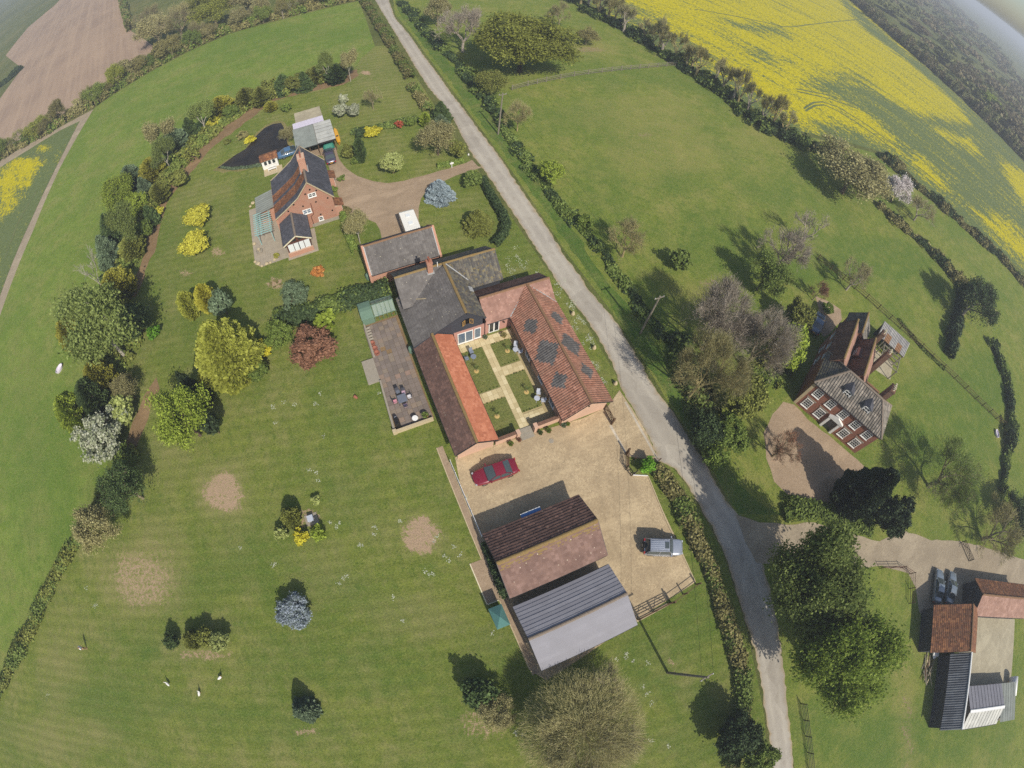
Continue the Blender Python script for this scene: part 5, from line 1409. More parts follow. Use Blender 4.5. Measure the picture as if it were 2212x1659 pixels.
# tree belt round the gardens, from the lane end past the pond to the south
belt = [(752, 140, 17, 7.5, 'birch#1', 'leaf_bud', 'thin bare birch'), (725, 156, 22, 6, 'spruce#1', 'leaf_dark', 'dark green conifer'), (704, 146, 14, 7.5, 'birch#2', 'leaf_birch', 'slender green birch'),
        (682, 158, 22, 5.5, 'cypress#1', 'leaf_olive', 'olive conifer'), (655, 172, 20, 6, 'spruce#2', 'leaf_dark', 'dark green conifer'), (635, 178, 19, 5.5, 'round#1', 'leaf_olive', 'olive bushy tree'),
        (610, 178, 25, 6, 'spruce#3', 'leaf_dark', 'dark green conifer'), (562, 205, 21, 6, 'cypress#2', 'leaf_olive', 'olive conifer'), (584, 228, 12, 3, 'cypress#3', 'leaf_goldolive', 'small golden cone-shaped conifer'),
        (530, 208, 21, 6.5, 'spruce#1', 'leaf_olive', 'dark olive conifer'), (500, 240, 16, 4.5, 'round#2', 'leaf_spring', 'green bushy tree'), (475, 227, 27, 6.5, 'cypress#1', 'leaf_goldolive', 'golden olive conifer'),
        (462, 262, 13, 3.2, 'shrub#1', 'leaf_gold', 'small golden shrub'), (435, 255, 23, 8, 'birch#3', 'leaf_birch', 'pale green birch'), (408, 274, 21, 7, 'spruce#2', 'leaf_dark', 'dark green conifer'),
        (375, 302, 27, 7.5, 'spruce#3', 'leaf_bluegrey', 'blue-grey conifer'), (402, 332, 11, 2.8, 'shrub#2', 'leaf_gold', 'small golden shrub'), (345, 296, 27, 9, 'birch#1', 'leaf_bud', 'brown leafless birch'),
        (355, 336, 25, 7, 'birch#2', 'leaf_birch', 'pale green birch'), (386, 386, 17, 4.5, 'round#3', 'leaf_olive', 'olive bushy tree'), (326, 363, 27, 7, 'cypress#2', 'leaf_goldolive', 'golden olive conifer'),
        (280, 378, 21, 7, 'spruce#1', 'leaf_bluegrey', 'blue-grey conifer'), (310, 402, 21, 6.5, 'spruce#2', 'leaf_bluegrey', 'blue-green conifer'), (342, 413, 20, 5.5, 'cypress#3', 'leaf_olive', 'olive conifer'),
        (255, 416, 37, 9, 'leafing#1', 'leaf_lime', 'yellow-green airy tree'), (292, 441, 23, 7, 'round#1', 'leaf_lime', 'yellow-green bushy tree'), (322, 462, 18, 5.5, 'spruce#3', 'leaf_dark', 'dark green conifer'),
        (342, 456, 10, 2.5, 'shrub#3', 'leaf_gold', 'small golden shrub'), (235, 486, 31, 8, 'spruce#1', 'leaf_dark', 'dark green conifer'), (275, 492, 27, 9, 'birch#3', 'leaf_birch', 'birch with white stems'),
        (225, 533, 31, 8, 'spruce#2', 'leaf_bluegrey', 'blue-grey conifer'), (282, 530, 26, 6, 'cypress#1', 'leaf_olive', 'olive conifer'), (312, 494, 15, 5, 'round#2', 'leaf_spring', 'green bushy tree'),
        (250, 612, 33, 8, 'cypress#2', 'leaf_goldolive', 'golden olive conifer'), (200, 592, 30, 10, 'birch#1', None, 'leafless birch with white limbs'), (292, 690, 33, 6.5, 'round#3', 'leaf_dark', 'dark evergreen tree'),
        (330, 716, 13, 2.6, 'shrub#1', 'leaf_bright', 'bright green shrub'), (150, 718, 29, 9, 'cypress#3', 'leaf_goldolive', 'golden olive conifer'), (215, 712, 80, 13, 'birch#4', 'leaf_birch', 'big spreading green birch'),
        (213, 812, 31, 9, 'cypress#1', 'leaf_goldolive', 'golden olive conifer'), (272, 842, 31, 6, 'leafing#3', 'leaf_bud', 'brown budding tree'), (196, 852, 33, 9, 'spruce#3', 'leaf_dark', 'dark green conifer'),
        (150, 884, 33, 9, 'cypress#2', 'leaf_lime', 'lime green conifer'), (265, 884, 26, 6, 'round#1', 'leaf_pale', 'pale golden-green tree'), (215, 938, 57, 8.5, 'loose#1', 'leaf_white', 'silvery white-leaved tree')]
for i, (cx, cy, r, h, k, lf, desc) in enumerate(belt):
    nm = 'birch_tree' if 'birch' in desc else ('conifer_tree' if 'conifer' in desc else ('shrub' if 'shrub' in desc else 'tree'))
    if 'birch' not in desc: h *= .72
    if k.startswith('spruce') and i % 2: k = k.replace('spruce', 'cypress')
    plant(cx, cy, r * 1.14, h, k, lf, f'{desc}, {ORD[i]} along the boundary tree belt from the lane', nm, 'shrub' if nm == 'shrub' else 'tree', 'bark_pale' if 'birch' in desc else 'bark', 'boundary tree belt')
plant(218, 600, 10, .9, 'tiny#1', 'leaf_darkhedge', 'low dark clump on the pasture beside the tree belt', 'shrub', 'shrub')

# garden trees and shrubs: cx, cy, r, h, kind, leaf, label, name
GARDEN = [
    (427, 467, 29, 3.2, 'round#2', 'leaf_gold', 'round golden shrub on the cottage lawn, the one nearer the pond', 'shrub'),
    (420, 526, 33, 3.6, 'round#3', 'leaf_gold', 'round golden shrub on the cottage lawn, the one farther from the pond', 'shrub'),
    (478, 752, 84, 9.5, 'plume#1', 'leaf_sungold', 'huge golden feathery conifer in the middle of the left garden', 'conifer_tree'),
    (442, 640, 24, 5, 'cypress#1', 'leaf_gold', 'bright golden conifer behind the huge feathery conifer', 'conifer_tree'),
    (403, 655, 22, 5, 'cypress#2', 'leaf_sungold', 'golden conifer at the left behind the huge feathery conifer', 'conifer_tree'),
    (476, 655, 25, 4.5, 'round#1', 'leaf_bluegrey', 'grey-green rounded tree behind the huge feathery conifer', 'tree'),
    (567, 752, 17, 2.4, 'shrub#2', 'leaf_yellow', 'bright yellow shrub beside the huge feathery conifer', 'shrub'),
    (556, 800, 26, 3.0, 'round#2', 'leaf_spring', 'rounded green shrub below the bright yellow shrub', 'shrub'),
    (392, 905, 72, 8.5, 'leafing#1', 'leaf_lime', 'broad yellow-green tree below the huge feathery conifer', 'tree'),
    (408, 835, 26, 7, 'spruce#1', 'leaf_yew', 'dark evergreen between the feathery conifer and the yellow-green tree', 'tree'),
    (452, 915, 22, 5, 'round#3', 'leaf_yew', 'dark evergreen on the right of the yellow-green tree', 'tree'),
    (600, 722, 38, 3.6, 'loose#2', 'leaf_spring', 'loose green shrub left of the copper maple', 'shrub'),
    (674, 747, 50, 4.5, 'round#1', 'leaf_copper', 'copper-red maple on the lawn by the patio', 'tree'),
    (700, 698, 25, 3.2, 'shrub#3', 'leaf_lime', 'yellow-green shrub behind the copper maple', 'shrub'),
    (636, 636, 34, 4.0, 'loose#3', 'leaf_bluegrey', 'thin grey-green small tree on the cottage lawn', 'tree'),
    (687, 587, 14, 1.6, 'shrub#1', 'leaf_orange', 'small orange shrub on the cottage lawn', 'shrub'),
    (736, 238, 16, 2.8, 'round#2', 'leaf_white', 'white-flowering shrub beyond the carport', 'shrub'),
    (763, 238, 15, 2.6, 'round#3', 'leaf_white', 'white-flowering shrub beyond the carport, nearer the lane', 'shrub'),
    (740, 212, 10, 2.2, 'shrub#2', 'leaf_white', 'small pale blossom shrub furthest beyond the carport', 'shrub'),
    (803, 212, 20, 4.5, 'bare#1', 'leaf_bud', 'small bare tree on the grass beyond the carport', 'tree'),
    (805, 283, 18, 1.6, 'shrub#3', 'leaf_yellow', 'yellow-flowering shrub in the long flower bed', 'shrub'),
    (862, 268, 9, 1.4, 'shrub#1', 'leaf_red', 'red-leaved shrub in the long flower bed', 'shrub'),
    (885, 262, 12, 1.6, 'shrub#2', 'leaf_spring', 'green shrub at the lane end of the flower bed', 'shrub'),
    (778, 287, 12, 1.4, 'shrub#2', 'leaf_darkhedge', 'dark shrub at the carport end of the flower bed', 'shrub'),
    (918, 256, 12, 3.0, 'cypress#3', 'leaf_lime', 'lime conical conifer beside the lane', 'conifer_tree'),
    (952, 238, 23, 4.2, 'spruce#2', 'leaf_dark', 'dark pine beside the lane', 'conifer_tree'),
    (952, 262, 25, 3.0, 'spruce#3', 'leaf_bluegrey', 'blue-green conifer next to the dark pine by the lane', 'conifer_tree'),
    (945, 300, 40, 6, 'leafing#2', 'leaf_bud', 'golden-brown budding tree by the drive entrance', 'tree'),
    (990, 322, 22, 2.8, 'round#1', 'leaf_olive', 'olive bush at the corner of lane and drive', 'shrub'),
    (777, 324, 13, 4.6, 'column#1', 'leaf_dark', 'dark columnar cypress on the island lawn', 'conifer_tree'),
    (753, 326, 15, 2.6, 'shrub#3', 'leaf_olive', 'olive bush beside the columnar cypress', 'shrub'),
    (769, 345, 11, 1.2, 'shrub#1', 'leaf_spring', 'low green bush at the foot of the columnar cypress', 'shrub'),
    (847, 352, 27, 3.8, 'round#3', 'leaf_pale', 'variegated round tree on the lawn inside the drive', 'tree'),
    (949, 406, 33, 3.2, 'spruce#1', 'leaf_blue', 'silver-blue spruce at the edge of the drive', 'conifer_tree'),
    (1032, 471, 35, 3.4, 'spruce#2', 'leaf_olive', 'soft olive spruce on the lawn near the white caravan', 'conifer_tree'),
    (1021, 386, 22, 2.4, 'round#2', 'leaf_hedge', 'spreading bush at the drive mouth', 'shrub'),
    (770, 492, 28, 5.5, 'birch#2', 'leaf_bud', 'bare-stemmed birch between cottage and outbuilding', 'birch_tree'),
    (745, 455, 13, 1.3, 'shrub#3', 'leaf_hedgebrown', 'clipped brown ball bush by the cottage corner', 'shrub'),
    (722, 407, 8, 1.0, 'tiny#1', 'leaf_spring', 'small green bush against the cottage porch', 'shrub'),
    (737, 385, 9, .9, 'tiny#2', 'leaf_hedge', 'low bush between the two cottage porches', 'shrub'),
    (618, 290, 18, 3.0, 'leafing#3', 'leaf_bud', 'brown waterside shrub on the pond bank', 'shrub'),
    (525, 290, 14, 1.0, 'tiny#3', 'leaf_hedgebrown', 'low brown bush on the far pond bank', 'shrub'),
    (540, 300, 13, .9, 'tiny#1', 'leaf_yellow', 'low yellow clump on the pond edge', 'shrub'),
    (490, 305, 10, .9, 'tiny#2', 'leaf_olive', 'low olive bush on the lawn above the pond', 'shrub'),
    (617, 232, 11, 1.8, 'shrub#1', 'leaf_spring', 'small green bush between pond and tree belt', 'shrub'),
    (270, 1055, 48, 7, 'leafing#2', 'leaf_dark', 'dark green hawthorn leaning over the lawn with bare trunk', 'tree'),
    (206, 1140, 50, 6.5, 'leafing#1', 'leaf_bud', 'brown budding tree at the end of the field hedge', 'tree'),
    (262, 985, 26, 3.0, 'loose#1', 'leaf_hedge', 'thin hedge bush below the silvery tree', 'shrub'),
    (371, 1385, 19, 1.9, 'round#2', 'leaf_dark', 'dark shrub at the left of the lawn shrub group', 'shrub'),
    (412, 1382, 20, 2.1, 'cypress#1', 'leaf_olive', 'olive-brown conifer in the middle of the lawn shrub group', 'conifer_tree'),
    (440, 1375, 21, 2.2, 'round#3', 'leaf_olive', 'dull olive shrub in the lawn shrub group', 'shrub'),
    (472, 1384, 23, 2.0, 'round#1', 'leaf_pale', 'pale variegated shrub at the right of the lawn shrub group', 'shrub'),
    (636, 1322, 41, 2.2, 'round#2', 'leaf_bluebush', 'blue-flowered round shrub alone on the lawn', 'shrub'),
    (654, 1535, 31, 3.0, 'spruce#3', 'leaf_bluegrey', 'grey-green conifer near the bottom edge of the lawn', 'conifer_tree'),
    (1034, 1496, 36, 3.2, 'round#3', 'leaf_dark', 'dark evergreen bush left of the great bare tree', 'shrub'),
    (1072, 1540, 40, 3.0, 'leafing#2', 'leaf_bud', 'brown budding bush left of the great bare tree', 'shrub'),
    (627, 1116, 22, 2.6, 'cypress#2', 'leaf_olive', 'olive conifer beside the stone plinth', 'conifer_tree'),
    (607, 1152, 15, 1.6, 'shrub#1', 'leaf_pale', 'pale green shrub at the left of the plinth bed', 'shrub'),
    (648, 1160, 16, 1.4, 'shrub#2', 'leaf_yellow', 'brilliant yellow shrub in the plinth bed', 'shrub'),
    (688, 1152, 17, 1.7, 'shrub#3', 'leaf_lime', 'lime shrub at the right of the plinth bed', 'shrub'),
    (682, 1079, 11, .9, 'tiny#2', 'leaf_pale', 'small pale shrub above the plinth bed', 'shrub'),
    (1262, 1582, 140, 6.5, 'haze#1', 'leaf_bud', 'great bare spreading tree below the grey-roofed shed', 'tree'),
    (1400, 1006, 20, 1.8, 'round#1', 'leaf_bright', 'bright green bush by the yard gate', 'shrub'),
]
for cx, cy, r, h, k, lf, lb, nm in GARDEN:
    plant(cx, cy, r, h, k, lf, lb, nm, 'shrub' if nm == 'shrub' else 'tree', 'bark_pale' if 'birch' in lb else ('twig_brown' if 'bare' in lb else 'bark'))

EAST = [
    (1128, 92, 96, 13, 'bigleaf#1', 'leaf_oak', 'big olive-yellow oak right of the lane at the top', 'bark_dark'),
    (1000, 62, 46, 11, 'bare#2', 'leaf_twig', 'grey leafless tree left of the big olive oak', 'twig_grey'),
    (945, 20, 30, 9, 'leafing#3', 'leaf_bud', 'brown budding tree by the lane at the top edge', 'twig_brown'),
    (1210, 30, 26, 7, 'bare#3', 'leaf_bud', 'bare brown tree at the far end of the rough grass', 'twig_brown'),
    (1268, 78, 30, 4.5, 'leafing#1', 'leaf_hedgebrown', 'tangled brown thicket in the rough grass hollow', 'twig_brown'),
    (1062, 180, 34, 5, 'leafing#2', 'leaf_olive', 'olive bush in the lane hedge near the paddock fence', 'bark'),
    (1120, 250, 30, 6, 'bare#1', 'leaf_bud', 'golden-brown bare tree in the corner of the paddock', 'twig_gold'),
    (1193, 370, 30, 4, 'loose#3', 'leaf_lime', 'yellow-green bush in the lane hedge halfway down the paddock', 'bark'),
    (1266, 476, 18, 2.4, 'shrub#2', 'leaf_spring', 'small green bush in the lane hedge', 'bark'),
    (1356, 520, 46, 6, 'bare#2', 'leaf_bud', 'round golden-brown bare tree standing beside the paddock ditch', 'twig_gold'),
    (1845, 375, 88, 10, 'leafing#1', 'leaf_bud', 'great wide-limbed oak with few leaves beside the rape field', 'bark'),
    (1942, 410, 36, 7, 'leafing#3', 'leaf_blossom', 'white blossom tree behind the wide-limbed oak', 'bark'),
    (1752, 492, 40, 8, 'bare#3', None, 'dead grey tree with twisted limbs left of the wide-limbed oak', 'twig_grey'),
    (1700, 545, 55, 9, 'bare#1', 'leaf_twig', 'pale leafless tree north-west of the manor', 'twig_grey'),
    (1660, 590, 45, 7, 'leafing#3', 'leaf_hedge', 'green-tinged tree beside the pale leafless tree', 'bark'),
    (1990, 455, 30, 6, 'bare#2', 'leaf_bud', 'small leafless tree in the narrow strip right of the blossom tree', 'twig_grey'),
    (2108, 652, 52, 9, 'leafing#2', 'leaf_darkhedge', 'ivy-hung leafless tree where the two right-hand hedges meet', 'twig_grey'),
    (2055, 1025, 92, 9, 'bigbare#1', 'leaf_hedge', 'bushy leafless tree on the right of the manor lawn', 'twig_brown'),
    (1880, 1055, 62, 10.5, 'plume#2', 'leaf_yew', 'huge black-green cedar in front of the manor', 'bark_dark'),
    (1928, 1115, 42, 7, 'round#1', 'leaf_yew', 'dark yew right of the huge cedar', 'bark_dark'),
    (1560, 690, 88, 12, 'bigbare#2', 'leaf_twig', 'large leafless tree between the lane and the manor', 'twig_grey'),
    (1650, 740, 74, 11, 'bigbare#1', 'leaf_twig', 'purplish leafless tree beside the manor west wall', 'twig_brown'),
    (1530, 805, 78, 12, 'bigbare#3', 'leaf_bud', 'leafless tree overhanging the lane opposite the diamond roof', 'twig_gold'),
    (1610, 855, 55, 7, 'loose#2', 'leaf_olive', 'olive bush below the leafless trees by the manor', 'bark'),
    (1700, 748, 46, 8, 'round#3', 'leaf_lime', 'yellow-green evergreen close to the manor side wall', 'bark'),
    (1725, 685, 35, 5.5, 'round#2', 'leaf_olive', 'olive evergreen close to the manor rear corner', 'bark'),
    (1575, 935, 45, 4.5, 'round#1', 'leaf_spring', 'green laurel bush left of the manor drive', 'bark'),
    (1524, 930, 40, 4.5, 'round#2', 'leaf_darkhedge', 'dark holly bush at the lane side opposite the yard entrance', 'bark'),
    (1545, 990, 32, 3.5, 'loose#1', 'leaf_spring', 'loose green bush below the laurel by the lane', 'bark'),
    (1690, 970, 40, 4.5, 'bare#2', 'leaf_copper', 'thin copper-budded tree on the manor drive', 'twig_brown'),
    (1765, 1238, 108, 14, 'bigleaf#3', 'leaf_ivy', 'ivy-clad half-leafed tree at the farm turning', 'bark_dark'),
    (1818, 1418, 104, 13, 'bigleaf#2', 'leaf_chestnut', 'massive leafy chestnut beside the lane at the bottom right', 'bark_dark'),
    (2160, 1150, 65, 7, 'bare#1', 'leaf_hedgebrown', 'scrubby brown tree above the farm drive at the right edge', 'twig_brown'),
    (2200, 1110, 50, 6, 'leafing#3', 'leaf_darkhedge', 'dark scrub at the right edge above the farm drive', 'bark'),
    (1595, 1590, 52, 5, 'round#3', 'leaf_darkhedge', 'dark bush at the bottom beside the lane hedge', 'bark'),  # dark crown takes in the bush and its cast shadow
    (1640, 1640, 40, 4, 'round#1', 'leaf_spring', 'green bush at the very bottom on the lane edge', 'bark'),
    (1770, 630, 24, 4, 'bare#3', 'leaf_copper', 'small copper-twigged tree by the manor side path', 'twig_brown'),
    (1790, 665, 14, 1.6, 'shrub#3', 'leaf_spring', 'green shrub on the manor side path', 'bark'),
    (1850, 600, 38, 6, 'bare#2', 'leaf_bud', 'bare tree outside the fence behind the manor', 'twig_grey'),
    (1470, 560, 26, 3.5, 'loose#2', 'leaf_hedge', 'scrubby bush alone in the paddock', 'bark'),
]
for cx, cy, r, h, k, lf, lb, bk in EAST:
    nm = 'shrub' if ('bush' in lb or 'shrub' in lb or 'scrub at' in lb or 'thicket' in lb) else 'tree'
    plant(cx, cy, r, h, k, lf, lb, nm, nm, bk)

hedge_later = []
# field-hedge trees
def row(spec, what, group, kinds, lfs, barks):
    for i, (cx, cy, r, h) in enumerate(spec):
        plant(cx, cy, r, h, kinds[i % len(kinds)], lfs[i % len(lfs)], f'{["budding", "bare", "leafless", "twiggy", "wispy"][i % 5]} {what.replace("@", ORD[i])}', 'hedgerow_tree', 'tree', barks[i % len(barks)], group)
def hedgerow(line, n, rr_, hh, what, group, kinds, lfs, barks, seed, off=1.0):
    g_ = random.Random(seed); P = resample(gp(line), 400); i0 = 0
    for i in range(n):
        p_ = P[min(399, int((i + g_.uniform(.1, .9)) / n * 400))] + Vector((g_.uniform(-off, off), g_.uniform(-off, off), 0))
        plant_at(p_, g_.uniform(*rr_), g_.uniform(*hh), g_.choice(kinds), g_.choice(lfs), 'hedgerow_tree', f'{["budding", "bare", "leafless", "twiggy", "wispy"][i % 5]} {what.replace("@", ORD[i])}', 'tree', g_.choice(barks), group)
hedgerow([(1250, 10), (1290, 35), (1340, 62), (1420, 110), (1480, 151), (1560, 206), (1640, 272), (1700, 300)], 24, (2.0, 3.2), (6.5, 9.5), 'tree, @ in the hedge below the rape field from the top', 'trees in the rape field hedge', ['wisp#1', 'wisp#2', 'wisp#3', 'bare#1', 'wisp#4'], ['leaf_bud', 'leaf_hedgebrown', 'leaf_bud'], ['twig_grey', 'twig_gold', 'twig_brown'], 41)
hedgerow([(0, 343), (100, 288), (205, 225), (300, 164), (400, 109), (500, 67), (620, 34), (700, 14)], 30, (2.2, 4.6), (4, 8), 'tree, @ in the hedge between ploughed field and pasture', 'trees in the ploughed field hedge', ['leafing#1', 'leafing#3', 'loose#1', 'bare#2', 'leafing#2'], ['leaf_bud', 'leaf_hedgebrown', 'leaf_oak', 'leaf_fresh', 'leaf_hedge'], ['twig_brown', 'twig_grey'], 42, 2.0)
for i, (x, y, r_, h_) in enumerate(((345, 95, 7, 11), (395, 85, 8, 12), (470, 60, 7, 10), (540, 30, 7, 10), (330, 60, 6, 9), (430, 40, 7, 9))):
    plant_at(G(x, y), r_, h_, ['leafing#1', 'bare#2', 'leafing#3'][i % 3], ['leaf_bud', 'leaf_bud', 'leaf_oak'][i % 3], 'tree', f'large {["brown budding", "grey leafless", "olive budding"][i % 3]} tree, {ORD[i]} of the clump beyond the ploughed field hedge', 'tree', 'twig_brown', 'clump beyond the ploughed field')
row([(1985, 60, 30, 9), (2040, 120, 32, 9), (2095, 165, 32, 9), (2140, 215, 32, 9), (2185, 262, 34, 9), (1930, 20, 30, 9), (2175, 240, 28, 8), (2120, 190, 26, 9), (2205, 300, 30, 8)],
    'tree, @ along the near edge of the far wood', 'edge of the far wood', ['loose#3', 'round#1', 'bare#2', 'loose#2'], ['leaf_wood', 'leaf_woodgreen', 'leaf_wood', 'leaf_lime'], ['twig_brown'])

# hedges: leaf clumps packed along a line
def hedge(pts, wd, ht, leaf, label, dens=26, size=.17, seed=1, name='hedge', rough=.35, cat='hedge', kind=None):
    g = np.random.default_rng(seed)
    P = [G(x, y) if not isinstance(x, Vector) else x for x, y in pts] if not isinstance(pts[0], Vector) else pts
    P = np.array([[p.x, p.y] for p in P]); seg = np.diff(P, axis=0); L = np.hypot(seg[:, 0], seg[:, 1]); tot = L.sum()
    dens *= 2.6; size *= .6
    n = int(tot * (wd + 2 * ht) * dens); n = min(n, 45000)
    d = g.random(n) * tot; cum = np.concatenate([[0], np.cumsum(L)]); k = np.clip(np.searchsorted(cum, d) - 1, 0, len(L) - 1)
    f = (d - cum[k]) / L[k]; c = P[k] + seg[k] * f[:, None]; nn = np.stack([-seg[k, 1], seg[k, 0]], 1) / L[k][:, None]
    wd *= .82; ht *= .85
    und = 1 + rough * (vnoise(c[:, 0], c[:, 1], .37, 3) - .5) * 1.1 + rough * .5 * (vnoise(c[:, 0], c[:, 1], 2.3, 4) - .5) + g.normal(0, .06, n)
    nb_ = int(tot / .9) + 4; bm = g.uniform(1 - .55 * min(rough, .9), 1 + .35 * min(rough, .9), nb_); bo = g.normal(0, .22 * wd * min(rough, 1), nb_)
    bi = np.clip((d / .9 + g.normal(0, .45, n)).astype(int), 0, nb_ - 1); und = und * bm[bi]; c = c + nn * bo[bi][:, None]
    a = g.random(n) * pi; rr_ = g.uniform(.6, 1.02, n) ** .5 * und
    ox = np.cos(a); oz = np.sin(a) ** .6
    x = ox * rr_ * wd / 2; z = oz * rr_ * ht
    C = np.stack([c[:, 0] + nn[:, 0] * x, c[:, 1] + nn[:, 1] * x, np.maximum(z, .05)], 1)
    N = np.stack([nn[:, 0] * ox, nn[:, 1] * ox, oz], 1)
    C, U, V = leaves(C, N, size, g)
    b = Vector((P[0, 0], P[0, 1], 0))
    me = quadmesh(name, C - np.array(b), U, V)
    add_mats(me, leaf if isinstance(leaf, (list, tuple)) else [leaf])
    if isinstance(leaf, (list, tuple)):
        sel = (vnoise(C[:, 0], C[:, 1], .8, 5) + g.normal(0, .12, n)) > .5
        me.polygons.foreach_set('material_index', sel.astype(np.int32))
    return tag(link(name, me, None, b), label, cat, kind=kind)

hedge([(-40, 366), (0, 343), (100, 288), (205, 225), (300, 164), (400, 109), (500, 67), (620, 34), (700, 14), (775, -4)], 5.0, 3.2, ['leaf_spring', 'leaf_hedgebrown'], 'long mixed hedge between the ploughed field and the pasture', 9, .34, 1, rough=.6)
hedge([(778, -6), (800, 24), (830, 75), (860, 126), (889, 172)], 2.6, 1.9, ['leaf_hedgebrown', 'leaf_hedge'], 'long clipped brown-green hedge on the left of the lane at the top', 20, .2, 2)
hedge([(891, 190), (912, 222), (926, 244)], 2.4, 1.8, ['leaf_hedgebrown', 'leaf_hedge'], 'short clipped brown hedge between the long lane hedge and the pine', 24, .18, 3)
hedge([(864, 5), (900, 48), (940, 92), (985, 138), (1030, 190), (1080, 262)], 3.2, 1.6, ['leaf_hedge', 'leaf_darkhedge'], 'rough green hedge right of the lane below the big oak', 14, .24, 4, rough=.7)
hedge([(1080, 262), (1115, 320), (1150, 368), (1215, 450), (1290, 534), (1332, 592), (1390, 682), (1440, 735)], 2.2, .9, ['leaf_darkhedge', 'leaf_hedge'], 'brambly hedge, leaves darkened for the ditch shadow, between the lane verge and the paddock', 18, .2, 5, rough=.8)  # low brambles, leaf colour darkened to stand for the shadow in the ditch
hedge([(1232, -2), (1290, 35), (1340, 62), (1420, 110), (1480, 151), (1560, 206), (1640, 272), (1700, 300), (1760, 322), (1815, 350)], 4.5, 2.4, ['leaf_darkhedge', 'leaf_hedge'], 'thick dark hedge under the bare trees along the rape field', 10, .30, 6, rough=.9)
hedge([(1900, 335), (1976, 402), (2029, 444), (2095, 501), (2159, 557), (2212, 616), (2260, 660)], 3.6, 1.9, ['leaf_hedgebrown', 'leaf_darkhedge'], 'low brown hedge along the lower edge of the rape field', 12, .26, 7, rough=.8)
hedge([(1893, 442), (1916, 464), (1952, 491), (2019, 554), (2052, 594), (2079, 627)], 3.0, 1.9, ['leaf_darkhedge', 'leaf_hedgebrown'], 'dark hedge running down from the blossom tree', 14, .24, 8, rough=.8)
hedge([(2076, 628), (2064, 690), (2054, 735), (2046, 772)], 2.4, 2.4, 'leaf_yew', 'black-green leaf band standing in for a tree shadow right of the manor paddock', 16, .25, 9, rough=.8)  # dark leaves stand in for the cast shadow of the tree above
hedge([(2135, 738), (2162, 790), (2176, 850), (2180, 920), (2172, 985), (2160, 1062)], 2.4, 1.9, ['leaf_darkhedge', 'leaf_hedge'], 'dark curved hedge near the right edge beyond the manor fence', 16, .24, 10, rough=.8)
hedge([(300, 972), (255, 1042), (165, 1172), (120, 1252), (80, 1336), (40, 1412), (0, 1490), (-30, 1560)], 2.4, 1.4, ['leaf_hedge', 'leaf_olive'], 'field hedge running down the left side of the big lawn', 22, .18, 11, rough=.5)
hedge([(598, 702), (660, 682), (720, 664), (780, 646), (842, 628)], 3.4, 2.2, ['leaf_hedge', 'leaf_darkhedge'], 'thick green hedge between the cottage lawn and the patio garden', 26, .17, 12, rough=.3)
hedge([(1043, 392), (1060, 426), (1085, 465), (1094, 490), (1086, 512), (1068, 532)], 1.5, 1.4, 'leaf_darkhedge', 'curved clipped hedge round the caravan lawn by the lane', 36, .14, 13, rough=.2)
hedge([(742, 470), (752, 506), (770, 551)], 1.3, 1.6, 'leaf_spring', 'narrow clipped hedge between cottage lawn and drive', 36, .14, 14, rough=.15)
hedge([(945, 361), (975, 357), (1000, 350)], 1.2, .9, 'leaf_spring', 'low clipped hedge at the drive entrance', 36, .14, 15, rough=.15)
hedge([(758, 288), (800, 281), (850, 271), (902, 258)], 2.0, .9, ['leaf_hedge', 'leaf_darkhedge'], 'long mixed flower bed across the cottage garden', 30, .16, 16, rough=.7, name='flower_bed', cat='flower bed')
hedge([(1412, 1012), (1440, 1042), (1465, 1082), (1490, 1122), (1510, 1172), (1530, 1222), (1552, 1302), (1575, 1372), (1600, 1452), (1606, 1502), (1592, 1562), (1576, 1660)], 2.1, 1.4, ['leaf_hedge', 'leaf_hedgebrown'], 'roadside hedge down the right of the gravel yard and field', 26, .16, 17, rough=.5)
hedge([(0, 190), (25, 170), (45, 150)], 5, 3, 'leaf_darkhedge', 'dark tall hedge at the top left edge of the ploughed field', 6, .5, 18)
hedge([(262, -10), (272, 30), (284, 66)], 4, 5, ['leaf_hedge', 'leaf_hedgebrown'], 'tall olive windbreak hedge at the end of the ploughed field', 8, .4, 19)
hedge([(478, 362), (500, 366), (540, 362), (590, 352)], .8, .5, 'leaf_bluegrey', 'low reeds along the near edge of the pond', 40, .12, 20, name='reeds', cat='reeds')
hedge([(1690, 1112), (1760, 1100), (1830, 1128), (1880, 1145)], 3.0, 1.4, ['leaf_spring', 'leaf_hedge'], 'green bank of shrubs between manor drive and farm drive', 18, .2, 21, rough=.6)
hedge([(1940, 690), (1990, 752), (2040, 800)], 1.0, .5, 'leaf_hedge', 'rough grass tussocks under the manor paddock fence', 24, .16, 22, name='grass_tussocks', cat='grass', kind='stuff')
hedge([(1455, 725), (1490, 800), (1510, 870), (1500, 905)], 4.0, 1.6, ['leaf_darkhedge', 'leaf_hedge'], 'dark undergrowth at the lane edge below the leafless trees', 16, .22, 23, rough=.8)
hedge([(1620, 820), (1680, 800), (1700, 770)], 4.0, 2.2, ['leaf_olive', 'leaf_spring'], 'shrubbery strip between the leafless trees and the manor', 16, .22, 24, rough=.8)

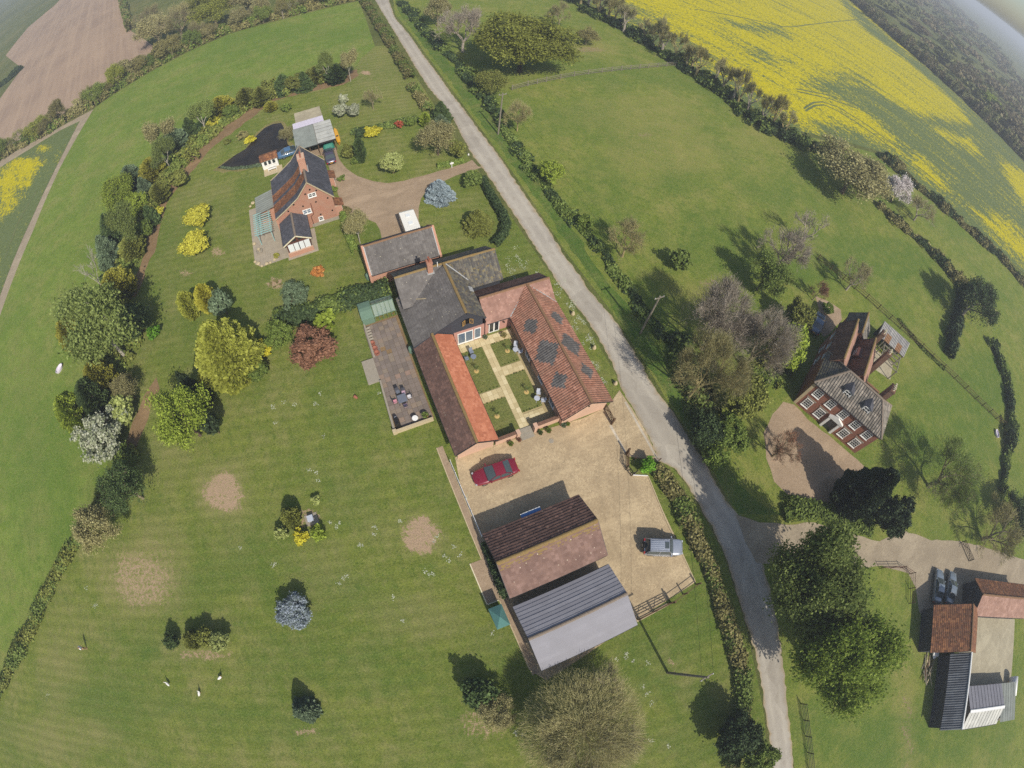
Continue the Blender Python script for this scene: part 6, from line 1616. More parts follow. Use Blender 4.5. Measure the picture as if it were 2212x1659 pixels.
hedge([(745, 158), (680, 176), (610, 196), (560, 220), (500, 256), (450, 292), (415, 325), (385, 368), (345, 410), (325, 450), (305, 500), (290, 550), (272, 600), (262, 650), (285, 700), (270, 760), (235, 820), (230, 880), (255, 940)], 5.0, 2.2, ['leaf_fresh', 'leaf_olive'], 'mixed green underplanting beneath the boundary tree belt', 12, .26, 31, rough=.8, name='underplanting', cat='undergrowth')
hedge([Vector((3.55, 1.7, 0)), Vector((3.55, 7.6, 0))], .8, 2.0, 'leaf_darkhedge', 'dark climbing shrubs against the end wall of the garage barn', 40, .12, 32, rough=.7, name='climbing_shrub', cat='climber')
hedge([(1836, -6), (1890, 45), (1942, 90), (2052, 187), (2142, 273), (2215, 348), (2260, 390)], 9, 6.5, ['leaf_wood', 'leaf_woodgreen'], 'scrubby near edge of the far wood along the rape field', 6, .5, 33, rough=.8, name='wood_edge', cat='undergrowth')
# the far wood at the top right: one mass of crowns
g = np.random.default_rng(77); Cs = []; Us = []; Vs = []
poly = np.array([[p.x, p.y] for p in gp([(1838, -8), (1938, 80), (2048, 178), (2138, 264), (2225, 345), (2260, 330), (2225, 215), (2160, 120), (2085, 40), (2020, -30), (1900, -60), (1830, -40)])])
lo = poly.min(0); hi = poly.max(0)
pts = g.uniform(lo, hi, (9000, 2)); pts = pts[in_poly(pts[:, 0], pts[:, 1], poly)]
keep = []
for p in pts:
    dist = hypot(*p)
    if g.random() < min(1, (260 / dist) ** 1.2): keep.append(p)
keep = np.array(keep)[:1900]
for p in keep:
    dist = hypot(*p); sc = 3.2 + dist * .008; n = 70
    d = unit(g.normal(0, 1, (n, 3))); d[:, 2] = np.abs(d[:, 2])
    rad = sc * g.uniform(.7, 1.25)
    c = np.array([p[0], p[1], g.uniform(4.5, 8.0)]) + d * np.array([rad, rad, 3.0]) * g.uniform(.7, 1.05, (n, 1))
    C, U, V = leaves(c, d, .42 * sc / 3.2, g); Cs.append(C); Us.append(U); Vs.append(V)
me = quadmesh('far_wood', np.concatenate(Cs), np.concatenate(Us), np.concatenate(Vs))
me.materials.append(MATS['leaf_wood']); me.materials.append(MATS['leaf_woodgreen'])
sel = np.repeat(g.random(len(keep)) < .4, 70).astype(np.int32); me.polygons.foreach_set('material_index', sel)
tag(link('far_wood', me), 'brown and green mass of woodland beyond the rape field', 'woodland', kind='stuff')
# low countryside cover beyond the top edge

# ------------------------------------------------------------------ courtyard
for nm_, c in (('slab_pale', 'cbbd94'),):
    s = Nodes(nm_); co = s.coord('Object'); oi = s.n('ShaderNodeObjectInfo')
    n = s.noise(co, 6, 5, .7)
    cc_ = s.ramp(oi.outputs['Random'], [(0, rgb('b3a37a')), (.5, rgb('c4b48b')), (1, rgb('d2c49e'))])
    s.bump(n, .3, .01); s.done(s.mix(s.math('MULTIPLY', s.framp(n, .4, .75), .4), cc_, rgb('a3946e')), .9, .15)
s = Nodes('slab_patio'); co = s.coord('Object'); oi = s.n('ShaderNodeObjectInfo'); n = s.noise(co, 4, 5, .7)
cc_ = s.ramp(oi.outputs['Random'], [(0, rgb('70655e')), (.35, rgb('786c64')), (.7, rgb('82756d')), (.93, rgb('867868')), (1, rgb('947a6c'))])
s.bump(n, .3, .01); s.done(s.mix(s.math('MULTIPLY', s.framp(n, .4, .75), .5), cc_, rgb('6c6656')), .92, .15)
gravelmat('bed_gravel', rgb('b8a67c'), rgb('a3926a'), rgb('8c7c58'), 14.0)

for x0, x1, y0, y1 in ((9.0, 11.97, 23.2, 28.85), (12.93, 15.4, 25.55, 28.8), (9.0, 11.95, 17.2, 21.85), (12.9, 15.4, 19.35, 24.25)):
    sheet('court_lawn', [(x0, y0), (x1, y0), (x1, y1), (x0, y1)], .028, 'grass_court')
sheet('court_bed', [(8.9, 17.2), (16.3, 17.2), (16.3, 30.1), (8.9, 30.1)], .020, 'bed_gravel')
COURT = sheet('courtyard_path', [(8.95, 28.9), (11.95, 28.9), (11.95, 23.15), (8.95, 23.15), (8.95, 21.95), (11.95, 21.95), (11.95, 17.5), (12.9, 17.5), (12.9, 18.4), (15.35, 18.4), (15.35, 19.15), (12.95, 19.15), (12.95, 24.35), (15.5, 24.35), (15.5, 25.5), (12.95, 25.5), (12.95, 28.9), (16.0, 28.9), (16.0, 30.05), (8.95, 30.05)], .032, 'bed_gravel')
SLAB = []
for i in range(3):
    m = MB(); m.hexa([(-.5, -.5, 0), (.5, -.5, 0), (.5, .5, 0), (-.5, .5, 0), (-.485, -.485, 1), (.485, -.485, 1), (.485, .485, 1), (-.485, .485, 1)])
    SLAB.append(m.mesh('slab'))
SL_P = with_mat(SLAB[0], 'slab_pale'); SL_D = with_mat(SLAB[1], 'slab_patio')
def pave(parent, x0, x1, y0, y1, sx, sy, z, me, skip=.0, name='paving_slab', h=.03, joint=.012):
    nx = max(1, round((x1 - x0) / sx)); ny = max(1, round((y1 - y0) / sy)); sx = (x1 - x0) / nx; sy = (y1 - y0) / ny
    for j in range(ny):
        for i in range(nx):
            if rnd.random() < skip: continue
            o = link(name, me, parent, (x0 + (i + .5) * sx, y0 + (j + .5) * sy, z), 0, (sx - joint, sy - joint, h * rnd.uniform(.8, 1.2)))
pave(COURT, 11.97, 12.93, 17.6, 28.9, .48, .62, .034, SL_P)
pave(COURT, 12.95, 15.45, 24.38, 25.48, .6, .55, .034, SL_P)
pave(COURT, 9.0, 11.95, 21.98, 23.12, .6, .57, .034, SL_P)
pave(COURT, 9.0, 16.0, 28.92, 30.03, .6, .55, .034, SL_P)
pave(COURT, 12.95, 15.3, 18.42, 19.12, .6, .35, .034, SL_P)
# little edging plants
k = 0
for x0, x1, y in ((13.1, 15.3, 25.72), (13.1, 15.3, 24.15), (9.2, 11.8, 23.3), (9.2, 11.8, 21.8), (9.3, 11.8, 28.75), (13.1, 15.0, 28.75), (13.1, 15.0, 19.4)):
    n = 6
    for i in range(n):
        x = x0 + (x1 - x0) * (i + .5 + rnd.uniform(-.2, .2)) / n
        plant_at(Vector((x, y, 0)), rnd.uniform(.06, .12), rnd.uniform(.1, .2), f'tiny#{1 + k % 3}', 'leaf_hedge', 'edging_plant', 'small green plant in the gravel edging of the courtyard path', 'plant', 'bark', 'edging plants along the courtyard path'); k += 1
# spiky young palms in round beds
plain('straw_bed', rgb('c2a86c'), rgb('a88f58'), 12, .95, .1, bump=.4)
leafmat('leaf_palm', rgb('4c5c2c'), rgb('64743a'), rgb('7c8a4a'), .2)
for i, (x, y, lb) in enumerate(((10.17, 26.04, 'far left courtyard lawn'), (14.53, 27.25, 'far right courtyard lawn'), (14.41, 21.51, 'near right courtyard lawn'), (10.21, 19.99, 'near left courtyard lawn'))):
    t = thing('palm_plant', f'young spiky palm in a round straw bed on the {lb}', 'plant', (x, y, 0))
    m = MB(); m.lathe((0, 0, .03), [(.30, 0), (.29, .03), (.22, .05), (.03, .06)], 14); part('round_bed', m, 'straw_bed', t, world=False)
    m = MB(); m.tube([(0, 0, .03), (.02, 0, .5), (0, .02, .85)], [.045, .04, .03], 6); part('stem', m, 'twig_brown', t, world=False)
    m = MB(); rr = random.Random(i)
    for q in range(16):
        a = q * 2.4; L = rr.uniform(.3, .5); d = Vector((cos(a), sin(a), 0)); sd = Vector((-d.y, d.x, 0)) * .028; z0 = Vector((0, 0, .82)); mid = z0 + d * L * .55 + Vector((0, 0, rr.uniform(.1, .3))); tip = z0 + d * L + Vector((0, 0, rr.uniform(-.15, .2)))
        m.quad(z0 - sd * .5, z0 + sd * .5, mid + sd, mid - sd); m.poly([mid - sd, mid + sd, tip])
    part('fronds', m, 'leaf_palm', t, world=False)

# bistro tables and chairs
plain('pale_metal', rgb('b9bdc6'), rgb('a9adb6'), 5, .4, .5)
plain('slate_metal', rgb('7f8794'), rgb('70788a'), 5, .4, .5)
def bistro(x, y, mat, label):
    t = thing('bistro_table', label, 'table', (x, y, .03))
    m = MB(); m.lathe((0, 0, .68), [(.30, 0), (.33, .008), (.33, .028), (.30, .035), (.02, .036)], 20); part('table_top', m, mat, t, world=False)
    m = MB(); m.tube([(0, 0, .1), (0, 0, .69)], .025, 8); part('pedestal', m, mat, t, world=False)
    for i in range(3):
        a = i * 2.094; m = MB(); m.tube([(0, 0, .14), (.26 * cos(a), .26 * sin(a), 0)], .015, 6); part('leg', m, mat, t, world=False)
    return t
bistro(10.4, 27.6, 'slate_metal', 'round slate-blue bistro table on the far left courtyard lawn')
bistro(15.3, 26.75, 'pale_metal', 'round pale bistro table on the far right courtyard lawn')
bistro(15.0, 20.1, 'pale_metal', 'round pale bistro table on the near right courtyard lawn')
CHAIR = {}
def chair(x, y, rz, mat, label, seat='pale_metal', group=None, z=.03):
    key = (mat, seat)
    if key not in CHAIR:
        t = thing('garden_chair', label, 'chair', (x, y, z), group, rz)
        m = MB(); m.box(-.22, .22, -.22, .22, .43, .48); part('seat', m, seat, t, world=False)
        m = MB(); m.obox((0, .24, .7), (Vector((1, 0, 0)), Vector((0, .97, -.2)), Vector((0, .2, .97))), (.21, .02, .24)); part('backrest', m, mat, t, world=False)
        for sx in (-1, 1):
            for sy in (-1, 1):
                m = MB(); m.tube([(sx * .2, sy * .2, 0), (sx * .2, sy * .2, .44)], .016, 5); part('leg', m, mat, t, world=False)
        for sx in (-1, 1):
            m = MB(); m.tube([(sx * .23, .2, .62), (sx * .23, -.18, .63), (sx * .23, -.2, .44)], .014, 5); part('arm', m, mat, t, world=False)
        CHAIR[key] = t
        return t
    return dup(CHAIR[key], (x, y, z), rz, label, group)
chair(9.65, 27.75, 1.6, 'slate_metal', 'slate-blue chair by the orange-roofed wing wall in the courtyard', 'slate_metal')
chair(10.45, 28.4, 0.1, 'slate_metal', 'slate-blue chair on the house side of the slate-blue bistro table', 'slate_metal')
chair(15.6, 27.4, -.4, 'pale_metal', 'pale chair on the house side of the far right bistro table')
chair(15.75, 26.4, -1.9, 'pale_metal', 'pale chair against the wing wall by the far right bistro table')
chair(15.5, 20.75, -.4, 'pale_metal', 'pale chair on the house side of the near right bistro table')
chair(15.6, 19.7, -1.9, 'pale_metal', 'pale chair against the wing wall by the near right bistro table')

# front wall of the courtyard, steps and pots
for x0, x1, lb in ((8.75, 11.15, 'low peach courtyard wall joined to the orange-roofed wing'), (13.5, 16.35, 'low peach courtyard wall joined to the diamond-roofed wing')):
    t = thing('courtyard_wall', lb, 'wall', ((x0 + x1) / 2, 17.0, 0))
    m = MB(); m.box(x0, x1, 16.9, 17.15, 0, 1.15); part('wall_body', m, 'render_peach', t)
    nb = int((x1 - x0) / .3)
    for i in range(nb):
        m = MB(); a = x0 + (x1 - x0) * i / nb; m.box(a + .006, x0 + (x1 - x0) * (i + 1) / nb - .006, 16.84, 17.21, 1.15, 1.22 + rnd.uniform(0, .01)); part('coping_brick', m, 'brick_brown', t)
    xe = x1 if x0 < 10 else x0; sx = 1 if x0 < 10 else -1
    m = MB(); m.box(min(xe, xe + sx * .34), max(xe, xe + sx * .34), 16.7, 17.2, 0, 1.35); m.box(min(xe - .04, xe + sx * .38), max(xe + .04, xe + sx * .38), 16.66, 17.24, 1.35, 1.43); part('gate_pier', m, 'render_peach', t)
t = thing('entrance_steps', 'worn stone steps between the courtyard wall piers', 'steps', (12.35, 16.9, 0))
for i in range(3):
    m = MB(); m.box(11.6, 13.1, 16.3 + i * .42, 16.74 + i * .42, .02, .10 + .04 * i); part('step', m, 'stone_grey', t)
def pot(x, y, r, lb, leaf='leaf_spring', h=.5, mat='terracotta'):
    t = thing('plant_pot', lb, 'plant pot', (x, y, .022))
    m = MB(); m.lathe((0, 0, 0), [(r * .55, 0), (r * .8, h * .5), (r * .85, h * .52), (r * .7, h * .52), (r * .1, h * .48)], 12); part('pot', m, mat, t, world=False)
    cr, tr = proto('tiny#1'); o = mlink('foliage', cr, leaf, t, (0, 0, h * .3), (r, r, h * 1.1))
    return t
pot(10.3, 16.35, .3, 'clipped ball plant in a pot by the left courtyard wall', 'leaf_spring')
pot(11.3, 16.4, .22, 'purplish potted plant at the left gate pier', 'leaf_copper')
pot(13.75, 16.3, .26, 'dark potted plant at the right gate pier', 'leaf_dark')
pot(14.7, 16.2, .3, 'clipped ball plant in a pot by the right courtyard wall', 'leaf_spring')
pot(16.5, 16.15, .3, 'trailing potted plants under the diamond-roofed wing gable', 'leaf_bluegrey')
pot(17.0, 16.1, .22, 'small potted plant next to the trailing pots under the gable', 'leaf_spring')
pot(12.75, 29.75, .28, 'potted shrub by the downpipe of the barn house', 'leaf_bluegrey')
pot(14.9, 29.25, .35, 'brown shrub in a bed beside the french window', 'leaf_hedgebrown')
m = MB(); m.lathe((0, 0, 0), [(.27, 0), (.27, .02), (.24, .024), (.02, .025)], 18)
c = G((1400 + 1445 * .2471) * .6777, (1040 + 1480 * .2471) * .6777); v_ = MB(); v_.lathe((c.x, c.y, .024), [(.27, 0), (.27, .02), (.24, .024), (.02, .025)], 18)
single('manhole_cover', v_, 'stone_grey', 'round manhole cover in the gravel near the courtyard wall', 'manhole cover', (c.x, c.y, .02))

# ------------------------------------------------------------------ patio beside the orange-roofed wing
PATIO = sheet('patio', [(-.75, 22.3), (3.75, 22.3), (4.0, 37.0), (-.35, 37.0)], .020, 'soil')
pave(PATIO, -.55, 3.65, 22.45, 36.7, .6, .6, .03, SL_D, .012, h=.05)
t = thing('patio_wall', 'low pale stone wall round the left and lower sides of the patio', 'wall', (-.8, 24, 0))
m = MB(); m.hexa([(-.62, 28.7, 0), (-.42, 28.7, 0), (-.66, 22.2, 0), (-.92, 22.2, 0), (-.62, 28.7, .5), (-.42, 28.7, .5), (-.66, 22.2, .5), (-.92, 22.2, .5)]); part('wall_run', m, 'stone_grey', t)
m = MB(); m.box(-.9, 3.6, 21.98, 22.25, 0, .55); part('wall_run', m, 'stone_pale', t)
m = MB(); m.box(-1.02, -.6, 21.92, 22.32, 0, .72); part('corner_pier', m, 'stone_pale', t)
m = MB(); m.hexa([(-.42, 37, 0), (-.22, 37, 0), (-.22, 32.1, 0), (-.45, 32.1, 0), (-.42, 37, .35), (-.22, 37, .35), (-.22, 32.1, .35), (-.45, 32.1, .35)]); part('wall_run', m, 'stone_grey', t)
m = MB(); m.box(-1.95, -.5, 28.8, 32.0, 0.01, .22); single('stone_landing', m, 'stone_grey', 'square pale concrete landing jutting from the patio onto the lawn', 'landing', (-1.2, 30.4, 0))
# small things along the patio edge
for i, (x, y) in enumerate(((-.05, 34.0), (0.05, 33.2), (.1, 32.5))):
    m = MB(); m.lathe((x, y, .09), [(.28, 0), (.36, .05), (.34, .22), (.28, .22), (.1, .1)], 10); single('terracotta_trough', m, 'terracotta', f'terracotta planter, {ORD[i]} of three beside the patio wall from the greenhouse', 'planter', (x, y, .05), 'terracotta planters')
for i in range(5):
    y = 36.3 - i * .42; m = MB(); m.obox((-.02, y, .2), (Vector((1, .1, 0)).normalized(), Vector((-.1, 1, .3)).normalized(), Vector((0, -.3, 1)).normalized()), (.26, .12, .06)); single('stone_block', m, 'stone_grey', f'stacked grey stone block by the patio wall, {ORD[i]} from the greenhouse', 'stone block', (0, y, .05), 'stone blocks by the patio')
# greenhouse
t = thing('greenhouse', 'green-framed glass cold house with a solid green end at the top of the patio', 'greenhouse', (1.7, 38.2, 0))
plain('green_paint', rgb('6c8470'), rgb('5e7663'), 5, .6, .3)
m = MB(); m.box(-.4, 1.1, 36.95, 39.5, 0.02, 1.2); m.hexa([(-.45, 36.9, 1.2), (1.1, 36.9, 1.2), (1.1, 39.6, 1.2), (-.45, 39.6, 1.2), (-.45, 38.0, 1.5), (1.1, 38.0, 1.5), (1.1, 38.5, 1.5), (-.45, 38.5, 1.5)]); part('cover', m, 'green_paint', t)
for i in range(6):
    x = 1.2 + i * .53; m = MB(); m.bar((x, 37.0, .05), (x, 37.0, 1.0), .05); m.bar((x, 37.0, 1.0), (x, 38.3, 1.7), .05); m.bar((x, 38.3, 1.7), (x, 39.5, 1.0), .05); part('rib', m, 'green_paint', t)
for z0, y0, z1, y1 in ((1.0, 37.0, 1.7, 38.3), (1.7, 38.3, 1.0, 39.5)):
    for i in range(5):
        x = 1.24 + i * .53; m = MB(); m.quad((x, y0, z0), (x + .45, y0, z0), (x + .45, y1, z1), (x, y1, z1)); part('pane', m, 'glass_green', t)
m = MB(); m.bar((1.1, 37.0, 1.0), (3.95, 37.0, 1.0), .06); m.bar((1.1, 38.3, 1.7), (3.95, 38.3, 1.7), .06); m.bar((1.1, 39.5, 1.0), (3.95, 39.5, 1.0), .06); part('frame_rails', m, 'green_paint', t)
for i, (x, y) in enumerate(((1.9, 37.6), (2.8, 37.9), (3.5, 37.4))): pot(x, y, .2, f'terracotta pot inside the greenhouse, {ORD[i]} from its solid end')
# dining set
plain('cushion_pink', rgb('cf8f98'), rgb('bd7d86'), 6, .9, .1)
plain('cushion_white', rgb('e0dcdc'), rgb('cfcaca'), 6, .9, .1)
plain('cushion_mauve', rgb('c0a2b0'), rgb('b09098'), 6, .9, .1)
plain('rattan_dark', rgb('4c4c52'), rgb('3c3c42'), 10, .8, .2)
plain('grey_canvas', rgb('6e727c'), rgb('5e626c'), 6, .8, .2)
t = thing('patio_table', 'dark square glass-topped table amid the patio chairs', 'table', (1.15, 25.45, .08))
m = MB(); m.box(-.5, .5, -.5, .5, .68, .72); part('table_top', m, 'grey_canvas', t, world=False)
for sx in (-1, 1):
    for sy in (-1, 1):
        m = MB(); m.box(sx * .42 - .03, sx * .42 + .03, sy * .42 - .03, sy * .42 + .03, 0, .68); part('leg', m, 'rattan_dark', t, world=False)
for x, y, rz, st, lb in ((.3, 25.5, pi / 2, 'cushion_pink', 'dark patio chair with pink cushion on the lawn side of the patio table'), (1.25, 24.6, pi, 'cushion_mauve', 'dark patio chair with mauve cushion on the near side of the patio table'),
                         (2.0, 25.5, -pi / 2, 'cushion_white', 'dark patio chair with white cushion on the wing side of the patio table'), (1.55, 26.25, -.2, 'cushion_mauve', 'dark patio chair with small cushion at the far corner of the patio table'), (.95, 26.55, .15, 'grey_canvas', 'grey patio recliner on the greenhouse side of the patio table')):
    chair(x, y, rz, 'rattan_dark', lb, st, None, .08)
t = thing('barbecue', 'black covered barbecue in the lower corner of the patio', 'barbecue', (-.25, 22.95, .06))
m = MB(); m.hexa([(-.3, -.55, 0), (.32, -.55, 0), (.34, .55, 0), (-.3, .55, 0), (-.2, -.35, 1.0), (.2, -.35, 1.05), (.18, .45, .95), (-.18, .4, 1.0)]); part('cover', m, 'iron_black', t, world=False)
m = MB(); m.tube([(-.1, .5, .8), (-.1, .62, .82), (.1, .62, .82), (.1, .5, .8)], .02, 5); part('handle', m, 'pale_metal', t, world=False)
bistro(1.75, 22.7, 'white_paint', 'small white round table beside the lower patio wall').location.z = .07
m = MB(); m.lathe((2.05, 22.85, .07), [(.1, 0), (.16, .05), (.15, .3), (.1, .36), (.02, .37)], 12); single('stone_urn', m, 'stone_grey', 'grey stone urn next to the small white table on the patio', 'urn', (2.05, 22.85, .07))
pot(2.95, 22.75, .38, 'shrub in a pot in the lower right corner of the patio', 'leaf_hedge', .6)
c = G(553 + 648 / 3, 553 + 918 / 3); m = MB(); m.tube([c + Vector((-.1, .14, .16)), c + Vector((0, 0, .17)), c + Vector((.14, -.2, .13))], [.2, .18, .12], 12); single('fallen_pot', m, 'terracotta', 'terracotta pot lying on its side on the lawn', 'plant pot', (c.x, c.y, 0))
m = MB(); m.lathe((4.0, 31.2, .03), [(.28, 0), (.32, .2), (.32, .8), (.28, .95), (.05, 1.0)], 14); single('water_butt', m, 'green_paint', 'dark green water butt against the west wall of the barn house', 'water butt', (4.0, 31.2, 0))
m = MB(); m.lathe((2.0, 44.0, .02), [(.3, 0), (.35, .2), (.35, .85), (.28, 1.0), (.05, 1.05)], 14); single('compost_bin', m, 'green_paint', 'green garden bin at the corner of the brick outbuilding', 'bin', (1.7, 44.0, 0))

# ------------------------------------------------------------------ cottage surroundings
plain('patio_stone', rgb('a89c88'), rgb('8d8272'), 1.6, .92, .1, bump=.3)
CP = sheet('cottage_patio', [(-13.1, 66.4), (-12.95, 53.7), (-12.0, 52.7), (-7.95, 52.7), (-7.95, 52.05), (-3.5, 52.05), (-3.35, 57.0), (-8.0, 57.0), (-8.0, 66.4)], .022, 'patio_stone')
pave(CP, -12.8, -8.1, 53.6, 57.2, .75, .72, .022, with_mat(SLAB[2], 'patio_stone'), .25, h=.03)
rr = random.Random(8)
for i, (x, y) in enumerate(((165, 1150), (215, 1180), (270, 1215), (345, 1180), (400, 1160), (465, 1115), (130, 240), (90, 290), (150, 870))):
    p = G((780 + x * .20494) * .6777, (600 + y * .20494) * .6777); m = MB(); r = rr.uniform(.22, .36)
    m.lathe((p.x, p.y, .02), [(r * .8, 0), (r, r * .4), (r * .75, r * .8), (r * .1, r * .95)], 7); single('garden_stone', m, 'stone_pale', f'pale rockery stone on the rim of the cottage patio, {ORD[i]} of the scattered ones', 'stone', (p.x, p.y, 0), 'rockery stones on the cottage patio')
p = G((780 + 235 * .20494) * .6777, (600 + 990 * .20494) * .6777)
t = thing('fountain', 'small round stone fountain on the cottage patio', 'fountain', (p.x, p.y, .025))
m = MB(); m.lathe((0, 0, 0), [(.5, 0), (.52, .25), (.44, .27), (.42, .12), (.02, .12)], 18); part('basin', m, 'stone_grey', t, world=False)
m = MB(); m.lathe((0, 0, .1), [(.1, 0), (.08, .4), (.24, .48), (.22, .52), (.03, .5)], 12); part('bowl', m, 'stone_pale', t, world=False)
p = G((780 + 510 * .20494) * .6777, (600 + 1075 * .20494) * .6777); pot(p.x, p.y, .45, 'stone planter with gold plant on the cottage patio edge', 'leaf_goldolive', .5, 'stone_grey')
# flower disc on lawn
p = G(595, 612)
for i in range(7):
    a = i * .9; plant_at(p + Vector((cos(a) * (.3 + .12 * i), sin(a) * (.3 + .08 * i), 0)), .2, .25, f'tiny#{1 + i % 3}', 'leaf_hedgebrown', 'bedding_plant', 'small brown plant in the round bed on the cottage lawn', 'plant', 'bark', 'plants in the round bed')
# bench by the summerhouse
t = thing('garden_bench', 'white garden bench in front of the summerhouse', 'bench', (-8.3, 75.15, .02))
for i in range(4):
    m = MB(); m.box(-.75, .75, -.2 + i * .11, -.11 + i * .11, .42, .45); part('seat_slat', m, 'white_paint', t, world=False)
for i in range(3):
    m = MB(); m.box(-.75, .75, .26, .29, .55 + i * .13, .65 + i * .13); part('back_slat', m, 'white_paint', t, world=False)
for sx in (-1, 1):
    for y, z in ((-.18, .42), (.26, .95)):
        m = MB(); m.box(sx * .7 - .03, sx * .7 + .03, y - .03, y + .03, 0, z); part('leg', m, 'white_paint', t, world=False)
sheet('summerhouse_paving', [(-9.9, 74.0), (-6.6, 74.0), (-6.6, 76.1), (-9.9, 76.1)], .024, 'stone_pale')
# white name post and verge markers
p = G(976, 362); t = thing('name_post', 'white wooden name post beside the cottage drive', 'sign post', (p.x, p.y, .02))
m = MB(); m.box(-.05, .05, -.05, .05, 0, 1.1); part('post', m, 'white_paint', t, world=False)
m = MB(); m.box(-.3, .3, -.08, -.05, .75, 1.05); part('board', m, 'white_paint', t, world=False)
for i, (x, y) in enumerate(((1012, 335), (1054, 396))):
    p = G(x, y); m = MB(); m.lathe((p.x, p.y, .01), [(.14, 0), (.15, .1), (.1, .28), (.02, .32)], 9); single('verge_stone', m, 'white_paint', ['white stone on the lane verge above the drive mouth', 'white stone on the lane verge below the drive mouth'][i], 'stone', (p.x, p.y, 0))
for i, (x, y) in enumerate(((24.2, 29.27), (24.37, 23.89), (24.49, 18.68))):
    m = MB(); m.lathe((x, y, .01), [(.22, 0), (.28, .18), (.2, .42), (.12, .62), (.02, .68)], 9); single('verge_stone', m, 'stone_pale', f'upright pale stone on the verge beside the diamond-roofed wing, {ORD[i]} from its far end', 'stone', (x, y, 0), 'upright stones on the verge')

# canvas shelter, plinth
t = thing('canvas_shelter', 'small green pyramid-topped canvas shelter on the lawn beside the sheds', 'shelter', (2.1, .2, 0))
plain('green_canvas', rgb('527a74'), rgb('466a64'), 5, .8, .15)
m = MB(); m.box(1.55, 2.68, -.75, 1.2, .01, 1.85); part('side_wall', m, 'green_canvas', t)
for a, b in (((1.45, -.85), (2.78, -.85)), ((2.78, -.85), (2.78, 1.3)), ((2.78, 1.3), (1.45, 1.3)), ((1.45, 1.3), (1.45, -.85))):
    m = MB(); m.poly([(*a, 1.82), (*b, 1.82), (2.12, .2, 2.4)]); part('roof_panel', m, 'green_canvas', t)
p = G(673, 1122); t = thing('stone_plinth', 'square pale stone plinth in the shrub bed on the lawn', 'plinth', (p.x, p.y, 0.01))
m = MB(); m.box(-.7, .7, -.6, .6, 0, .06); part('base_slab', m, 'stone_grey', t, world=False)
m = MB(); m.box(-.28, .28, -.28, .28, .06, .5); m.box(-.33, .33, -.33, .33, .5, .57); part('plinth_block', m, 'pale_metal', t, world=False)
for (x, y, lb) in ((130, 798, 'pale oval water trough on the pasture left of the tree belt'), (2152, 938, 'pale oval trough by the right-hand fence corner')):
    p = G(x, y); t = thing('water_trough', lb, 'trough', (p.x, p.y, .01), rz=.9)
    m = MB(); m.lathe((0, 0, 0), [(.75, 0), (.85, .4), (.78, .42), (.7, .15), (.02, .15)], 18); o = part('tub', m, 'white_sheet', t, world=False); o.scale = (1, .6, 1)

# paving kerbs of the yard and thresholds
def kerb(P, w_=.12, h_=.09, mat='stone_pale', name='kerb'):
    for a, b in zip(P, P[1:]):
        m = MB(); a, b = Vector((*a, .05)), Vector((*b, .05)); m.bar(a, b, w_, h_)
        me = m.mesh(name, a); add_mats(me, mat); tag(link(name, me, None, a), kind='structure')
kerb([(21.1, 8.1), (22.62, 7.34)], .1, .1, 'white_paint'); kerb([(22.62, 7.30), (22.1, 2.0)], .1, .1); kerb([(22.1, 1.97), (21.95, -5.1)], .1, .1)
kerb([(3.55, 16.9), (3.6, 8.2)], .1, .1, 'stone_pale'); kerb([(2.82, 18.9), (2.82, 6.25)], .1, .08); kerb([(1.58, 6.2), (1.58, 1.8)], .1, .08, 'cream_paint'); kerb([(1.64, 1.78), (2.78, 1.78)], .1, .08, 'cream_paint'); kerb([(2.84, 1.75), (2.84, -6.4)], .1, .08)
gravelmat('setts', rgb('c4b8a4'), rgb('b0a592'), rgb('968c7a'), 12)
sheet('threshold', [(21.32, 14.3), (21.62, 14.3), (21.68, 10.7), (21.42, 10.7)], .027, 'setts')
sheet('threshold', [(24.36, 16.2), (24.62, 16.2), (24.72, 8.3), (24.46, 8.3)], .027, 'setts')
sheet('threshold', [(14.4, -5.75), (18.1, -5.75), (18.1, -6.1), (14.4, -6.1)], .027, 'stone_pale')

# ------------------------------------------------------------------ fences and gates
def fence(P, ht, label, rails=3, step=2.4, mat='timber_brown', pw=.1, name='fence', rw=.07):
    """post and rail fence along P (world points)"""
    P = [Vector((p[0], p[1], 0)) for p in P]; t = thing(name, label, 'fence', P[0])
    pts = []
    for a, b in zip(P, P[1:]):
        k = max(1, round((b - a).length / step)); pts += [a.lerp(b, i / k) for i in range(k)]
    pts.append(P[-1])
    for p in pts:
        m = MB(); m.box(p.x - pw / 2, p.x + pw / 2, p.y - pw / 2, p.y + pw / 2, 0, ht + .1); part('post', m, mat, t)
    for a, b in zip(pts, pts[1:]):
        for i in range(rails):
            z = ht * (i + .7) / (rails - .05) if rails > 1 else ht * .8
            m = MB(); m.bar((a.x, a.y, min(z, ht)), (b.x, b.y, min(z, ht)), .035, rw); part('rail', m, mat, t)
    return t
def gate(a, b, ht, label, mat='timber_brown', bars=5, z=.05):
    a, b = Vector((a[0], a[1], 0)), Vector((b[0], b[1], 0)); t = thing('field_gate', label, 'gate', a); d = (b - a)
    for k in (0, 1):
        p = a.lerp(b, k); m = MB(); m.box(p.x - .05, p.x + .05, p.y - .05, p.y + .05, z, ht); part('stile', m, mat, t)
    for i in range(bars):
        zz = z + .08 + (ht - z - .12) * (i / (bars - 1)) ** .85; m = MB(); m.bar(a + Vector((0, 0, zz)), b + Vector((0, 0, zz)), .04, .075); part('bar', m, mat, t)
    for q0, q1 in ((.05, .5), (.95, .5)):
        m = MB(); m.bar(a + d * q0 + Vector((0, 0, z + .1)), a + d * q1 + Vector((0, 0, ht - .05)), .035, .06); part('brace', m, mat, t)
    return t
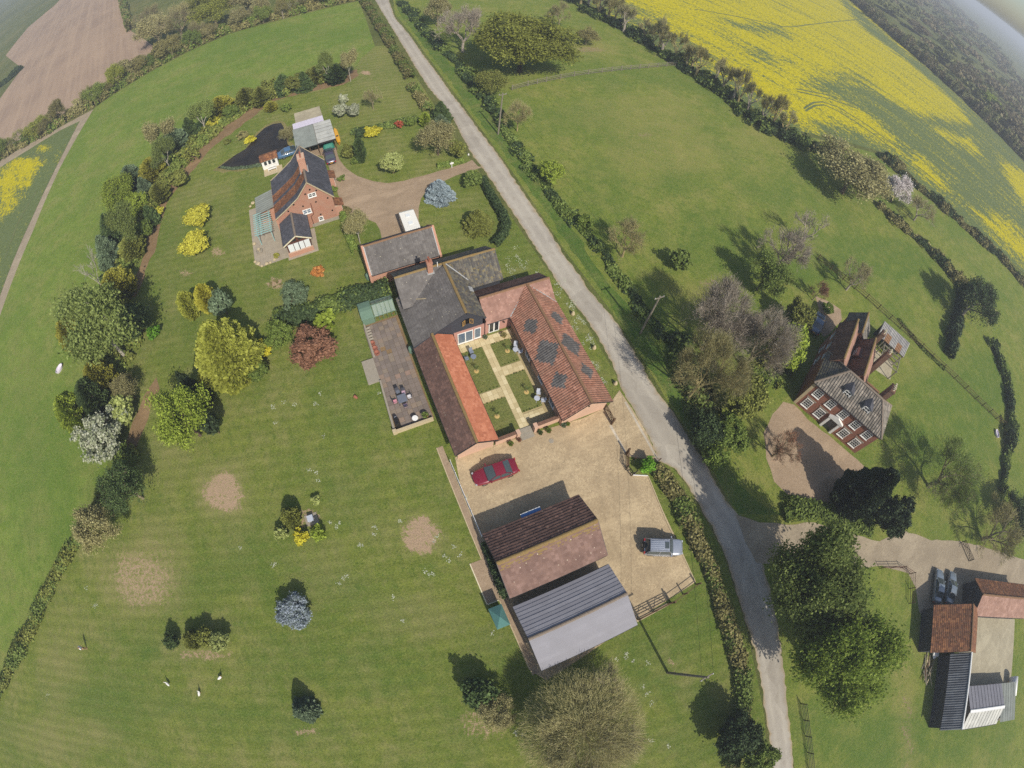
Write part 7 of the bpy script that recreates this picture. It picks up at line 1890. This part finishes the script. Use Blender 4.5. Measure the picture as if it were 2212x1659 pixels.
gate((14.5, -5.85), (16.3, -5.88), 1.3, 'five-bar timber gate leaf next to the grey-roofed shed')
gate((16.42, -5.88), (18.2, -5.92), 1.3, 'five-bar timber gate leaf next to the post-and-rail fence')
fence([(18.5, -5.98), (20.1, -5.82), (21.9, -5.6)], 1.25, 'short post-and-rail fence from the timber gate to the roadside hedge', 2, 1.7, pw=.14)
m = MB(); m.box(18.28, 18.46, -6.05, -5.87, 0, 1.7); single('gate_post', m, 'timber_brown', 'stout timber gate post between the gate and the short fence', 'post', (18.37, -5.96, 0))
gate((21.75, 16.3), (21.75, 14.5), 1.3, 'timber entrance gate leaf standing open beside the diamond-roofed wing')
m = MB(); m.box(21.55, 21.75, 14.25, 14.45, 0, 1.6); single('gate_post', m, 'timber_brown', 'timber gate post on the wing side of the yard entrance', 'post', (21.65, 14.35, 0))
m = MB(); m.box(21.45, 21.65, 10.5, 10.7, 0, 1.6); single('gate_post', m, 'timber_brown', 'timber gate post on the field side of the yard entrance', 'post', (21.55, 10.6, 0))
gate((21.5, 10.45), (20.75, 9.1), 1.3, 'timber entrance gate leaf folded back by the bright green bush')
fence([(20.6, 9.0), (20.85, 8.1), (21.3, 8.15)], 1.2, 'little black rail corner by the bright green bush', 3, 1.0, 'iron_black', .08)
fence([(22.0, 9.6), (23.3, 9.0), (24.65, 8.35)], .8, 'low rope-and-post fence beside the yard entrance', 1, 1.4, 'mahogany', .08, rw=.03)
fence(gp([(1106, 195), (1140, 186), (1180, 177), (1240, 165), (1300, 157), (1400, 147), (1476, 141)]), 1.2, 'post-and-rail fence across the paddock below the big oak', 3, 3.0, 'timber_grey', .14, rw=.1)
fence(gp([(1765, 560), (1820, 604), (1870, 645), (1920, 690), (1965, 730), (2010, 772), (2060, 818), (2105, 862), (2150, 905), (2185, 935)]), 1.2, 'post-and-rail fence along the far side of the manor lawn', 3, 2.6, 'timber_brown', .12, rw=.09)
fence(gp([(1730, 1520), (1740, 1590), (1748, 1660), (1752, 1720)]), 1.2, 'dark rail fence running down from the chestnut along the lane', 4, 2.4, 'iron_black', .08, rw=.06)
fence(gp([(1900, 1228), (1945, 1227), (1965, 1240), (1963, 1304)]), 1.2, 'tubular rail fence at the entrance of the farm drive', 3, 2.6, 'mahogany', .08, rw=.06)
a, b = G(2075, 1172), G(2092, 1212); gate((a.x, a.y), (b.x, b.y), 1.2, 'dark field gate on the upper side of the farm drive', 'iron_black')

fence([(3.62, 16.8), (3.66, 12.4), (3.7, 8.25)], .95, 'white railing between the orange-roofed wing and the garage barn', 4, 1.45, 'white_paint', .06, rw=.035)
# ------------------------------------------------------------------ poles and wires
tops = []
for i, (bx, by, tx, ty, h, lb) in enumerate(((1076, 290, 1094, 200, 8.4, 'timber power pole at the paddock hedge near the top'), (1383, 720, 1426, 640, 8.2, 'timber power pole beside the lane opposite the diamond roof'), (1442, 1453, 1544, 1477, 9.2, 'timber power pole in the field below the gravel yard'))):
    b = G(bx, by); tp = G(tx, ty, h) if i < 2 else Vector((b.x + .25, b.y, h)); t = thing('power_pole', lb, 'pole', b)
    tp = Vector((b.x + max(-.4, min(.4, tp.x - b.x)), b.y + max(-.4, min(.4, tp.y - b.y)), h))
    m = MB(); m.tube([b, b.lerp(tp, .5), tp], [.15, .13, .10], 9); part('shaft', m, 'timber_grey', t)
    m = MB(); m.box(tp.x - .7, tp.x + .7, tp.y - .05, tp.y + .05, h - .35, h - .25); part('crossarm', m, 'timber_grey', t)
    for sx in (-.6, .6):
        m = MB(); m.lathe((tp.x + sx, tp.y, h - .25), [(.03, 0), (.05, .05), (.05, .12), (.02, .16)], 8); part('insulator', m, 'white_paint', t)
    tops.append(tp)
for k, (a, b) in enumerate(zip(tops, tops[1:])):
    for sx in (-.6, .6):
        P = [a.lerp(b, f) + Vector((sx, 0, -.1 - 1.0 * 4 * f * (1 - f) * .6)) for f in np.linspace(0, 1, 15)]
        m = MB(); m.tube(P, .012, 4, cap=False); single('power_line', m, 'iron_black', ['overhead wire between the first and second poles along the lane', 'overhead wire crossing the lane and gravel yard'][k], 'wire', P[0], 'overhead wires')

# ------------------------------------------------------------------ vehicles
def paint(name, c, rough=.28, metal=.0):
    s = Nodes(name); co = s.coord('Object'); n = s.noise(co, 40, 2, .5)
    s.done(s.mix(s.math('MULTIPLY', n, .15), c, tuple(v * .8 for v in c)), rough, .5, metal)
    s.b.inputs['Coat Weight'].default_value = .6; s.b.inputs['Coat Roughness'].default_value = .08
paint('paint_red', rgb('761a2a')); paint('paint_silver', rgb('a4a9b2'), .35, .5); paint('paint_plum', rgb('55505e'), .3, .3); paint('paint_blue', rgb('4a6a8a')); paint('paint_ice', rgb('7c868e'), .3, .3)
paint('paint_slate', rgb('5a6a7c'), .3, .2); paint('paint_cream', rgb('e2ded2'), .4); paint('paint_yellow', rgb('d8a020'), .5)
plain('tyre_rubber', rgb('1c1c1c'), rgb('141414'), 10, .9, .2)
plain('alloy', rgb('9a9ca0'), rgb('84868a'), 8, .35, .5, .6)
plain('trim_black', rgb('1e1f21'), rgb('151617'), 8, .5, .4)
s = Nodes('car_glass'); s.done((.06, .075, .075), .04, .8)
s = Nodes('lamp_clear'); s.done((.42, .44, .46), .1, .6)
s = Nodes('lamp_red'); s.done((.35, .02, .02), .15, .6)

def car(label, front, rear, mat, kind='saloon', z=.024):
    """built along +x (front) about its own centre; front / rear give where it stands"""
    f, r = Vector((front.x, front.y, 0)), Vector((rear.x, rear.y, 0)); c = (f + r) / 2; d = (f - r).normalized()
    suv = kind == 'suv'
    L, W, Hh = (4.35, 1.8, 1.76) if suv else (4.75, 1.82, 1.44)
    t = thing('parked_car', label, 'car', (c.x, c.y, z), rz=atan2(d.y, d.x))
    if suv: st = [(-2.16, .68, .9, .4), (-2.12, .80, 1.0, .35), (-2.0, .88, 1.06, .3), (-1.4, .90, 1.08, .3), (0, .91, 1.08, .3), (1.0, .90, 1.08, .3), (1.1, .89, 1.07, .3), (1.6, .88, 1.03, .3), (1.9, .84, .96, .31), (2.08, .76, .86, .34), (2.16, .58, .72, .38)]
    else: st = [(-2.40, .45, .70, .42), (-2.37, .64, .82, .36), (-2.28, .77, .91, .3), (-2.1, .83, .96, .27), (-1.8, .87, .985, .25), (-1.2, .90, .98, .24), (0, .91, .95, .24), (.9, .90, .93, .24), (1.5, .88, .86, .24), (2.0, .82, .76, .26), (2.25, .72, .66, .3), (2.37, .5, .56, .36)]
    m = MB(); n = 11; rows = []
    for x, w_, zs, zb in st:
        half = [(w_ * .86, zb), (w_ * .98, zb + .12), (w_, zb + (zs - zb) * .5), (w_ * .985, zs - .12), (w_ * .93, zs - .03), (w_ * .7, zs + .015)]
        ring = [(-a, b) for a, b in half] + [(0, zs + .03)] + half[::-1]
        rows.append([(x, a, b) for a, b in ring])
    k = len(rows[0]); b0 = 0
    for rw_ in rows: m.v += rw_
    for i in range(len(rows) - 1):
        for j in range(k - 1):
            a = i * k + j; m.f.append((a, a + 1, a + k + 1, a + k)); m.t.append(.5); m.mi.append(0)
        m.f.append((i * k + k - 1, i * k, (i + 1) * k, (i + 1) * k + k - 1)); m.t.append(.5); m.mi.append(0)
    m.f.append(tuple(range(k))); m.f.append(tuple(range((len(rows) - 1) * k, len(rows) * k))[::-1]); m.t += [.5] * 2; m.mi += [0] * 2
    body = part('body', m, mat, t, world=False, smooth=True)
    if suv: wb, rf, rr_, rb = 1.0, .36, -1.72, -2.08
    else: wb, rf, rr_, rb = 1.0, .12, -.95, -1.72
    zb_ = 1.06 if suv else .95; bw, tw_ = .86, .64 if not suv else .63
    def arc(xa, za, wa, n=6, cr=.05): return [Vector((xa, wa * q, za + cr * (1 - q * q))) for q in np.linspace(-1, 1, n + 1)]
    # roof
    m = MB(); A = arc(rf, Hh - .06, tw_); Mi = arc((rf + rr_) / 2, Hh - .02, tw_ * 1.02); B = arc(rr_, Hh - .07, tw_)
    for P, Q in ((A, Mi), (Mi, B)):
        for i in range(6): m.quad(P[i], P[i + 1], Q[i + 1], Q[i])
    roof = part('roof', m, mat, t, world=False, smooth=True)
    def glass(P, Q, nm):
        g = MB()
        for i in range(6): g.quad(P[i], P[i + 1], Q[i + 1], Q[i])
        return part(nm, g, 'car_glass', t, world=False, smooth=True)
    glass([v + Vector((.0, 0, 0)) for v in arc(wb, zb_ - .03, bw * .95, cr=.04)], arc(rf + .02, Hh - .065, tw_ * .95), 'windscreen')
    glass(arc(rr_ - .02, Hh - .075, tw_ * .95), arc(rb, zb_ + (.0 if not suv else .02), bw * .92, cr=.03), 'rear_window')
    for sy in (-1, 1):
        g = MB(); P = [(wb - .12, sy * bw, zb_ - .02), (rf - .02, sy * tw_, Hh - .1), (rr_ + .02, sy * tw_, Hh - .11), (rb + .15, sy * bw, zb_ - .01)]; g.poly(P if sy < 0 else P[::-1]); part('side_window', g, 'car_glass', t, world=False)
        pl = MB(); pl.bar((wb, sy * bw, zb_ - .04), (rf, sy * tw_ * 1.01, Hh - .06), .06, .05); pl.bar((rf, sy * tw_ * 1.02, Hh - .06), (rr_, sy * tw_ * 1.02, Hh - .07), .06, .05); pl.bar((rr_, sy * tw_ * 1.01, Hh - .07), (rb, sy * bw * .95, zb_), .07, .05)
        pl.bar(((rf + rr_) / 2 + .05, sy * tw_ * 1.01, Hh - .08), ((rf + rr_) / 2 + .1, sy * bw * 1.01, zb_), .07, .04); part('pillars', pl, mat, t, world=False)
        m = MB(); m.obox((wb - .25, sy * (bw + .14), zb_ + .06), (Vector((1, 0, 0)), Vector((0, 1, 0)), Vector((0, 0, 1))), (.06, .1, .07)); part('wing_mirror', m, mat, t, world=False)
        m = MB(); fx = st[-2][0]; m.obox((fx - .02, sy * .62, st[-2][2] - .06), (Vector((.9, -.3 * sy, -.3)).normalized(), Vector((.3 * sy, .95, 0)).normalized(), Vector((.3, 0, .95)).normalized()), (.09, .11, .05)); part('headlight', m, 'lamp_clear', t, world=False)
        m = MB(); m.obox((st[1][0] - .02, sy * .68, st[1][2] - .12), (Vector((1, 0, 0)), Vector((0, 1, 0)), Vector((0, 0, 1))), (.05, .12, .09 if not suv else .2)); part('tail_light', m, 'lamp_red', t, world=False)
        for x in (-1.38, 1.4) if not suv else (-1.3, 1.32):
            rw_ = .32 if not suv else .37; g = MB(); base_ = len(g.v)
            prof = [(rw_ * .62, -.1), (rw_ * .92, -.11), (rw_, -.08), (rw_, .08), (rw_ * .92, .11), (rw_ * .62, .1)]
            for rad, yy in prof:
                for j in range(18): a = 2 * pi * j / 18; g.v.append((x + rad * cos(a), sy * .77 + yy, rw_ + rad * sin(a)))
            for i in range(5):
                for j in range(18): a = i * 18 + j; b = i * 18 + (j + 1) % 18; g.f.append((a, b, b + 18, a + 18)); g.t.append(.5); g.mi.append(0)
            o = part('wheel', g, 'tyre_rubber', t, world=False)
            g = MB(); yy = sy * (.77 + .09)
            for j in range(5):
                a = 2 * pi * j / 5; g.bar((x, yy, rw_), (x + rw_ * .6 * cos(a), yy, rw_ + rw_ * .6 * sin(a)), .06, .03, up=(0, 1, 0))
            g.poly([(x + rw_ * .62 * cos(2 * pi * j / 18), yy - sy * .03, rw_ + rw_ * .62 * sin(2 * pi * j / 18)) for j in range(18)]); part('rim', g, 'alloy', t, parent=o, world=False)
    for sy in (-1, 1):
        for x_ in ((.55, -.35, -1.25) if not suv else (.75, -.2, -1.1)):
            m = MB(); m.obox((x_, sy * .905, .68), (Vector((1, 0, 0)), Vector((0, 1, 0)), Vector((0, 0, 1))), (.008, .012, .25)); part('door_seam', m, 'trim_black', t, world=False)
    m = MB(); m.bar((wb + .04, -bw * .8, zb_ + .0), (wb + .04, bw * .8, zb_ + .0), .05, .03); part('wiper_panel', m, 'trim_black', t, world=False)
    m = MB(); m.box(st[-1][0] - .12, st[-1][0] + .02, -.3, .3, .42, .52); part('grille', m, 'trim_black', t, world=False)
    m = MB(); m.box(st[0][0] - .03, st[0][0] + .02, -.26, .26, .55 if not suv else .5, .66 if not suv else .61); part('number_plate', m, 'paint_yellow', t, world=False)
    if suv:
        m = MB(); m.box(-.15, .27, -.34, .34, Hh + .0, Hh + .045); part('sunroof', m, 'car_glass', t, world=False)
        for q in (-.45, -.22, .02, .25, .45):
            m = MB(); m.box(-1.6, -.25, q * .85 - .025, q * .85 + .025, Hh + .0, Hh + .04); part('roof_rib', m, mat, t, world=False)
        for sy in (-1, 1):
            m = MB(); m.tube([(-1.66, sy * .57, Hh - .04), (-1.58, sy * .57, Hh + .06), (.15, sy * .57, Hh + .06), (.3, sy * .57, Hh - .02)], .02, 6); part('roof_rail', m, 'alloy', t, world=False)
            m = MB(); m.box(-1.1, 1.1, sy * .86 - .06, sy * .86 + .08, .3, .36); part('side_step', m, 'alloy', t, world=False)
        g = MB(); g.tube([(-2.14, .1, .95), (-2.34, .1, .95)], .34, 18); o = part('spare_wheel', g, 'tyre_rubber', t, world=False)
        g = MB(); g.tube([(-2.34, .1, .95), (-2.37, .1, .95)], .2, 14); part('wheel_cover', g, 'alloy', t, parent=o, world=False)
    return t

q = lambda i, j, x, y, z=0: G(553 * i + x / 3, 553 * j + y / 3, z)
car('dark red saloon car parked on the gravel yard', q(1, 1, 1400, 1452, .6), q(2, 1, 38, 1352, .6), 'paint_red')
car('silver off-road car with spare wheel on the gravel yard near the hedge', q(2, 2, 1102, 228, .9), q(2, 2, 862, 222, .9), 'paint_silver', 'suv')
c5b = lambda x, y, z: G((780 + x * .2471) * .6777, (330 + y * .2471) * .6777, z)
car('dark plum saloon car parked nose-in at the carport', c5b(1068, 575, .7), c5b(1118, 755, .7), 'paint_plum')
car('blue car half hidden behind the cottage roof near the pond', c5b(655, 585, .8), c5b(515, 635, .8), 'paint_blue')
f3_ = lambda x, y, z: G(2860 * .6777 + x * .16503, 1760 * .6777 + y * .16503, z)
car('pale silver car in the barn shadow, the one farther from the red-roofed barn', f3_(565, 285, .8), f3_(530, 600, .8), 'paint_ice')
car('pale silver car in the barn shadow, the one nearer the red-roofed barn', f3_(735, 320, .8), f3_(690, 610, .8), 'paint_ice')
m1_ = lambda x, y, z: G((2500 + x * .2532) * .6777, (920 + y * .2532) * .6777, z)
car('slate blue car under the trees at the manor side path', m1_(470, 330, .8), m1_(395, 510, .8), 'paint_slate')

# white touring caravan
P = [q(1, 0, 925, 1375, 2.5), q(1, 0, 1015, 1345, 2.5), q(1, 0, 1075, 1480, 2.5), q(1, 0, 968, 1510, 2.5)]
cen = sum(P, Vector()) / 4; ax = ((P[2] + P[3]) / 2 - (P[0] + P[1]) / 2).normalized()
t = thing('caravan', 'white touring caravan parked behind the brick outbuilding', 'caravan', (cen.x, cen.y, .02), rz=atan2(ax.y, ax.x))
prof = [(-2.35, .55), (2.25, .55), (2.45, .9), (2.4, 1.5), (2.2, 2.3), (1.9, 2.48), (-1.9, 2.48), (-2.25, 2.3), (-2.45, 1.5), (-2.5, .9)]
m = MB(); N_ = len(prof)
for yy, sc_ in ((-1.05, .97), (-1.02, 1.0), (1.02, 1.0), (1.05, .97)):
    m.v += [(x * sc_, yy, 1.5 + (z_ - 1.5) * sc_) for x, z_ in prof]
for i in range(3):
    for j in range(N_):
        a = i * N_ + j; b = i * N_ + (j + 1) % N_; m.f.append((a, b, b + N_, a + N_)); m.t.append(.5); m.mi.append(0)
m.f.append(tuple(range(N_))[::-1]); m.f.append(tuple(range(3 * N_, 4 * N_))); m.t += [.5] * 2; m.mi += [0] * 2
part('body', m, 'paint_cream', t, world=False)
for x in (-1.0, .6):
    m = MB(); m.box(x - .3, x + .3, -.3, .3, 2.48, 2.56); part('roof_hatch', m, 'plaster_blind', t, world=False)
for x, z_ in ((2.34, 1.75), (-2.38, 1.75)):
    m = MB(); m.obox((x, 0, z_), (Vector((1, 0, 0)), Vector((0, 1, 0)), Vector((0, 0, 1))), (.06, .7, .28)); part('window', m, 'car_glass', t, world=False)
for sy in (-1, 1):
    for x in (-1.3, 1.0):
        m = MB(); m.box(x - .5, x + .5, sy * 1.06 - .02, sy * 1.06 + .02, 1.45, 2.0); part('window', m, 'car_glass', t, world=False)
    m = MB(); m.tube([(0, sy * .95, .34), (0, sy * 1.08, .34)], .32, 16); part('wheel', m, 'tyre_rubber', t, world=False)
m = MB(); m.bar((2.3, .3, .55), (3.4, 0, .5), .08); m.bar((2.3, -.3, .55), (3.4, 0, .5), .08); part('drawbar', m, 'iron_black', t, world=False)

# green tarpaulin over a low car by the carport
a, b = c5b(1060, 470, 1.3), c5b(1070, 560, 1.3); cx_, cy_ = (a.x + b.x) / 2 + .1, (a.y + b.y) / 2 + .6
plain('green_tarp', rgb('2f7a68'), rgb('286a5a'), 3, .6, .3, bump=.4)
t = thing('covered_trailer', 'trailer under a bright green tarpaulin at the carport mouth', 'trailer', (cx_, cy_, .02))
g = np.random.default_rng(4); m = MB(); nx_, ny_ = 9, 9; grid = []
for j in range(ny_):
    for i in range(nx_):
        u_, v2 = i / (nx_ - 1) * 2 - 1, j / (ny_ - 1) * 2 - 1; e_ = max(abs(u_), abs(v2)); zz = 1.35 if e_ < .8 else (1.25 if e_ < .95 else .35)
        grid.append((u_ * 1.0, v2 * 1.3, zz + g.normal(0, .03) - .12 * v2))
m.v = grid
for j in range(ny_ - 1):
    for i in range(nx_ - 1): a_ = j * nx_ + i; m.f.append((a_, a_ + 1, a_ + nx_ + 1, a_ + nx_)); m.t.append(.5); m.mi.append(0)
part('tarpaulin', m, 'green_tarp', t, world=False, smooth=True)
for sy in (-1, 1):
    m = MB(); m.tube([(sy * .8, 0, .3), (sy * .95, 0, .3)], .28, 14); part('wheel', m, 'tyre_rubber', t, world=False)
# long yellow hull beside the carport
t = thing('yellow_boat', 'long narrow yellow boat hull lying beside the carport', 'boat', (3.9, 79, .02))
m = MB(); rows = []
for y_, w_ in ((-2.6, .12), (-2.2, .3), (-1, .38), (1, .38), (2.2, .3), (2.65, .08)):
    rows.append([(-w_, y_, .62), (-w_ * .7, y_, .25), (0, y_, .12), (w_ * .7, y_, .25), (w_, y_, .62), (w_ * .7, y_, .70), (0, y_, .74), (-w_ * .7, y_, .70)])
for rw_ in rows: m.v += rw_
for i in range(5):
    for j in range(8): a_ = i * 8 + j; b_ = i * 8 + (j + 1) % 8; m.f.append((a_, b_, b_ + 8, a_ + 8)); m.t.append(.5); m.mi.append(0)
part('hull', m, 'paint_yellow', t, world=False)
m = MB(); m.lathe((0, -.4, .74), [(.2, 0), (.24, .03), (.2, .06), (.16, .02)], 12); part('cockpit_rim', m, 'trim_black', t, world=False)

# ------------------------------------------------------------------ person and geese on the lawn
def skin(name, verts, edges, rads, mat, root, sub=2):
    me = bpy.data.meshes.new(name); me.from_pydata(verts, edges, [])
    o = link(name, me, root); add_mats(me, mat)
    md = o.modifiers.new('skin', 'SKIN'); md.use_smooth_shade = True
    for v, r in zip(me.skin_vertices[0].data, rads): v.radius = (r, r) if isinstance(r, (int, float)) else r
    me.skin_vertices[0].data[0].use_root = True
    sb = o.modifiers.new('sub', 'SUBSURF'); sb.levels = sub; sb.render_levels = sub
    return o
plain('skin_tone', rgb('c09478'), rgb('b08468'), 6, .7, .3); plain('cotton_white', rgb('e4e2e0'), rgb('d6d4d2'), 6, .9, .1); plain('cotton_khaki', rgb('a08a62'), rgb('8c7852'), 6, .9, .1); plain('hair_grey', rgb('7a7268'), rgb('645c54'), 12, .9, .1)
p = q(0, 2, 562, 884); t = thing('person', 'person in white shirt and khaki shorts standing on the lawn at left', 'person', (p.x, p.y, .01), rz=2.0)
bv = [(0, 0, .92), (0, .0, 1.12), (0, .01, 1.34), (0, .0, 1.48), (0, -.02, 1.60), (0, -.02, 1.70), (.09, 0, .86), (.1, .01, .48), (.1, .0, .08), (.1, -.16, .04), (-.09, 0, .86), (-.1, -.02, .48), (-.1, .0, .08), (-.1, -.16, .04),
      (.18, .01, 1.40), (.24, .0, 1.15), (.2, -.2, 1.05), (.15, -.3, 1.08), (-.18, .01, 1.40), (-.24, .0, 1.15), (-.2, -.2, 1.05), (-.15, -.3, 1.08)]
be = [(0, 1), (1, 2), (2, 3), (3, 4), (4, 5), (0, 6), (6, 7), (7, 8), (8, 9), (0, 10), (10, 11), (11, 12), (12, 13), (2, 14), (14, 15), (15, 16), (16, 17), (2, 18), (18, 19), (19, 20), (20, 21)]
br_ = [.14, .13, .15, .055, .09, .085, .095, .06, .045, .035, .095, .06, .045, .035, .065, .05, .04, .035, .065, .05, .04, .035]
body = skin('body', bv, be, br_, 'skin_tone', t)
skin('shirt', [(0, 0, .95), (0, 0, 1.12), (0, .01, 1.33), (0, 0, 1.44), (.18, .01, 1.40), (.24, .0, 1.2), (-.18, .01, 1.40), (-.24, .0, 1.2)], [(0, 1), (1, 2), (2, 3), (2, 4), (4, 5), (2, 6), (6, 7)], [.17, .16, .18, .09, .09, .075, .09, .075], 'cotton_white', body)
skin('shorts', [(0, 0, .96), (0, 0, .88), (.09, 0, .82), (.1, .01, .52), (-.09, 0, .82), (-.1, -.01, .52)], [(0, 1), (1, 2), (2, 3), (1, 4), (4, 5)], [.155, .16, .115, .095, .115, .095], 'cotton_khaki', body)
skin('hair', [(0, .02, 1.69), (0, 0, 1.75)], [(0, 1)], [.095, .08], 'hair_grey', body)
plain('feather_white', rgb('e6e2da'), rgb('d4d0c6'), 12, .9, .1); plain('beak_orange', rgb('c87a30'), rgb('b06a28'), 6, .6, .3)
for i, (x, y, rz, lb) in enumerate(((1096, 1112, 2.2, 'white goose on the lawn, the one nearest the left hedge'), (1300, 1172, 1.2, 'white goose on the lawn, the lowest of the three'), (1435, 1072, .4, 'white goose on the lawn, the one nearest the shrub group'))):
    p = q(0, 2, x, y); t = thing('goose', lb, 'goose', (p.x, p.y, .01), 'geese on the lawn', rz)
    b_ = skin('body', [(0, 0, .34), (-.2, 0, .34), (-.36, 0, .4), (.16, 0, .38), (.24, 0, .55), (.25, 0, .72), (.31, 0, .74)], [(0, 1), (1, 2), (0, 3), (3, 4), (4, 5), (5, 6)], [.15, .14, .04, .11, .05, .05, .04], 'feather_white', t)
    m = MB(); m.tube([(.33, 0, .74), (.42, 0, .72)], [.025, .012], 6); part('beak', m, 'beak_orange', t, world=False)
    for sy in (-1, 1):
        m = MB(); m.tube([(0, sy * .07, .22), (.01, sy * .07, .02), (.1, sy * .07, .01)], [.016, .014, .02], 5); part('leg', m, 'beak_orange', t, world=False)

# ------------------------------------------------------------------ daisies and fallen petals on the lawns (nobody could count them)
g = np.random.default_rng(21); Cs = []
spots = [(680, 860, 14, 60), (690, 1040, 12, 40), (720, 1140, 16, 60), (810, 1150, 14, 50), (940, 1165, 10, 40), (860, 1130, 8, 30), (735, 1245, 16, 60), (770, 1170, 12, 50), (980, 1200, 20, 90), (930, 1238, 10, 60), (585, 1225, 14, 50), (590, 870, 25, 60), (620, 860, 20, 40),
         (700, 945, 12, 30), (660, 1010, 12, 30), (1185, 700, 30, 260), (1270, 740, 14, 160), (1250, 700, 14, 140), (1285, 790, 12, 120), (1120, 590, 30, 160), (1110, 560, 30, 120), (1300, 820, 8, 60), (1340, 1410, 20, 50), (1380, 1440, 25, 60), (1400, 1500, 30, 60), (1360, 1590, 30, 60), (1110, 1590, 20, 60), (820, 845, 8, 20), (210, 1310, 12, 40), (175, 1270, 10, 30), (100, 1500, 10, 20), (1440, 1610, 30, 50), (1070, 1380, 20, 20), (850, 1290, 10, 20), (1000, 1090, 20, 30), (870, 1340, 10, 14), (530, 1180, 12, 30), (1200, 620, 20, 120), (1235, 660, 14, 120)]
for cx_, cy_, r_, n_ in spots:
    k_ = max(1, n_ // 20)
    for _ in range(k_):
        ox, oy = g.normal(0, r_ * .55, 2)
        for _ in range(12):
            p = G(cx_ + ox + g.normal(0, 2.6), cy_ + oy + g.normal(0, 2.6)); Cs.append((p.x, p.y, .04))
C = np.array(Cs); n = len(C); a_ = g.random(n) * 6.28; s_ = g.uniform(.02, .05, n)
U = np.stack([np.cos(a_) * s_, np.sin(a_) * s_, np.zeros(n)], 1); V = np.stack([-np.sin(a_) * s_, np.cos(a_) * s_, np.zeros(n)], 1)
me = quadmesh('daisies', C, U, V); plain('petal_white', rgb('c4c6ac'), rgb('aeb296'), 5, .9, .1); add_mats(me, 'petal_white'); tag(link('daisies', me), 'drifts of white daisies scattered over the lawns', 'flowers', kind='stuff')

# ------------------------------------------------------------------ the hazy spring air
hz = MB(); hz.box(-7200, 7200, -7200, 7200, -1.0, 53.0)
me = hz.mesh('haze', (0, 0, 0))
hm = bpy.data.materials.new('haze_air'); hm.use_nodes = True; ht_ = hm.node_tree
ht_.nodes.remove(ht_.nodes['Principled BSDF'])
pv = ht_.nodes.new('ShaderNodeVolumePrincipled'); pv.inputs['Color'].default_value = (.9, .94, 1.0, 1); pv.inputs['Density'].default_value = .00075; pv.inputs['Anisotropy'].default_value = .2
ht_.links.new(pv.outputs[0], ht_.nodes['Material Output'].inputs['Volume'])
me.materials.append(hm)
tag(link('haze', me), kind='stuff')
S.cycles.volume_bounces = 0
